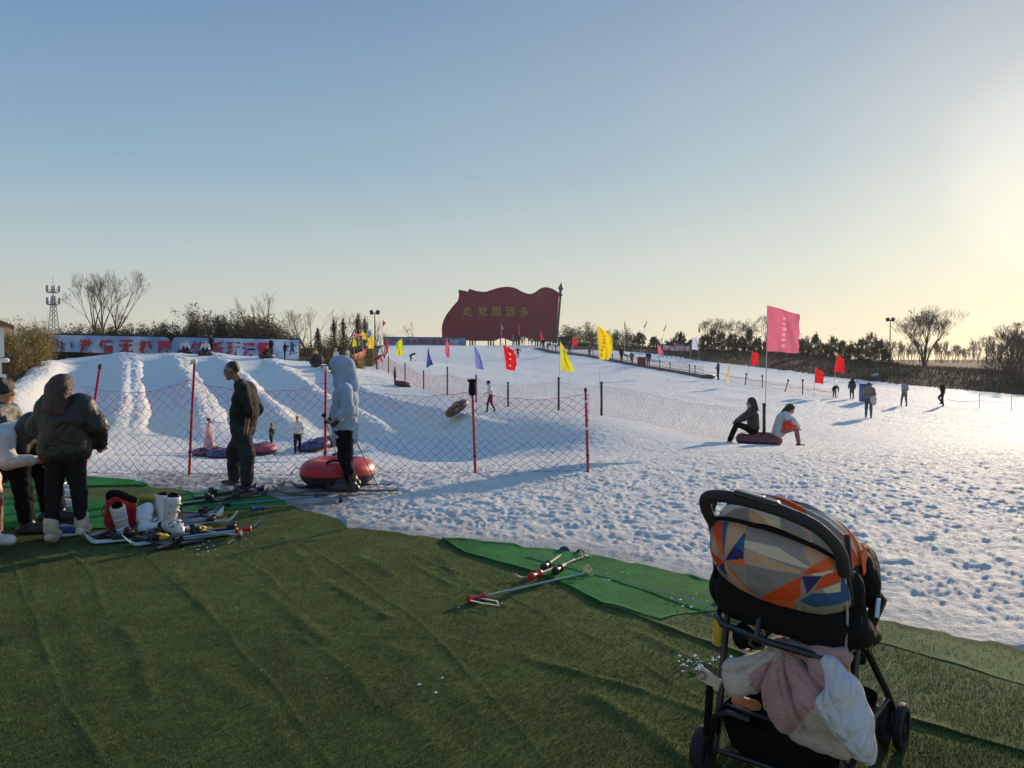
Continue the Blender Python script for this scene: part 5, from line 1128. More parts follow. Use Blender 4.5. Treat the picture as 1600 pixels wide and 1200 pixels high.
for i, (px, d, hh, a, b_, lab) in enumerate(Q_): person(px, d, hh, [0, 90, -90, 180][i % 4], 'stand' if i % 2 else 'hold', lab, top=a, legs=b_, group=gq)
person(890, 99, 20, -90, 'stand', 'person in maroon standing right of the monument pole', top=MAROON, legs=MAROON, group=gs)
person(921, 92, 19, -60, 'hold', 'person in pale grey with dark legs beside the conveyor, left of the golden flag', top=GREY, legs=BLK, group=gs)
def legs3(px, d):
    r_ = thing('tripod', G(px, d), 'tripod like rack leaning beside the person in pale grey', 'rack')
    for v in ((-.5, 0), (.45, -.1), (.15, .4)): MB().tube([(v[0], v[1], 0), (0, 0, 1.15)], .025, 5).build('leg', DKP, r_)
legs3(925, 91)
person(971, 86, 24, -60, 'stand', 'person in black on the conveyor, leftmost of the group', top=BLK, legs=BLK, group=gs)
person(980, 90, 16, 180, 'lunge', 'person in black bending forward behind the conveyor', top=BLK, legs=BLK, group=gs, extra=pskis)
person(987, 82, 21, 90, 'stand', 'person in dark grey with a hood on the conveyor', top=GREY, legs=MAROON, hair=None, hat=GREY, group=gs)
person(1013, 78, 26, 95, 'stand', 'person in a dark blue hooded jacket right of the red box', top=NAVY, legs=GREY, hair=None, hat=NAVY, group=gs)
person(1122, 65.5, 30, 180, 'hold', 'skier in a blue jacket standing at the foot of the conveyor', top=cloth('blue jacket', (.04, .06, .16)), legs=BLK, group=gs, extra=pskis)
gr = 'people on the right of the slope'
person(1304, 50, 28, -90, 'bend', 'person in black leaning forward over the rope by the red flags', top=BLK, legs=DENIM, group=gr, look=(0, 20))
person(1331, 50, 33, 90, 'stand', 'person in a long dark hooded coat beside a ski', top=cloth('dark checked coat', (.05, .05, .055)), legs=BLK, hair=None, hoodm=BLK, long=.25, puff=.4, group=gr)
pole_between(Vector(P(1339, 595, 49.6)), G(1342, 49.6), 'dark ski pole stuck upright beside the long dark coat', group='ski poles on the slope', basket=PLAST)
def bag(root, J, h): soft_obj('hand', [cone(J['wrr'], J['wrr']+V3(.02, 0, .02), .03, .03)], SKIN, root, h=h)
person(1357, 35, 57, 60, 'hold', 'person in a tan jacket and jeans holding a beige bundle', top=cloth('tan jacket', (.20, .16, .14)), legs=DENIM, hair='short', group=gr)
q = G(1364, 34.8); r_ = thing('bundle', q+Vector((0, 0, .72)), 'beige bundle held by the person in the tan jacket', 'bag'); soft_obj('cover', [ell((0, 0, .17), (.15, .13, .20)), ell((.03, 0, .02), (.11, .1, .14))], CREAM, r_, h=.03, noise=.01)
soft_obj('tie', [cone((-.05, 0, .36), (.03, 0, .38), .04, .04)], BRN, r_, h=.02)
person(1413, 46, 40, 100, 'walk', 'person in a pale grey jacket walking away on the right slope', top=cloth('ash jacket', (.28, .29, .30)), legs=GREY, group=gr, over=dict(anl=(.12, .14, .09), anr=(-.10, -.1, .09)))
person(1473, 46, 41, 160, 'run', 'person in black striding to the left on the right slope', top=BLK, legs=BLK, group=gr)
# seated pair
pair = dict(pelvis=(0, 0, .42), hil=(.03, .10, .40), hir=(.03, -.10, .40), chest=(.04, 0, .76), neck=(.08, 0, .95), head=(.13, 0, 1.10), shl=(.06, .18, .90), shr=(.06, -.18, .90), ell=(.26, .24, .72), elr=(.26, -.24, .72), wrl=(.44, .10, .62), wrr=(.44, -.10, .62), knl=(.44, .13, .52), knr=(.44, -.13, .52), anl=(.52, .12, .09), anr=(.52, -.12, .09))
tt = torus_tube(1186, 19.2, .58, (two_tone('dull red patterned tube cover', (.30, .10, .11), (.16, .03, .04), 20), TUBEB), 'dull red snow tube under the seated pair', rr=.17)
person(1177, 19.1, 104, 165, pose(**{**pair, 'chest': (.02, 0, .78), 'neck': (.05, 0, .97), 'head': (.08, 0, 1.12), 'knl': (.42, .12, .58), 'knr': (.40, -.12, .55), 'anl': (.62, .12, .10), 'anr': (.58, -.12, .10)}), 'person in a dark checked jacket sitting on the tube with knees drawn up', top=two_tone('dark checked jacket', (.12, .05, .04), (.035, .018, .018), 12), legs=BLK, hair='long', shoe=cloth('grey beige shoe', (.3, .26, .23)), group='pair sitting under the rose flag', scarf=CREAM, puff=.4, hairm=HAIRR)
person(1216, 18.9, 100, -20, pose(**{**pair, 'chest': (.10, 0, .74), 'neck': (.21, 0, .90), 'head': (.31, 0, 1.0), 'shl': (.17, .18, .85), 'shr': (.17, -.18, .85), 'ell': (.36, .24, .68), 'elr': (.36, -.24, .68), 'wrl': (.50, .1, .52), 'wrr': (.50, -.1, .52)}), 'person in a white coat hunched on the tube, seen from behind', top=cloth('greyish white coat', (.50, .50, .49)), legs=cloth('rose trousers', (.35, .13, .13)), hair='long', group='pair sitting under the rose flag', puff=.9, long=.10, look=(0, 25))
q = G(1233, 18.6); r_ = thing('bundle', q+Vector((0, 0, .42)), 'bright orange red bundle on the lap of the person in the white coat', 'bag'); soft_obj('cover', [ell((0, 0, .10), (.20, .12, .11)), ell((.1, 0, .13), (.10, .09, .07))], cloth('orange red cloth', (.80, .05, .02)), r_, h=.02, noise=.008); MB().tube([(-.1, -.08, .17), (0, -.1, .23), (.1, -.08, .17)], .012, 5).build('strap', RED, r_)
# ================================================================= MONUMENT, BANNERS, TREES, FAR THINGS
MRED = mat('dull red monument paint', (.25, .014, .030), .6, .10, .25, .15, 2); GOLD = mat('gold lettering', (.38, .26, .06), .5, .1, metal=.3); STEELP = mat('grey green pole paint', (.075, .095, .10), .5, .12, .5)
def sm_curve(P_, n=10):
    out = []; k = len(P_)
    for i in range(k-1):
        p0, p1, p2, p3 = [np.array(P_[max(0, min(k-1, j))], float) for j in (i-1, i, i+1, i+2)]
        for t_ in np.linspace(0, 1, n, endpoint=False):
            out.append(.5*((2*p1)+(-p0+p2)*t_+(2*p0-5*p1+4*p2-p3)*t_**2+(-p0+3*p1-3*p2+p3)*t_**3))
    out.append(np.array(P_[-1], float)); return out
MD = 150.0; mk = MD/FPX
cq = lambda x, y: (660+x/6.154, 420+y/6.154)      # from the survey crop
topc = sm_curve([(450, 198), (520, 220), (600, 228), (660, 212), (740, 188), (820, 180), (890, 192), (960, 228), (1030, 248), (1080, 235), (1140, 195), (1190, 184), (1250, 200), (1312, 238)])
leftc = sm_curve([(352, 208), (358, 250), (345, 310), (290, 375), (235, 450), (203, 520), (194, 590), (198, 668)])
botc = sm_curve([(198, 668), (430, 682), (560, 686), (690, 684), (730, 668), (768, 660), (805, 668), (850, 686), (900, 690), (950, 672), (985, 654), (1020, 668), (1060, 690), (1270, 694)])
outl = [np.array(p) for p in leftc[:-1]]+[np.array(p) for p in botc]+[np.array([1290, 500.])]+[np.array(p) for p in topc[::-1]]+[np.array([448, 228.])]+[np.array(p) for p in sm_curve([(448, 228), (400, 218), (352, 208)], 6)[1:-1]]
mb0 = G(790, MD); 
r_ = thing('monument', Vector((P(cq(740, 690)[0], 540, MD)[0], MD, mb0.z)), 'huge dark red flag shaped monument with gold characters on top of the slope', 'monument'); o = np.array(r_.location)
pts = [P(*cq(*p), MD)-o for p in outl]
bm = bmesh.new(); vs = [bm.verts.new(tuple(p)) for p in pts]; f_ = bm.faces.new(vs); bm.normal_update()
ex = bmesh.ops.extrude_face_region(bm, geom=[f_]); [setattr(v, 'co', v.co+Vector((0, 1.6, 0))) for v in ex['geom'] if isinstance(v, bmesh.types.BMVert)]
bmesh.ops.recalc_face_normals(bm, faces=bm.faces); bmesh.ops.triangulate(bm, faces=[f for f in bm.faces if len(f.verts) > 4])
me = bpy.data.meshes.new('flag_panel'); bm.to_mesh(me); bm.free(); me.materials.append(MRED); link(bpy.data.objects.new('flag_panel', me), r_)
# raised rim following the cloth edge
mb = MB(); rim = pts+[pts[0]]; mb.tube(rim, .16, 6); mb.build('rim', MRED, r_)
def mchar(ch, cx, cy, hgt, mt, parent, org, d, bold=.0, thick=.12, name='character', wid=1.0, dy=-.02):
    me0 = glyph_mesh(ch, bold, False); V = np.array([v.co[:] for v in me0.vertices]); mn, mx = V.min(0), V.max(0); sc = hgt/FPX*d/(mx[1]-mn[1]); c_ = P(cx, cy, d)-org
    V2 = np.stack([c_[0]+(V[:, 0]-(mn[0]+mx[0])/2)*sc*wid, np.full(len(V), c_[1]+dy), c_[2]+(V[:, 1]-(mn[1]+mx[1])/2)*sc], 1)
    bm = bmesh.new(); vv = [bm.verts.new(tuple(v)) for v in V2]
    for p in me0.polygons:
        try: bm.faces.new([vv[i] for i in p.vertices])
        except ValueError: pass
    ex = bmesh.ops.extrude_face_region(bm, geom=list(bm.faces)); [setattr(v, 'co', v.co+Vector((0, -thick, 0))) for v in ex['geom'] if isinstance(v, bmesh.types.BMVert)]
    bmesh.ops.recalc_face_normals(bm, faces=bm.faces); me2 = bpy.data.meshes.new(name); bm.to_mesh(me2); bm.free(); me2.materials.append(mt); return link(bpy.data.objects.new(name, me2), parent)
for ch, (x, y) in zip('走党跟远永', ((432, 408), (578, 408), (712, 410), (846, 412), (982, 414))): mchar(ch, *cq(x, y), 15, GOLD, r_, o, MD, .015, dy=.0)
pb = P(*cq(1282, 705), MD)-o; pt = P(*cq(1330, 220), MD)-o; v = pt-pb; mb = MB(); y0 = V3(0, .8, 0)
mb.tube([pb+y0+v*(-.02), pb+y0+v*.5, pt+y0-v*.03], [.46, .40, .33], 14); mb.build('mast', STEELP, r_)
u_ = v/np.linalg.norm(v); MB().lathe([(a_*.37, b_*.45) for a_, b_ in [(.8, -.6), (1.2, -.2), (1.3, .3), (.95, .7), (.75, 1.3), (.85, 1.6), (.6, 1.9), (1.0, 2.3), (1.4, 2.9), (1.1, 4.0), (.35, 5.2), (.02, 6.0)]], pt+y0-u_*.6, u_, 14).build('finial', STEELP, r_)
for x, w_, sh_ in ((480, 46, 0), (657, 44, 0), (750, 4, 0), (800, 4, 0), (905, 46, 0), (1110, 46, 0), (1230, 46, 0)):
    q = P(*cq(x, 684), MD)-o; mb = MB()
    if w_ > 10:
        mb.box((q[0], .8, (q[2]-.6)/2), (.35, .5, q[2]+.9)); mb.box((q[0]+.55, .8, (q[2]-.6)/2), (.25, .4, q[2]+.9)); mb.box((q[0]-.5, .8, (q[2]-.6)/2), (.25, .4, q[2]+.9)); mb.box((q[0], .8, .1), (2.2, 1.6, .6), bev=.2)
    else: mb.box((q[0], .8, q[2]/2+.1), (.22, .3, q[2]+1.0))
    mb.build('leg', MRED if w_ < 10 else STEELP, r_)

# ---- banners
def banner(name, px0, px1, top0, top1, d0, d1, low0, low1, label, cmap, frame=True, posts_=True, n=60):
    """long printed sheet between two surveyed ends; rows of its upper and lower edge at either end"""
    A = P(px0, top0, d0); B = P(px1, top1, d1); C = P(px0, low0, d0); D = P(px1, low1, d1); g = ground_h(A[0], A[1])
    r_ = thing(name, Vector((A[0], A[1], g)), label, 'banner'); o = np.array(r_.location); s_ = np.linspace(0, 1, n)[:, None]; t_ = np.linspace(0, 1, 8)[None]
    Pt = ((1-s_)*(1-t_))[..., None]*A+(s_*(1-t_))[..., None]*B+((1-s_)*t_)[..., None]*C+(s_*t_)[..., None]*D
    Pt[..., 1] += .05*np.sin(s_*31)*np.sin(t_*3); MB().grid(Pt-o).build('sheet', cmap, r_)
    if frame: MB().tube([A-o+V3(0, .05, .05), B-o+V3(0, .05, .05)], .05, 6).build('top_rail', NAVY, r_)
    for f in np.linspace(0, 1, 7):
        q = A*(1-f)+B*f-o; gz = ground_h(q[0]+o[0], q[1]+o[1])-o[2]
        MB().tube([(q[0], q[1]+.10, gz-.3), (q[0], q[1]+.10, q[2])], .035, 6).build('post', DKP, r_)
    return r_, o, (A, B, C, D)
bm_, t, b = node_mat('blue sky print'); c = ramp(t, noise(t, .45, 4), [(.36, (.20, .33, .56)), (.50, (.36, .50, .70)), (.62, (.72, .78, .84))]); t.links.new(c, b.inputs['Base Color']); b.inputs['Roughness'].default_value = .6
BRED = mat('banner red print', (.60, .02, .05), .6, .08)
BN = dict(px0=82, px1=467, top0=524, top1=531, d0=58, d1=56)
def bpos(f): return (82+f*(467-82), 58-2*f)
r_, o, _ = banner('banner', 82, 467, 523, 531, 58, 56, 549, 562, 'long pale blue banner with large red characters behind the tubing crest', bm_)
for ch, px in zip('激情无极限快乐玩滑雪', (136, 167, 198, 229, 259, 311, 339, 366, 390, 413)):
    f = (px-82)/385.; mchar(ch, px, 523+8*f+16.5, 22, BRED, r_, o, 58-2*f, .035, .01, wid=1.0, dy=-.09)
PRN = mat('dark figure print', (.05, .07, .15), .7, .4, 2); PRV = mat('violet print', (.16, .05, .14), .7, .5, 2)
def figprint(px, py, sc, m):
    f = (px-82)/385.; d = 58-2*f; c_ = P(px, py, d)-o; mb = MB()
    for (ax, az, bx, bz, ra, rb) in ((0, .5, .05, .15, .08, .12), (.05, .15, -.1, -.25, .1, .06), (.05, .15, .16, -.2, .1, .05), (0, .4, .3, .2, .05, .04), (-.2, -.35, .4, -.22, .03, .03), (0, .62, .01, .66, .08, .08)):
        mb.tube([(c_[0]+ax*sc, c_[1]-.08, c_[2]+az*sc), (c_[0]+bx*sc, c_[1]-.08, c_[2]+bz*sc)], [ra*sc, rb*sc], 8)
    V = np.concatenate(mb.v); 
    for a in mb.v: a[:, 1] = c_[1]-.085+(a[:, 1]-c_[1]+.08)*.02
    mb.build('printed_figure', m, r_)
figprint(456, 546, 1.1, PRN); figprint(112, 540, .5, PRN); figprint(447, 545, .6, PRN); figprint(89, 540, 1.0, PRV); figprint(97, 542, .9, PRV); figprint(84, 538, .8, PRV)
r2 = thing('bin_bag', Vector(P(267, 528, 57)), 'black sheet hanging over the top edge of the long banner', 'cover'); soft_obj('sheet', [cone((-.22, 0, .1), (.22, 0, .1), .12, .12), cone((0, 0, .05), (.0, 0, -.2), .2, .10)], BLK, r2, h=.05, noise=.02)
bm2, t, b = node_mat('far banner print'); c = ramp(t, noise(t, .6, 3), [(.4, (.10, .17, .30)), (.65, (.22, .30, .42))]); t.links.new(c, b.inputs['Base Color'])
r_, o, _ = banner('banner', 599, 728, 527, 528, 131, 131, 539, 541, 'far blue banner with red characters left of the monument', bm2)
for i, ch in enumerate('欢迎来到滑雪乐园'[:8]): mchar(ch, 626+i*10.5, 534, 7.5, BRED, r_, o, 131, .04, .01, dy=-.12)
mb = MB(); A = P(710, 535, 131)-o; mb.box((A[0], A[1]-.1, A[2]), (1.6, .02, .9)); mb.build('white_print', mat('white print patch', (.5, .52, .55), .7, .4, 2), r_)
bm3, t, b = node_mat('dark fence sheet'); b.inputs['Base Color'].default_value = (.035, .045, .075, 1)
banner('barrier', 872, 896, 527, 525, 136, 134, 545, 545, 'dark blue sheeted barrier right of the monument mast', bm3)
bm4, t, b = node_mat('rose banner print'); c = ramp(t, noise(t, 1.6, 4), [(.42, (.45, .10, .14)), (.55, (.50, .42, .46))]); t.links.new(c, b.inputs['Base Color'])
banner('banner', 1036, 1078, 539, 541, 101, 99, 547, 549, 'small faded rose banner before the dark pines', bm4)

# ---- vegetation
def branches(rng, base, height, spread, levels, r0, lean=(0, 0), forks=(2, 4), ratio=.68, upb=.35, trunk_f=.25, multi=1, wig=.12, ml=.42):
    segs = []
    def grow(p, d_, L, r, lv):
        n_ = 3; q = p
        for i in range(n_):
            d_ = d_+np.array([rng.gauss(0, wig), rng.gauss(0, wig), rng.gauss(0, wig)*.6+upb*.06]); d_ /= np.linalg.norm(d_); q2 = q+d_*L/n_; r2 = r*(1-.16); segs.append((q, q2, r, r2)); q = q2; r = r2
            if lv > 0 and i > 0 and rng.random() < .55:
                dd = d_+spread*np.array([rng.gauss(0, 1), rng.gauss(0, 1), rng.gauss(.1, .5)]); dd /= np.linalg.norm(dd); grow(q, dd, L*ratio*rng.uniform(.6, 1), r*.55, lv-1)
        if lv > 0:
            for _ in range(rng.randint(*forks)):
                dd = d_+spread*np.array([rng.gauss(0, .8), rng.gauss(0, .8), rng.gauss(.15, .4)]); dd[2] += upb*.4; dd /= np.linalg.norm(dd); grow(q, dd, L*ratio*rng.uniform(.75, 1.1), r*.72, lv-1)
    for m_ in range(multi):
        d0 = np.array([lean[0]+(rng.gauss(0, ml) if multi > 1 else rng.gauss(0, .04)), lean[1]+(rng.gauss(0, .2) if multi > 1 else 0), 1.]); d0 /= np.linalg.norm(d0)
        grow(np.array(base, float), d0, height*trunk_f*1.35, r0, levels)
    return segs
def seg_mesh(mb, segs, n=4, m=0):
    A = np.array([s[0] for s in segs]); B = np.array([s[1] for s in segs]); ra = np.array([s[2] for s in segs])[:, None]; rb = np.array([s[3] for s in segs])[:, None]
    T = B-A; T /= np.linalg.norm(T, axis=1, keepdims=True)+1e-9; n1 = np.cross(T, [.13, .97, .2]); n1 /= np.linalg.norm(n1, axis=1, keepdims=True)+1e-9; n2 = np.cross(T, n1); k = len(A)
    V = []; 
    for (C, rr) in ((A, ra), (B, rb)):
        for j in range(n): a = 2*math.pi*j/n; V.append(C+rr*(math.cos(a)*n1+math.sin(a)*n2))
    V = np.stack(V, 1).reshape(-1, 3); b0 = np.arange(k)[:, None]*(2*n); F = np.concatenate([b0+np.array([[j, (j+1) % n, n+(j+1) % n, n+j]]) for j in range(n)]); mb.add(V, F, m)
BARK = mat('grey bark', (.085, .065, .05), .9, .3, 3, .3, 12); TWIG = mat('bare twigs', (.10, .075, .055), .9, .3, 3)
LP_ = mat('dark pine needles', (1, 1, 1), .7, 0, 1, attr='tint', trans=.15, spec=.2); LB = mat('bamboo leaves', (1, 1, 1), .6, 0, 1, attr='tint', trans=.35, spec=.3)
def leaves(name, C, size, col, mt, parent, seed, flat=.5, up=0, var=.5):
    """one small pointed leaf face per centre"""
    rg = np.random.default_rng(seed); k = len(C); d = rg.normal(0, 1, (k, 3)); d[:, 2] = d[:, 2]*flat+up; d /= np.linalg.norm(d, axis=1, keepdims=True); e = np.cross(d, rg.normal(0, 1, (k, 3))); e /= np.linalg.norm(e, axis=1, keepdims=True)
    s = size*rg.uniform(.5, 1.3, (k, 1)); V = np.stack([C-d*s, C+e*s*.32, C+d*s, C-e*s*.32], 1).reshape(-1, 3); F = np.arange(4*k).reshape(-1, 4)
    br = rg.uniform(1-var, 1+var, (k, 1)); hue = rg.uniform(.85, 1.15, (k, 3)); cols = np.repeat(np.array(col)*br*hue, 4, 0)
    return mesh_np(name, V, F, mt, None, False, parent, None, cols)
def bare_tree(px, d, top, label, spread=.5, levels=4, multi=1, seed=1, r0=None, group='bare trees', lean=(0, 0), base_py=None, ratio=.66, upb=.5, tw=1., name='bare_tree', ml=.35):
    b0 = G(px, d, .2); hgt = P(px, top, d)[2]-b0.z; rng = random.Random(seed); r_ = thing(name, b0, label, 'tree', group)
    segs = branches(rng, (0, 0, 0), 1., spread, levels, 1., lean, multi=multi, ratio=ratio, upb=upb, ml=ml); zt = max(s[1][2] for s in segs); f = hgt/zt; r0 = r0 or hgt*.018
    segs = [(a*f, b_*f, max(.004*tw*d/60, ra*r0), max(.003*tw*d/60, rb*r0)) for a, b_, ra, rb in segs]
    big = [s for s in segs if s[2] > r0*.35]; sm = [s for s in segs if s[2] <= r0*.35]
    mb = MB(); seg_mesh(mb, big, 6); mb.build('trunk', BARK, r_, smooth=True)
    if sm: mb = MB(); seg_mesh(mb, sm, 3); mb.build('crown', TWIG, r_, smooth=False)
    return r_
def pine(px, d, top, label, seed, wpx=26, group='pines beyond the slope', col=(.032, .042, .026), dens=1., sparse=False, name='pine_tree', basez=None):
    b0 = G(px, d, .2); hgt = P(px, top, d)[2]-b0.z; W_ = wpx/FPX*d/2; rg = np.random.default_rng(seed); r_ = thing(name, b0, label, 'tree', group)
    rng = random.Random(seed); segs = []; C = []
    tops = [(0, 0, hgt)] ; z0 = .1*hgt
    p = np.array([0, 0, 0.]); n_ = 8
    for i in range(n_):
        q = np.array([rng.gauss(0, .06)*W_, rng.gauss(0, .06)*W_, hgt*(i+1)/n_]); segs.append((p, q, hgt*.025*(1-i/n_)+.02, hgt*.025*(1-(i+1)/n_)+.015)); p = q
    nb = int((24 if not sparse else 16)*dens); ecc = rng.uniform(-.3, .3); pw = rng.uniform(1.2, 2.2)
    for i in range(nb):
        f = (i+.5)/nb; z = z0+(hgt*.93-z0)*f; env = W_*(1-.85*f**pw)*rng.uniform(.35, 1.3)+.06*W_; a = i*2.4+rng.uniform(-.6, .6); A = np.array([0, 0, z]); B = np.array([math.cos(a)*env*(1+ecc*math.cos(a)), math.sin(a)*env, z+env*rng.uniform(.1, .8)])
        segs.append((A, B, .03*hgt/5, .012)); L = np.linalg.norm(B-A); m_ = int(max(2, L/.45))
        for j in range(m_):
            c = A+(B-A)*(.3+.7*(j+1)/m_); k = 15; rr = .07*hgt/3.2+.07; C.append(c+rg.normal(0, 1, (k, 3))*[rr, rr, rr*.6])
            if rng.random() < .8:
                k = 12; tp_ = c+[0, 0, .22*hgt/3.2]; C.append(tp_+rg.normal(0, 1, (k, 3))*[.035*hgt/3.2+.02, .035*hgt/3.2+.02, .13*hgt/3.2])
        k = 24; C.append(B+[0, 0, .18*hgt/3.2]+rg.normal(0, 1, (k, 3))*[.05*hgt/3.2, .05*hgt/3.2, .20*hgt/3.2])
    C.append(np.array([0, 0, hgt*.95])+rg.normal(0, 1, (36, 3))*[.05, .05, .22]*np.array(hgt/4))
    mb = MB(); seg_mesh(mb, segs, 5); mb.build('trunk', BARK, r_)
    leaves('crown', np.concatenate(C), .13*max(.7, d/100), col, LP_, r_, seed, flat=.8, up=.5); return r_
def bamboo(px, d, top, label, seed, wpx=30, col=(.085, .080, .026), n=26, group='shrubs behind the banner', lpc=46, leafsz=.10, name='bamboo_clump', wisp=.3, depth=1.2, low=0.0):
    b0 = G(px, d, .2); hgt = P(px, top, d)[2]-b0.z; W_ = wpx/FPX*d/2; rng = random.Random(seed); rg = np.random.default_rng(seed); r_ = thing(name, b0, label, 'shrub' if 'shrub' in name else 'bamboo' if name == 'bamboo_clump' else 'tree', group); segs = []; C = []
    for i in range(n):
        x = rng.uniform(-1, 1)*W_*.8; y = rng.uniform(-1, 1)*W_*depth*.8; h_ = hgt*rng.uniform(.62, 1.0)*(1-.25*abs(x/W_)); lx = rng.gauss(.0, .12)*h_+x*.25; ly = rng.gauss(0, .1)*h_; p = np.array([x, y, 0.])
        for j in range(5):
            f = (j+1)/5; q = np.array([x+lx*f**2, y+ly*f**2, h_*f]); segs.append((p, q, .018*(1.2-f)+.004, .018*(1.1-f)+.003)); p = q
        f = rg.uniform(low, 1, lpc)**.8; sp = .16+.34*np.sin(math.pi*np.clip(f, .05, 1))*wisp*2; C.append(np.stack([x+lx*f**2, y+ly*f**2, h_*f], 1)+rg.normal(0, 1, (lpc, 3))*np.stack([sp, sp, sp*.5], 1)*.8)
        if rng.random() < .2:
            pt = p+np.array([rng.gauss(0, .2), 0, rng.uniform(.3, .9)]); segs.append((p, pt, .006, .003))
    mb = MB(); seg_mesh(mb, segs, 4); mb.build('stems', TWIG, r_, smooth=False)
    leaves('foliage', np.concatenate(C), leafsz, col, LB, r_, seed, flat=.7, up=-.25, var=.55); return r_

W8 = ['leftmost', 'second', 'third', 'fourth', 'fifth', 'sixth', 'seventh', 'eighth', 'ninth', 'tenth', 'eleventh', 'twelfth', 'thirteenth', 'fourteenth', 'fifteenth']
tops = [(95, 506, 30), (122, 503, 30), (150, 500, 30), (178, 500, 30), (205, 504, 28), (233, 500, 28), (262, 497, 28), (288, 502, 26), (312, 472, 26), (338, 486, 30), (362, 482, 28), (386, 483, 28), (408, 484, 28), (430, 492, 26), (449, 512, 24)]
for i, (px, tp, wd) in enumerate(tops):
    bamboo(px, 61+1.0*(i % 3), tp, 'leafy shrub rising behind the long banner, %s from the left%s' % (W8[i] if i else 'first', ', the tallest' if i == 8 else ''), 100+i, wd, (.10, .095, .042) if i < 8 else (.12, .10, .048), n=44, name='leafy_shrub', lpc=150, leafsz=.095, wisp=.34, low=.15)
g5 = 'bamboo on the left bank'
for i, (px, d, tp, wd, lab) in enumerate([(-60, 36, 485, 60, 'dense olive bamboo clump at the left edge behind the white house'), (14, 38, 492, 42, 'dense olive bamboo clump right beside the white house corner'), (40, 40, 488, 38, 'dense olive bamboo clump, middle one of the left bank'), (62, 44, 500, 26, 'dense olive bamboo clump ending at the long banner'), (-8, 33, 570, 34, 'low dark undergrowth in front of the left bamboo'), (84, 53, 549, 22, 'low brown undergrowth under the left end of the banner')]):
    bamboo(px, d, tp, lab, 200+i, wd, (.24, .19, .06) if i < 4 else (.05, .042, .02), n=60, group=g5, lpc=120, leafsz=.062, wisp=.3, low=0)
g6 = 'bushes between the tubing hill and the slope'
for i, (px, d, tp, wd, lab) in enumerate([(480, 58, 532, 30, 'low olive bush just right of the banner end'), (502, 60, 524, 32, 'olive bush left of the centre of the middle thicket'), (526, 62, 516, 34, 'tall olive bush in the middle thicket'), (550, 63, 516, 30, 'olive bush behind the leftmost bush flags'), (570, 64, 528, 26, 'olive brown bush behind the golden flags'), (490, 54, 556, 40, 'low dark bush along the tubing crest'), (545, 56, 548, 44, 'low green bush along the tubing crest right of centre')]):
    bamboo(px, d, tp, lab, 300+i, wd, (.11, .10, .036), n=34, group=g6, lpc=90, leafsz=.075, name='leafy_shrub', wisp=.3)
# orange fence sheet before the bush
r_ = thing('net_fence', G(556, 57), 'orange brown net sheet at the foot of the middle thicket', 'fence'); o = np.array(r_.location)
A, B = P(548, 556, 57)-o, P(568, 548, 60)-o; s_ = np.linspace(0, 1, 12)[:, None]; t_ = np.linspace(0, 1, 6)[None]; Pt = (A*(1-s_)[..., None]+B*s_[..., None])+0*t_[..., None]; Pt = Pt.copy(); Pt[..., 2] = Pt[..., 2]*(1-t_)+(.0)*t_; Pt[..., 1] += .05*np.sin(s_*9+t_*3)
MB().grid(Pt).build('sheet', mat('orange net sheet', (.40, .10, .03), .8, .3, 2), r_)
for f in (0, 1): q = A*(1-f)+B*f; MB().tube([(q[0], q[1], -.1), (q[0], q[1], q[2]+.1)], .03, 6).build('post', DKP, r_)
for i, (px, d, tp, wd, lab) in enumerate([(522, 72, 503, 14, 'small dark pine poking above the middle thicket, leftmost'), (536, 72, 501, 16, 'dark pine above the middle thicket, second from the left'), (560, 70, 495, 18, 'taller dark pine above the middle thicket'), (571, 71, 500, 16, 'dark pine behind the blue flag of the bush cluster'), (497, 74, 516, 10, 'tiny dark pine left of the others above the thicket')]):
    pine(px, d, tp, lab, 400+i, wd, 'small pines above the middle thicket')
bare_tree(165, 78, 418, 'tall bare tree rising behind the long banner on the left', .30, 5, 3, 11, group=None, ml=.16)
bare_tree(418, 66, 455, 'slender bare tree behind the right part of the long banner', .4, 3, 2, 12, group=None)
bare_tree(492, 60, 478, 'fan shaped bare shrub leaning left beside the banner end', .45, 4, 4, 13, lean=(-.55, 0), group=None)
bare_tree(540, 80, 484, 'pale bare tree behind the middle thicket', .5, 4, 3, 14, group=None)
bare_tree(600, 84, 512, 'low bare sapling right of the lamp post near the far banner', .3, 3, 3, 15, group=None)
bare_tree(584, 84, 498, 'slim bare sapling left of the lamp post near the far banner', .3, 3, 2, 16, group=None)
bare_tree(653, 170, 503, 'tiny distant bare tree above the far banner', .4, 3, 2, 17, group=None)
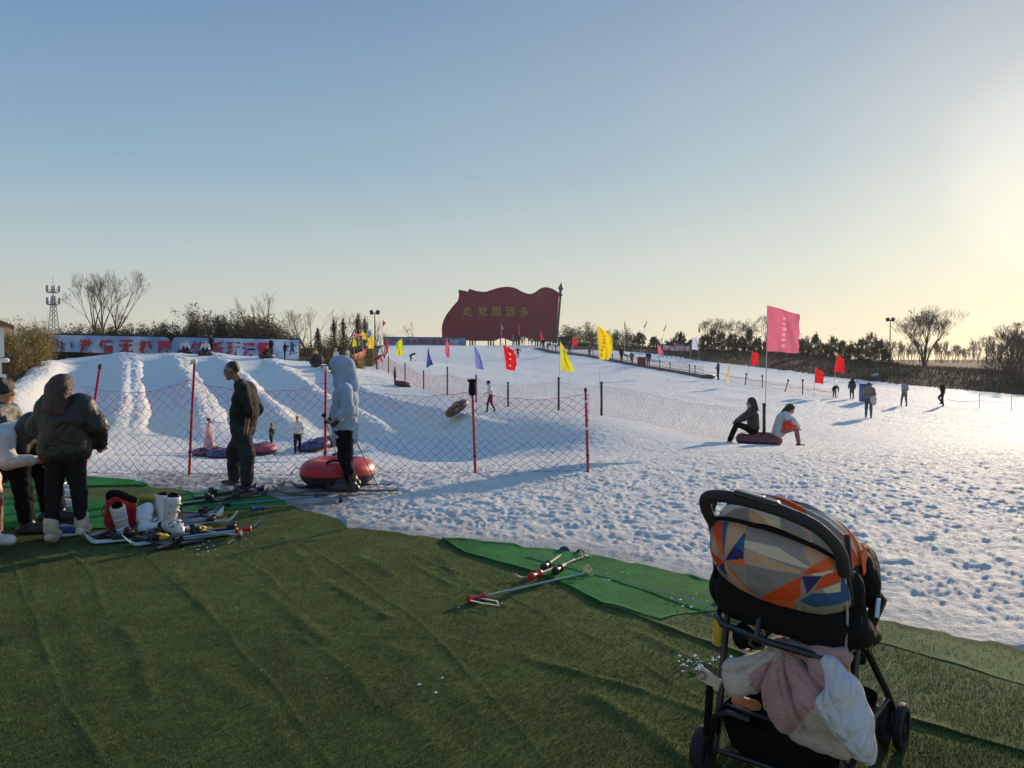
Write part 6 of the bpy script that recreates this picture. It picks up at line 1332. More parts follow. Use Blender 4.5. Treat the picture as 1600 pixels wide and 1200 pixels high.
# right of the monument
for i, (px, d, tp, wd) in enumerate([(884, 132, 505, 26), (903, 134, 508, 22), (917, 133, 501, 24), (935, 134, 514, 24), (952, 135, 512, 26), (970, 133, 507, 26), (988, 134, 517, 22)]):
    bamboo(px, d, tp, 'wispy grey green tree right of the monument, %s of seven' % (['first', 'second', 'third', 'fourth', 'fifth', 'sixth', 'last'][i]), 500+i, wd, (.052, .056, .036), n=20, group='wispy trees right of the monument', lpc=70, leafsz=.17, name='wispy_tree', wisp=.8, low=.05)
PN = [(1000, 124, 522, 22), (1021, 122, 529, 18), (1063, 118, 522, 26), (1080, 118, 533, 22), (1100, 116, 526, 24), (1112, 117, 518, 22), (1127, 116, 521, 24), (1143, 115, 524, 24), (1158, 115, 528, 22), (1170, 114, 516, 24), (1184, 113, 530, 20), (1047, 121, 536, 20), (1198, 110, 535, 22), (1215, 109, 530, 22), (1232, 108, 536, 24),
      (1250, 106, 533, 22), (1264, 106, 541, 20), (1274, 104, 524, 22), (1290, 103, 540, 24), (1301, 102, 528, 24), (1316, 101, 534, 22), (1330, 100, 540, 24), (1346, 98, 531, 30), (1360, 97, 524, 34), (1374, 97, 533, 26), (1384, 96, 548, 18)]
PL = ['below the slanting red pennant', 'just left of the small rose banner', 'left edge of the dark pine group, behind the rose banner', 'just left of the lavender flag', 'right behind the lavender flag', 'with a pointed top right of the lavender flag', 'third right of the lavender flag', 'in the middle of the dark pine group', 'below the middle willow', 'highest of the dark group before the willow', 'just left of the rose flag pole', 'low behind the left end of the rose banner', 'seen at the rose flag pole', 'hidden behind the big rose flag', 'at the right edge of the big rose flag',
      'first right of the big rose flag', 'low one before the umbrella shaped pine', 'umbrella shaped, left of the upper red flag', 'low one left of the upper red flag', 'right behind the upper red flag', 'just right of the upper red flag', 'low one left of the widest pine', 'left half of the widest dark clump', 'tallest of the widest dark clump', 'right half of the widest dark clump', 'low one closing the row before the lamp post']
for i, (px, d, tp, wd) in enumerate(PN): pine(px, d, tp, 'dark pine '+PL[i], 600+i, wd*1.05)
# low scrub along the bank
for i, (px, d, tp, wd) in enumerate([(905, 126, 536, 40), (945, 126, 539, 40), (985, 124, 540, 40), (1025, 121, 543, 40), (1065, 118, 545, 40), (1105, 115, 545, 40), (1145, 112, 546, 40), (1185, 109, 547, 40), (1225, 107, 549, 40), (1265, 104, 552, 40), (1305, 100, 556, 40), (1345, 97, 561, 40), (1380, 95, 566, 34)]):
    bamboo(px, d, tp, 'low dark scrub along the far bank, %s of thirteen from the left' % (['first', 'second', 'third', 'fourth', 'fifth', 'sixth', 'seventh', 'eighth', 'ninth', 'tenth', 'eleventh', 'twelfth', 'last'][i]), 700+i, wd, (.024, .028, .018), n=24, group='scrub along the far bank', lpc=60, leafsz=.15, name='scrub_shrub', wisp=.6)
bare_tree(1110, 128, 495, 'bare willow left of centre behind the dark pines', .55, 5, 3, 21, group=None, upb=.3)
bare_tree(1142, 127, 496, 'bare willow in the middle behind the dark pines', .55, 5, 3, 22, group=None, upb=.3)
bare_tree(1190, 122, 486, 'bare willow just left of the big rose flag', .5, 5, 3, 23, group=None, upb=.3)
bare_tree(1245, 120, 522, 'small bare tree right of the big rose flag', .5, 4, 2, 24, group=None)
bare_tree(1444, 106, 474, 'large forked bare tree standing right of the lamp post', .42, 5, 5, 27, group=None, upb=.35, ratio=.70, r0=.15, ml=.30)
for i, (px, d, tp) in enumerate([(1578, 88, 512), (1596, 84, 500), (1625, 84, 505), (1660, 80, 500)]):
    bare_tree(px, d, tp, ['bare bushy tree nearest the distant wood at the right edge', 'taller bare bushy tree at the right edge', 'bare tree just past the right edge', 'bare tree further past the right edge'][i], .5, 5, 5, 30+i, group='bare trees at the right edge')
for i, (px, d, tp) in enumerate([(1560, 90, 545), (1585, 86, 535), (1615, 84, 530)]):
    bamboo(px, d, tp, ['dark bush at the left of the right edge thicket', 'dark bush under the bare trees at the right edge', 'dark bush cut by the right edge'][i], 800+i, 44, (.036, .034, .022), n=44, group='bushes at the right edge', lpc=60, leafsz=.10, name='leafy_shrub', wisp=.5)
# far wood
rng = random.Random(77); mb = MB(); allseg = []
proto = [branches(random.Random(900+k), (0, 0, 0), 1., .22, 3, 1., multi=2, ratio=.72, upb=1.2, trunk_f=.3) for k in range(6)]
for k in range(420):
    px = 1000+k*3.2+rng.uniform(-6, 6); d = rng.uniform(230, 330); b0 = G(px, d); H_ = rng.uniform(4.5, 9)*(1 if px < 1600 else 1.3); sg = proto[k % 6]; zt = max(s[1][2] for s in sg); f = H_/zt; a = rng.uniform(0, 6.28); M = np.array([[math.cos(a), -math.sin(a), 0], [math.sin(a), math.cos(a), 0], [0, 0, 1]])
    for (A, B, ra, rb) in sg: allseg.append((M@A*f+np.array(b0), M@B*f+np.array(b0), max(.03, ra*.10), max(.022, rb*.10)))
seg_mesh(mb, allseg, 3); tag(mb.build('far_wood', TWIG, smooth=False), 'line of distant bare trees along the horizon at the right', kind='stuff')
# dry grass along the bank crest
rg = np.random.default_rng(9); k = 26000; px = rg.uniform(860, 1660, k); f = rg.uniform(-.02, .5, k); dd = snow_edge(px)*(1.01+f); x = (px-800)/FPX*dd; z = base_h(x, dd); hh = rg.uniform(.15, .55, k); an = rg.uniform(0, 6.28, k); wv = .035
A = np.stack([x-np.cos(an)*wv, dd-np.sin(an)*wv, z-.05], 1); B = np.stack([x+np.cos(an)*wv, dd+np.sin(an)*wv, z-.05], 1); C = np.stack([x+rg.normal(0, .12, k), dd+rg.normal(0, .12, k), z+hh], 1)
V_ = np.stack([A, B, C], 1).reshape(-1, 3); cl_ = np.repeat(np.array([.060, .052, .032])*rg.uniform(.4, 1.6, (k, 1)), 3, 0)
tag(mesh_np('dry_grass', V_, np.arange(3*k).reshape(-1, 3), LP_, None, False, None, None, cl_), 'dry grass on the bank beyond the snow', kind='stuff')

# ---- lamp posts, mast, tower, house
def lamp(px, d, top, label):
    b0 = G(px, d); h_ = P(px, top, d)[2]-b0.z; r_ = thing('lamp_post', b0, label, 'lamp post', None); MB().tube([(0, 0, -.2), (0, 0, h_)], [.10, .05], 8).build('pole', DKP, r_)
    for s_ in (-1, 1): mb = MB(); mb.box((s_*.35, 0, h_+.05), (.42, .35, .5), rotm('Y', s_*12), bev=.05); mb.build('lamp_head', PLAST, r_)
    MB().tube([(-.5, 0, h_), (.5, 0, h_)], .04, 6).build('cross_arm', DKP, r_)
lamp(1390, 100, 500, 'slim floodlight post right of the dark pines'); lamp(586, 86, 489, 'slim floodlight post beside the small red pennant')
b0 = G(1541, 190); r_ = thing('utility_pole', b0, 'thin utility pole before the distant wood', 'pole'); h_ = P(1541, 533, 190)[2]-b0.z; MB().tube([(0, 0, 0), (0, 0, h_)], [.16, .1], 6).build('pole', DKP, r_)
for z in (h_*.80, h_*.62): MB().tube([(-1.1, 0, z), (1.1, 0, z)], .07, 5).build('cross_arm', DKP, r_)
TWM = mat('galvanised tower', (.16, .19, .25), .5, .1)
b0 = G(85, 230); r_ = thing('cell_tower', b0, 'distant antenna mast with two ringed platforms on the left horizon', 'tower'); k_ = 230/FPX; zp = lambda py: P(85, py, 230)[2]-b0.z
hT = zp(462); W0 = .9
mb = MB()
for sx, sy in ((-1, -1), (1, -1), (1, 1), (-1, 1)): mb.tube([(sx*W0*1.8, sy*W0*1.8, 0), (sx*W0*.42, sy*W0*.42, hT)], .08, 5)
for i in range(14):
    f0, f1 = i/14, (i+1)/14; w0 = W0*(1.8-1.38*f0); w1 = W0*(1.8-1.38*f1)
    for (a, b_) in (((-1, -1), (1, -1)), ((1, -1), (1, 1)), ((1, 1), (-1, 1)), ((-1, 1), (-1, -1))): mb.tube([(a[0]*w0, a[1]*w0, hT*f0), (b_[0]*w1, b_[1]*w1, hT*f1)], .05, 4); mb.tube([(b_[0]*w0, b_[1]*w0, hT*f0), (a[0]*w1, a[1]*w1, hT*f1)], .05, 4)
mb.build('lattice', TWM, r_); MB().tube([(0, 0, hT-.5), (0, 0, zp(447))], [.15, .12], 6).build('mast', TWM, r_); MB().tube([(0, 0, zp(447)), (0, 0, zp(432))], .05, 5).build('lightning_rod', TWM, r_)
for zz in (zp(457), zp(476)):
    mb = MB(); mb.lathe([(.4, zz-.15), (1.7, zz-.15), (1.7, zz+.1), (.4, zz+.1), (.4, zz-.15)], (0, 0, 0), n=16); mb.build('platform', TWM, r_); mb = MB(); mb.lathe([(1.66, zz+.7), (1.72, zz+.75), (1.66, zz+.8), (1.6, zz+.75), (1.66, zz+.7)], (0, 0, 0), n=16); mb.build('railing', TWM, r_)
    for i in range(6): a = i*math.pi/3+.2; mb = MB(); mb.box((math.cos(a)*1.85, math.sin(a)*1.85, zz+1.1), (.32, .32, 2.0), rotm('Z', math.degrees(a)), bev=.05); mb.build('antenna', TWM, r_)
# white house corner
hx = P(3, 560, 18)[0]; r_ = thing('white_house', Vector((hx, 18, 0)), 'corner of a white house with a brown gable edge at the left edge', 'house', None, R(37)); WP = mat('white render', (.62, .62, .60), .8, .06, 2, .2, 20); RF = mat('brown roof trim', (.16, .075, .045), .7, .2, 4)
zz = lambda py: P(3, py, 18)[2]
mb = MB(); mb.box((-2.5, 3.0, zz(510)/2), (5.0, 6.0, zz(510))); mb.build('wall', WP, r_)
ap = (-2.5, zz(430)); ev = (.24, zz(509))
for s_ in (1, -1):
    A = V3(-2.5, 0, ap[1]); B = V3(-2.5+s_*(2.5+.24), 0, ev[1]); g = []
    for y in (-.35, 6.3):
        for (q, dz) in ((A, 0), (B, 0), (B, -.10), (A, -.10)): g.append(q+V3(0, y, dz))
    mb = MB(); mb.add(g, [(0, 1, 5, 4), (1, 2, 6, 5), (2, 3, 7, 6), (3, 0, 4, 7), (0, 3, 2, 1), (4, 5, 6, 7)]); mb.build('roof', RF, r_, smooth=False)
mb = MB(); mb.add([(-5, 0, zz(510)+.002), (0, 0, zz(510)+.002), (-2.5, 0, ap[1]-.15), (-5, .25, zz(510)+.002), (0, .25, zz(510)+.002), (-2.5, .25, ap[1]-.15)], [(0, 1, 2), (3, 5, 4)]); mb.build('gable', WP, r_, smooth=False)
mb = MB(); mb.box((.0, -.05, zz(585)/2), (.16, .22, zz(585))); mb.box((.0, -.05, zz(563)), (.30, .36, .10), bev=.03); mb.box((0, -.05, (zz(558)+zz(512))/2), (.10, .16, zz(512)-zz(558))); mb.build('pilaster', WP, r_)
# small white car-like thing on the bank path
r_ = thing('snow_gun', G(1368, 76), 'tiny pale snow machine on the dark bank right of the blue box', 'machine'); mb = MB(); mb.tube([(-.4, 0, .35), (.25, 0, .45)], [.14, .2], 12); mb.build('barrel', mat('pale paint', (.4, .4, .42), .5), r_)
for v in ((-.4, .3), (-.4, -.3), (.4, 0)): MB().tube([(0, 0, .3), (v[0], v[1], 0)], .03, 5).build('leg', DKP, r_)
# ================================================================= PUSHCHAIR
PB = (.950, 2.65); r_ = thing('pushchair', Vector((PB[0], PB[1], 0.03)), 'black folding pushchair with a hood printed in orange, navy and cream triangles, seen from behind', 'pushchair', None, R(-39.8))
stroller = r_
FRM = mat('black frame tube', (.012, .012, .013), .35, .15, 10, spec=.5); FAB = cloth('black pushchair fabric', (.006, .006, .0065), bump=.6, bscale=30, sheen=0, spec=.15); RUB = mat('foam tyre', (.012, .011, .010), .8, .3, 20, .3, 60)
CHR = mat('grey metal', (.30, .30, .30), .4, .1, metal=.6); YEB = mat('yellow strap slider', (.55, .36, .03), .5)
HW = .24
def wheel(x, y, r, w_, name='wheel'):
    mb = MB(); mb.lathe([(r*.70, -w_*.5), (r*.88, -w_*.5), (r*.98, -w_*.32), (r, 0), (r*.98, w_*.32), (r*.88, w_*.5), (r*.70, w_*.5), (r*.68, 0), (r*.70, -w_*.5)], (x, y, r), (1, 0, 0), 32); wo = mb.build(name, RUB, r_)
    hb = MB(); hb.lathe([(.004, -w_*.42), (r*.22, -w_*.42), (r*.24, 0), (r*.22, w_*.42), (.004, w_*.42)], (x, y, r), (1, 0, 0), 14)
    for i in range(8): a = i*math.pi/4; hb.tube([(x, y+math.cos(a)*r*.2, r+math.sin(a)*r*.2), (x, y+math.cos(a)*r*.72, r+math.sin(a)*r*.72)], .006, 5)
    ho = hb.build('rim', FRM, wo); return wo
wheel(-HW-.03, 0, .088, .05); wheel(HW+.03, 0, .088, .05)
for dx in (-.0,): wheel(-HW+.02, .66, .095, .035); wheel(-HW-.04, .66, .095, .035); wheel(HW-.02, .66, .095, .035); wheel(HW+.04, .66, .095, .035)
# frame
fr = MB()
for s_ in (-1, 1):
    x = s_*HW
    fr.tube(sm_curve([(x, .69, .14), (x, .60, .24), (x, .42, .40), (x, .25, .56), (x, .10, .72), (x, .01, .86), (x, -.035, .96)], 5), .0145, 10)          # long side tube
    fr.tube([(x-s_*.012, 0, .09), (x-s_*.012, .03, .20), (x-s_*.01, .07, .34), (x, .12, .50), (x, .16, .62)], [.013, .014, .014, .014, .012], 10)             # rear leg
    fr.tube([(x, .66, .085), (x, .685, .15), (x, .64, .20)], .015, 8)
    fr.tube([(x, .16, .62), (x, .24, .57)], .02, 8); fr.lathe([(.004, -.02), (.03, -.02), (.033, 0), (.03, .02), (.004, .02)], (x+s_*.012, .2, .585), (1, 0, 0), 16)
    fr.tube([(x, .02, .20), (x, .22, .235), (x, .45, .22), (x, .60, .22)], .009, 8)
fr.tube([(-HW, .0, .10), (0, .0, .105), (HW, .0, .10)], .011, 10); fr.tube([(-HW, .1, .235), (-.1, .08, .24), (.1, .08, .24), (HW, .1, .235)], .009, 8)
fr.build('frame', FRM, r_)
hb = MB(); hb.tube(sm_curve([(-HW+.015, -.03, .925), (-HW+.004, -.065, .975), (-HW+.012, -.095, 1.02), (-HW+.05, -.118, 1.05), (-.12, -.128, 1.068), (-.02, -.132, 1.076), (.07, -.13, 1.074), (HW-.075, -.122, 1.058), (HW-.025, -.10, 1.022), (HW, -.07, .975), (HW+.002, -.03, .90)], 6), .0225, 14); hb.build('handlebar', RUB, r_)
mb = MB(); mb.box((-.02, -.133, 1.094), (.16, .045, .022), bev=.008); mb.build('release_button', FRM, r_); mb = MB(); mb.box((-.02, -.138, 1.106), (.055, .025, .006), bev=.002); mb.build('badge', CHR, r_)
# rear cross bar below the seat and its hook
cb = MB(); cb.tube([(-HW+.0, .10, .60), (-HW+.01, .02, .585), (-HW+.05, -.03, .578), (0, -.045, .575), (HW-.05, -.03, .578), (HW-.01, .02, .585), (HW, .10, .60)], .013, 10); cb.tube([(-.05, -.045, .575), (-.05, -.03, .62), (-.05, .0, .66)], .010, 8); cb.tube([(-.07, -.05, .57), (-.07, -.06, .552), (-.045, -.065, .545), (-.02, -.06, .552), (-.02, -.05, .57)], .006, 6); cb.build('cross_bar', FRM, r_)
for s_ in (-1, 1):
    mb = MB(); mb.box((s_*(HW-.005), .035, .515), (.028, .018, .10), rotm('X', 8), bev=.006)
    for i in range(7): mb.box((s_*(HW-.005), .024, .478+i*.012), (.030, .006, .004))
    mb.build('strap_slider', YEB, r_)
    mb = MB(); mb.tube([(s_*HW, -.02, .90), (s_*HW, .02, .74), (s_*(HW-.01), .04, .60)], .010, 8, flat=.5); mb.build('side_strap', CHR if s_ > 0 else FAB, r_)
    mb = MB(); mb.lathe([(.004, -.012), (.034, -.012), (.036, 0), (.034, .012), (.004, .012)], (s_*(HW+.022), .10, .70), (1, 0, 0), 18); mb.build('joint_cap', FRM, r_)
mb = MB(); mb.lathe([(.012, -.004), (.024, -.004), (.024, .004), (.012, .004), (.012, -.004)], (HW+.022, .17, .60), (1, 0, 0), 18); mb.build('ring_mark', CHR, r_)
# brake pedal and beige tag at the left rear leg
mb = MB(); mb.box((-HW-.005, -.01, .36), (.09, .014, .05), rotm('Y', 18), bev=.005); mb.build('paper_tag', mat('beige card', (.52, .42, .30), .7), r_)
mb = MB(); mb.tube([(-HW-.045, -.022, .372), (-HW-.03, -.024, .385), (-HW-.015, -.024, .375), (-HW-.02, -.024, .358), (-HW-.035, -.024, .358)], .003, 5); mb.build('printed_swirl', mat('brown ink', (.2, .12, .08), .7), r_)
mb = MB(); mb.tube([(-HW, -.015, .34), (-HW-.005, -.02, .24), (-HW-.01, -.02, .16)], .024, 8, flat=.5); mb.build('leg_cover', FAB, r_)
mb = MB(); mb.tube([(-HW+.03, -.01, .25), (-HW+.035, -.015, .17)], .018, 8, flat=.3); mb.build('dangling_strap', FAB, r_)
mb = MB(); mb.tube([(-HW, -.01, .17), (-HW+.02, -.03, .24), (-HW+.08, -.04, .275), (-HW+.16, -.03, .27)], .010, 8); mb.build('brake_cable', FRM, r_)
# seat back, seat, basket, sides
soft_obj('seat_back', [cone((-.17, .035, .635), (.17, .035, .635), .05, .05), cone((-.185, .03, .70), (.185, .03, .70), .055, .055), cone((-.18, .06, .80), (.18, .06, .80), .06, .06)], FAB, r_, h=.010, k=.06, noise=.004, nscale=16)
soft_obj('seat', [cone((-.16, .12, .50), (-.16, .42, .50), .05, .04), cone((.16, .12, .50), (.16, .42, .50), .05, .04), cone((0, .12, .48), (0, .46, .48), .07, .06), cone((-.1, .46, .47), (-.1, .56, .32), .04, .03), cone((.1, .46, .47), (.1, .56, .32), .04, .03)], FAB, r_, h=.012, k=.07)
for s_ in (-1, 1): soft_obj('seat_side', [cone((s_*.225, .10, .66), (s_*.215, .38, .56), .07, .05), cone((s_*.225, .08, .84), (s_*.22, .14, .66), .05, .06)], FAB, r_, h=.010, k=.04, noise=.004, nscale=14)
mb = MB(); mb.tube([(-HW+.01, .30, .60), (-HW+.0, .46, .68), (-.14, .57, .715), (.14, .57, .715), (HW, .46, .68), (HW-.01, .30, .60)], .024, 12); mb.build('bumper_bar', FAB, r_)
soft_obj('headrest', [ell((.20, .33, .82), (.06, .11, .10), 0), cone((.215, .24, .88), (.22, .36, .72), .045, .05)], FAB, r_, h=.010, k=.04, noise=.004, nscale=16)
mb = MB(); mb.box((HW+.028, .30, .70), (.006, .05, .075), rotm('X', -20), bev=.002); mb.build('care_label', mat('pale blue label', (.35, .5, .7), .6), r_)
bk = []; 
for v_ in np.linspace(0, 1, 9):
    z = .25*(1-v_)+.10*v_; hw = (HW-.01)*(1-.12*v_); row = []
    for a in np.linspace(0, 2*math.pi, 49)[:-1]:
        c_, s2 = math.cos(a), math.sin(a); ex_ = .35; row.append((hw*np.sign(c_)*abs(c_)**ex_, .30+(.30-.03*v_)*np.sign(s2)*abs(s2)**ex_-.04*(s2 < -.3)*(1-v_), z+.010*math.sin(a*5)*v_-.03*v_*(1-abs(s2))))
    bk.append(row)
bk.append([(x*.02, .30+(y-.30)*.02, .085) for x, y, z in bk[-1]]); bk = np.array(bk); mb = MB(); mb.grid(bk.transpose(1, 0, 2), 0, True); mb.build('basket', FAB, r_)
soft_obj('leg_rest', [cone((-.13, .60, .36), (.13, .60, .36), .03, .03), cone((-.13, .57, .45), (.13, .57, .45), .03, .03)], FAB, r_, h=.012, k=.08)
soft_obj('folded_toy', [ell((-.15, .05, .29), (.035, .03, .02)), ell((-.10, .06, .285), (.03, .03, .018))], cloth('orange cream cloth', (.55, .22, .10)), r_, h=.010, k=.02)
# hood: a printed bonnet stretched over the seat back and forward over the seat
PCOL = dict(o=(.70, .085, .02), O=(.78, .16, .04), n=(.04, .04, .14), b=(.04, .12, .26), w=(.66, .57, .42), g=(.31, .29, .25), t=(.58, .37, .23), c=(.68, .61, .50), s=(.25, .245, .24), k=(.012, .012, .014))
cropd = lambda x, y: (1060+x/2.6078, 740+y/2.6078)
def toloc(px, py): lx = (px-1206)/(445.); return lx, .845+(890+(px-1206)*.17-py)/437.+.17*lx
POLY = [
 ('g', [(95, 200), (670, 200), (670, 580), (95, 580)]),
 ('o', [(135, 205), (185, 205), (205, 345), (130, 240)]), ('O', [(150, 270), (190, 280), (202, 345)]), ('b', [(178, 200), (208, 205), (210, 300), (205, 345)]), ('t', [(208, 205), (292, 205), (292, 240), (205, 350)]),
 ('n', [(205, 355), (292, 240), (298, 318), (298, 345)]), ('b', [(250, 290), (296, 250), (298, 320)]), ('O', [(205, 358), (302, 343), (302, 378)]), ('g', [(205, 358), (302, 378), (305, 470)]), ('o', [(205, 360), (240, 395), (325, 515), (310, 510)]),
 ('n', [(200, 362), (205, 425), (160, 385)]), ('t', [(205, 362), (325, 520), (265, 510), (205, 450)]), ('g', [(130, 385), (205, 425), (205, 490), (130, 440)]), ('b', [(105, 385), (155, 378), (115, 425)]), ('o', [(118, 320), (202, 358), (160, 385), (135, 372)]), ('w', [(130, 320), (135, 270), (160, 340)]), ('c', [(110, 330), (120, 385), (150, 375)]), ('t', [(150, 255), (178, 340), (135, 320)]),
 ('o', [(225, 488), (258, 480), (268, 520), (245, 510)]), ('c', [(125, 430), (230, 490), (225, 500), (130, 445)]),
 ('w', [(298, 270), (430, 300), (560, 385), (540, 385), (380, 330), (298, 300)]), ('g', [(298, 220), (460, 225), (590, 300), (520, 310), (298, 262)]), ('t', [(300, 305), (390, 335), (525, 395), (525, 410), (303, 365)]), ('t', [(520, 310), (590, 290), (620, 345), (560, 385)]),
 ('s', [(303, 365), (525, 408), (330, 522), (303, 470)]), ('o', [(330, 522), (525, 415), (520, 500), (400, 565)]), ('O', [(330, 522), (400, 565), (470, 568), (500, 520)]), ('O', [(548, 385), (622, 345), (628, 400), (560, 410)]), ('o', [(525, 408), (560, 385), (600, 400), (555, 412)]),
 ('c', [(560, 408), (628, 400), (628, 410), (575, 425)]), ('n', [(528, 415), (600, 418), (545, 488)]), ('o', [(605, 415), (652, 405), (650, 450), (565, 475)]), ('g', [(528, 420), (545, 490), (520, 500)]), ('w', [(600, 470), (652, 452), (652, 500), (610, 490)]),
 ('b', [(510, 520), (560, 485), (652, 490), (665, 540), (560, 550)]), ('b', [(600, 285), (640, 320), (668, 380), (668, 540), (652, 540), (652, 400)]), ('b', [(97, 300), (112, 300), (112, 360), (97, 360)]), ('c', [(330, 530), (400, 572), (480, 570), (510, 545), (500, 575), (380, 575)]),
]
PL_ = [(k, np.array([toloc(*cropd(*p)) for p in pts])) for k, pts in POLY]
def inpoly(X, Y, pg):
    ins = np.zeros(X.shape, bool); n_ = len(pg); j = n_-1
    for i in range(n_):
        xi, yi = pg[i]; xj, yj = pg[j]; ins ^= ((yi > Y) != (yj > Y)) & (X < (xj-xi)*(Y-yi)/(yj-yi+1e-12)+xi); j = i
    return ins
def hood_surface(path, hwid, pivot, nu=220, nv=220, sq=.55, u0=-1, u1=1):
    ps = np.array(sm_curve(path, 12)); L = np.concatenate([[0], np.cumsum(np.linalg.norm(np.diff(ps, axis=0), axis=1))]); vv = np.linspace(0, L[-1], nv); Y0 = np.interp(vv, L, ps[:, 0]); Z0 = np.interp(vv, L, ps[:, 1])
    u = np.linspace(u0, u1, nu)[:, None]; cu = np.maximum(np.cos(math.pi/2*u), 0)**sq
    X = hwid*np.sin(math.pi/2*u)*np.ones((1, nv)); Y = pivot[0]+(Y0[None]-pivot[0])*cu; Z = pivot[1]+(Z0[None]-pivot[1])*cu
    return X, Y, Z, u*np.ones((1, nv)), np.ones((nu, 1))*(vv/L[-1])[None]
def seamed(X, Y, Z): 
    w_ = .005*vnoise(X*14, Z*14, 91)+.004*vnoise(X*30+Y*20, Z*30, 92); return Y+w_, Z+w_*.5
X, Y, Z, U_, V_ = hood_surface([(-.00, .70), (-.05, .722), (-.10, .78), (-.12, .86), (-.105, .94), (-.06, .99)], .250, (.10, .85), sq=.42)
Y, Z = seamed(X, Y, Z)
nu, nv = X.shape; ids = np.arange(nu*nv).reshape(nu, nv); Fq = np.stack([ids[:-1, :-1], ids[1:, :-1], ids[1:, 1:], ids[:-1, 1:]], -1).reshape(-1, 4)
Vv = np.stack([X, Y, Z], -1).reshape(-1, 3); fc = Vv[Fq].mean(1); keys = list(PCOL); mi = np.full(len(Fq), keys.index('g'))
for k, pg in PL_: mi[inpoly(fc[:, 0], fc[:, 2], pg)] = keys.index(k)
uu = U_.reshape(-1)[Fq].mean(1); vf = V_.reshape(-1)[Fq].mean(1); mi[(np.abs(uu) > .93)] = keys.index('b'); mi[vf < .02] = keys.index('s')
HM = [mat('hood print '+k, c_, .75, .10, 6, .25, 60, trans=.32, spec=.15) for k, c_ in PCOL.items()]
mesh_np('hood_back_panel', Vv, Fq, HM, mi, True, r_)
def facet_mi(fc, s1, s2, seed):
    a = fc[:, 0]*9+fc[:, 1]*5+seed; b_ = fc[:, 1]*8+fc[:, 2]*6-fc[:, 0]*3; ia = np.floor(a); ib = np.floor(b_); tri = ((a-ia)+(b_-ib) > 1)
    hsh = _hash(ia, ib*2+tri, seed); order = ['g', 'w', 'O', 't', 'n', 'g', 'c', 'o', 's', 'b']; return np.array([keys.index(order[int(q*9.99)]) for q in hsh])
# upper, gathered part of the hood running forward over the child
X, Y, Z, U_, V_ = hood_surface([(-.075, .975), (-.082, 1.0), (-.07, 1.03), (-.02, 1.052), (.08, 1.06), (.20, 1.035), (.31, .98), (.38, .91)], .238, (.16, .80), 150, 150, sq=.42)
rip = .008*np.sin(V_*38+2*np.sin(U_*3))+.008*vnoise(X*12, Y*12, 95); Z = Z+rip*(1-np.abs(U_)**4); Y = Y+rip*.5
Vv = np.stack([X, Y, Z], -1).reshape(-1, 3); fc = Vv[np.stack([ids[:149, :149], ids[1:150, :149], ids[1:150, 1:150], ids[:149, 1:150]], -1).reshape(-1, 4)*0] if False else None
ids2 = np.arange(150*150).reshape(150, 150); Fq = np.stack([ids2[:-1, :-1], ids2[1:, :-1], ids2[1:, 1:], ids2[:-1, 1:]], -1).reshape(-1, 4); fc = Vv[Fq].mean(1); mi = facet_mi(fc, 9, 8, 4)
vf = V_.reshape(-1)[Fq].mean(1); uf = U_.reshape(-1)[Fq].mean(1); mi[(vf > .965)] = keys.index('b'); mi[(vf < .03)] = keys.index('k'); mi[(np.abs(vf-.5) < .012)] = keys.index('k'); mi[np.abs(uf) > .94] = keys.index('k')
mesh_np('hood_top', Vv, Fq, HM, mi, True, r_)
# dark strap across the top of the panel, hood ribs
mb = MB(); u = np.linspace(-.95, .95, 30); cu = np.cos(math.pi/2*u)**.45; mb.tube([(.251*math.sin(math.pi/2*a), .10+(-.085-.10)*c_, .83+(.985-.83)*c_) for a, c_ in zip(u, cu)], .0075, 6); mb.build('hood_piping', FAB, r_)
for s_ in (1, -1):
    mb = MB(); mb.tube([(s_*.243, .10, .72), (s_*.246, .03, .86), (s_*.245, .00, .97), (s_*.235, .02, 1.02)], .011, 6, flat=.5); mb.build('hood_rib', FRM, r_)
mb = MB(); mb.box((.246, .20, .90), (.006, .07, .09), rotm('X', 25), bev=.003); mb.build('orange_print', mat('orange print patch', (.60, .09, .02), .7), r_)
# ---- blanket stuffed under the seat
BPK = mat('dusty pink fleece', (.40, .215, .185), .95, .12, 14, .6, 90, spec=.1, sheen=.3); BCR = mat('cream fleece edge', (.50, .40, .32), .95, .10, 14, .6, 90, spec=.1, sheen=.3)
bq, t, b = node_mat('white quilted cotton'); b.inputs['Base Color'].default_value = (.52, .50, .49, 1); b.inputs['Roughness'].default_value = .8
tc = t.nodes.new('ShaderNodeTexCoord'); vt = t.nodes.new('ShaderNodeTexWave'); vt.inputs['Scale'].default_value = 9; vt.inputs['Distortion'].default_value = 1.2; mp = t.nodes.new('ShaderNodeMapping'); mp.inputs['Rotation'].default_value = (.3, .5, .8); t.links.new(tc.outputs['Object'], mp.inputs[0]); t.links.new(mp.outputs[0], vt.inputs[0])
v2 = t.nodes.new('ShaderNodeTexWave'); v2.inputs['Scale'].default_value = 9; v2.inputs['Distortion'].default_value = 1.2; mp2 = t.nodes.new('ShaderNodeMapping'); mp2.inputs['Rotation'].default_value = (.2, -.6, -.8); t.links.new(tc.outputs['Object'], mp2.inputs[0]); t.links.new(mp2.outputs[0], v2.inputs[0])
mn = t.nodes.new('ShaderNodeMath'); mn.operation = 'MINIMUM'; t.links.new(vt.outputs['Fac'], mn.inputs[0]); t.links.new(v2.outputs['Fac'], mn.inputs[1]); bumpn(t, b, mn.outputs[0], .7, .012)
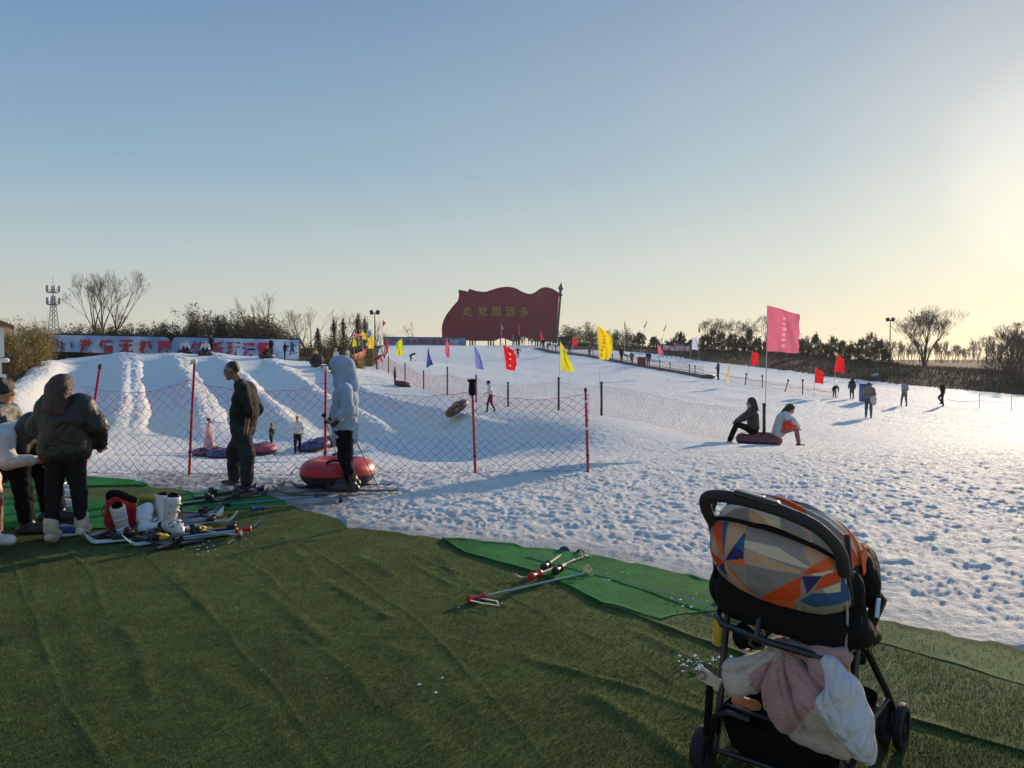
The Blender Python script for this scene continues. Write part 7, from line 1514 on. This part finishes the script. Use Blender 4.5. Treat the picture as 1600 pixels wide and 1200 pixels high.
def bl(px, py, dd=0.0):
    """point on the blanket's rear face plane, in pushchair coordinates"""
    M = Matrix.Rotation(R(39.8), 3, 'Z'); o3 = np.array([PB[0], PB[1], .03]); ray = P(px, py, 1.)-np.array([0, 0, CAMZ]); Mn = np.array(M)
    c0 = Mn@(np.array([0, 0, CAMZ])-o3); rd = Mn@ray; t_ = (dd-c0[1])/rd[1]; return c0+t_*rd
q = lambda x, y, dd=0.: bl(1080+x/4.444, 940+y/4.444, dd)
B_ = [cone(q(310, 500, -.01), q(400, 420, .0), .040, .044, 1), cone(q(330, 585, -.02), q(440, 600, -.02), .034, .036, 1), cone(q(300, 470, .0), q(310, 560, -.01), .036, .036, 1), cone(q(420, 420, -.01), q(600, 350, .02), .040, .034, 1), cone(q(440, 560, -.015), q(600, 400, -.0), .042, .034, 1),
      cone(q(560, 600, -.035), q(640, 830, -.055), .050, .024, 0), cone(q(520, 560, -.03), q(620, 420, -.0), .046, .036, 0), cone(q(600, 700, -.03), q(660, 500, -.01), .050, .042, 0), cone(q(720, 560, -.03), q(770, 380, .01), .042, .034, 0), cone(q(700, 480, -.02), q(720, 340, .02), .040, .032, 0),
      cone(q(760, 700, -.05), q(900, 460, -.02), .052, .044, 0), cone(q(700, 790, -.06), q(790, 690, -.055), .032, .050, 0), cone(q(860, 700, -.05), q(930, 560, -.03), .046, .042, 0), cone(q(650, 850, -.06), q(720, 760, -.06), .024, .030, 0), cone(q(760, 740, -.065), q(880, 730, -.065), .030, .030, 1), cone(q(800, 800, -.04), q(980, 830, -.04), .040, .040, 1), cone(q(780, 900, .0), q(1040, 980, .0), .050, .050, 1), cone(q(900, 380, .0), q(1060, 380, .02), .036, .030, 0), cone(q(880, 330, .06), q(1000, 330, .08), .045, .04, 1), cone(q(640, 330, .05), q(800, 320, .06), .045, .04, 0)]
Wq = [cone(q(970, 440, -.035), q(1080, 620, -.055), .034, .048, 2), cone(q(930, 700, -.07), q(1060, 640, -.065), .026, .046, 2), cone(q(1000, 740, -.075), q(1130, 850, -.085), .040, .046, 2), cone(q(1080, 600, -.05), q(1160, 800, -.07), .040, .040, 2), cone(q(1080, 860, -.085), q(1170, 1000, -.095), .042, .034, 2), cone(q(1150, 820, -.075), q(1205, 1030, -.09), .034, .030, 2), cone(q(1180, 1000, -.095), q(1240, 1110, -.10), .032, .012, 2), cone(q(900, 730, -.075), q(1000, 860, -.085), .024, .026, 1)]
root = bpy.data.objects.new('blanket', None); root.location = (PB[0], PB[1], .03); root.rotation_euler = (0, 0, R(-39.8)); COL.objects.link(root)
tag(root, 'dusty pink and cream fleece blanket with a white quilted corner stuffed under the pushchair seat', 'blanket')
g0 = q(640, 300, .0)
def bfold(X):
    th = np.arctan2(X[0]-g0[0], g0[2]-X[2]); r = np.hypot(X[0]-g0[0], g0[2]-X[2]); ph = 7.5*th+3.0*vnoise3([X[0]*6, X[1]*6, X[2]*6], 5)*1.5
    tri = np.abs((ph/(2*math.pi)) % 1-.5)*2; crease = np.maximum(0, 1-tri*4.5)
    ph2 = 17*th+5*vnoise3([X[0]*8, X[1]*8, X[2]*8], 8); t2 = np.abs((ph2/(2*math.pi)) % 1-.5)*2; c2 = np.maximum(0, 1-t2*4)
    return (.026*crease+.010*c2)*np.clip(r/.08, 0, 1)*np.clip((.33-r)/.1, .25, 1)-.004+.004*vnoise3([c*50 for c in X], 6)+.010*vnoise3([c*11 for c in X], 7)
def qfold(X): return .006*vnoise3([X[0]*25, X[1]*25, X[2]*12], 5)+.010*vnoise3([c*12 for c in X], 7)
soft_obj('fleece', B_, [BPK, BCR, bq], root, h=.006, k=.028, folds=bfold)
soft_obj('quilted_corner', Wq, [BPK, BCR, bq], root, h=.006, k=.034, folds=qfold)
# the chair leans a little: its right side sits lower
def lean_mesh(o):
    if o.type == 'MESH':
        n_ = len(o.data.vertices); co = np.empty(n_*3, np.float32); o.data.vertices.foreach_get('co', co); co = co.reshape(-1, 3)
        k_ = np.clip((co[:, 2]-.25)/.6, 0, 1); co[:, 2] += k_*(.012-.17*co[:, 0]); o.data.vertices.foreach_set('co', co.ravel()); o.data.update()
    for c_ in o.children: lean_mesh(c_)
lean_mesh(stroller)
# ================================================================= AIR
mbx = MB(); mbx.box((0, 300, 10), (1300, 640, 44)); hz = mbx.build('haze', [], None, smooth=False)
hm = bpy.data.materials.new('haze'); hm.use_nodes = True; t = hm.node_tree; t.nodes.clear(); pv = t.nodes.new('ShaderNodeVolumePrincipled'); pv.inputs['Density'].default_value = .0002; pv.inputs['Color'].default_value = (.92, .93, .95, 1); pv.inputs['Anisotropy'].default_value = .35
om = t.nodes.new('ShaderNodeOutputMaterial'); t.links.new(pv.outputs[0], om.inputs['Volume']); hz.data.materials.append(hm); tag(hz, kind='stuff')
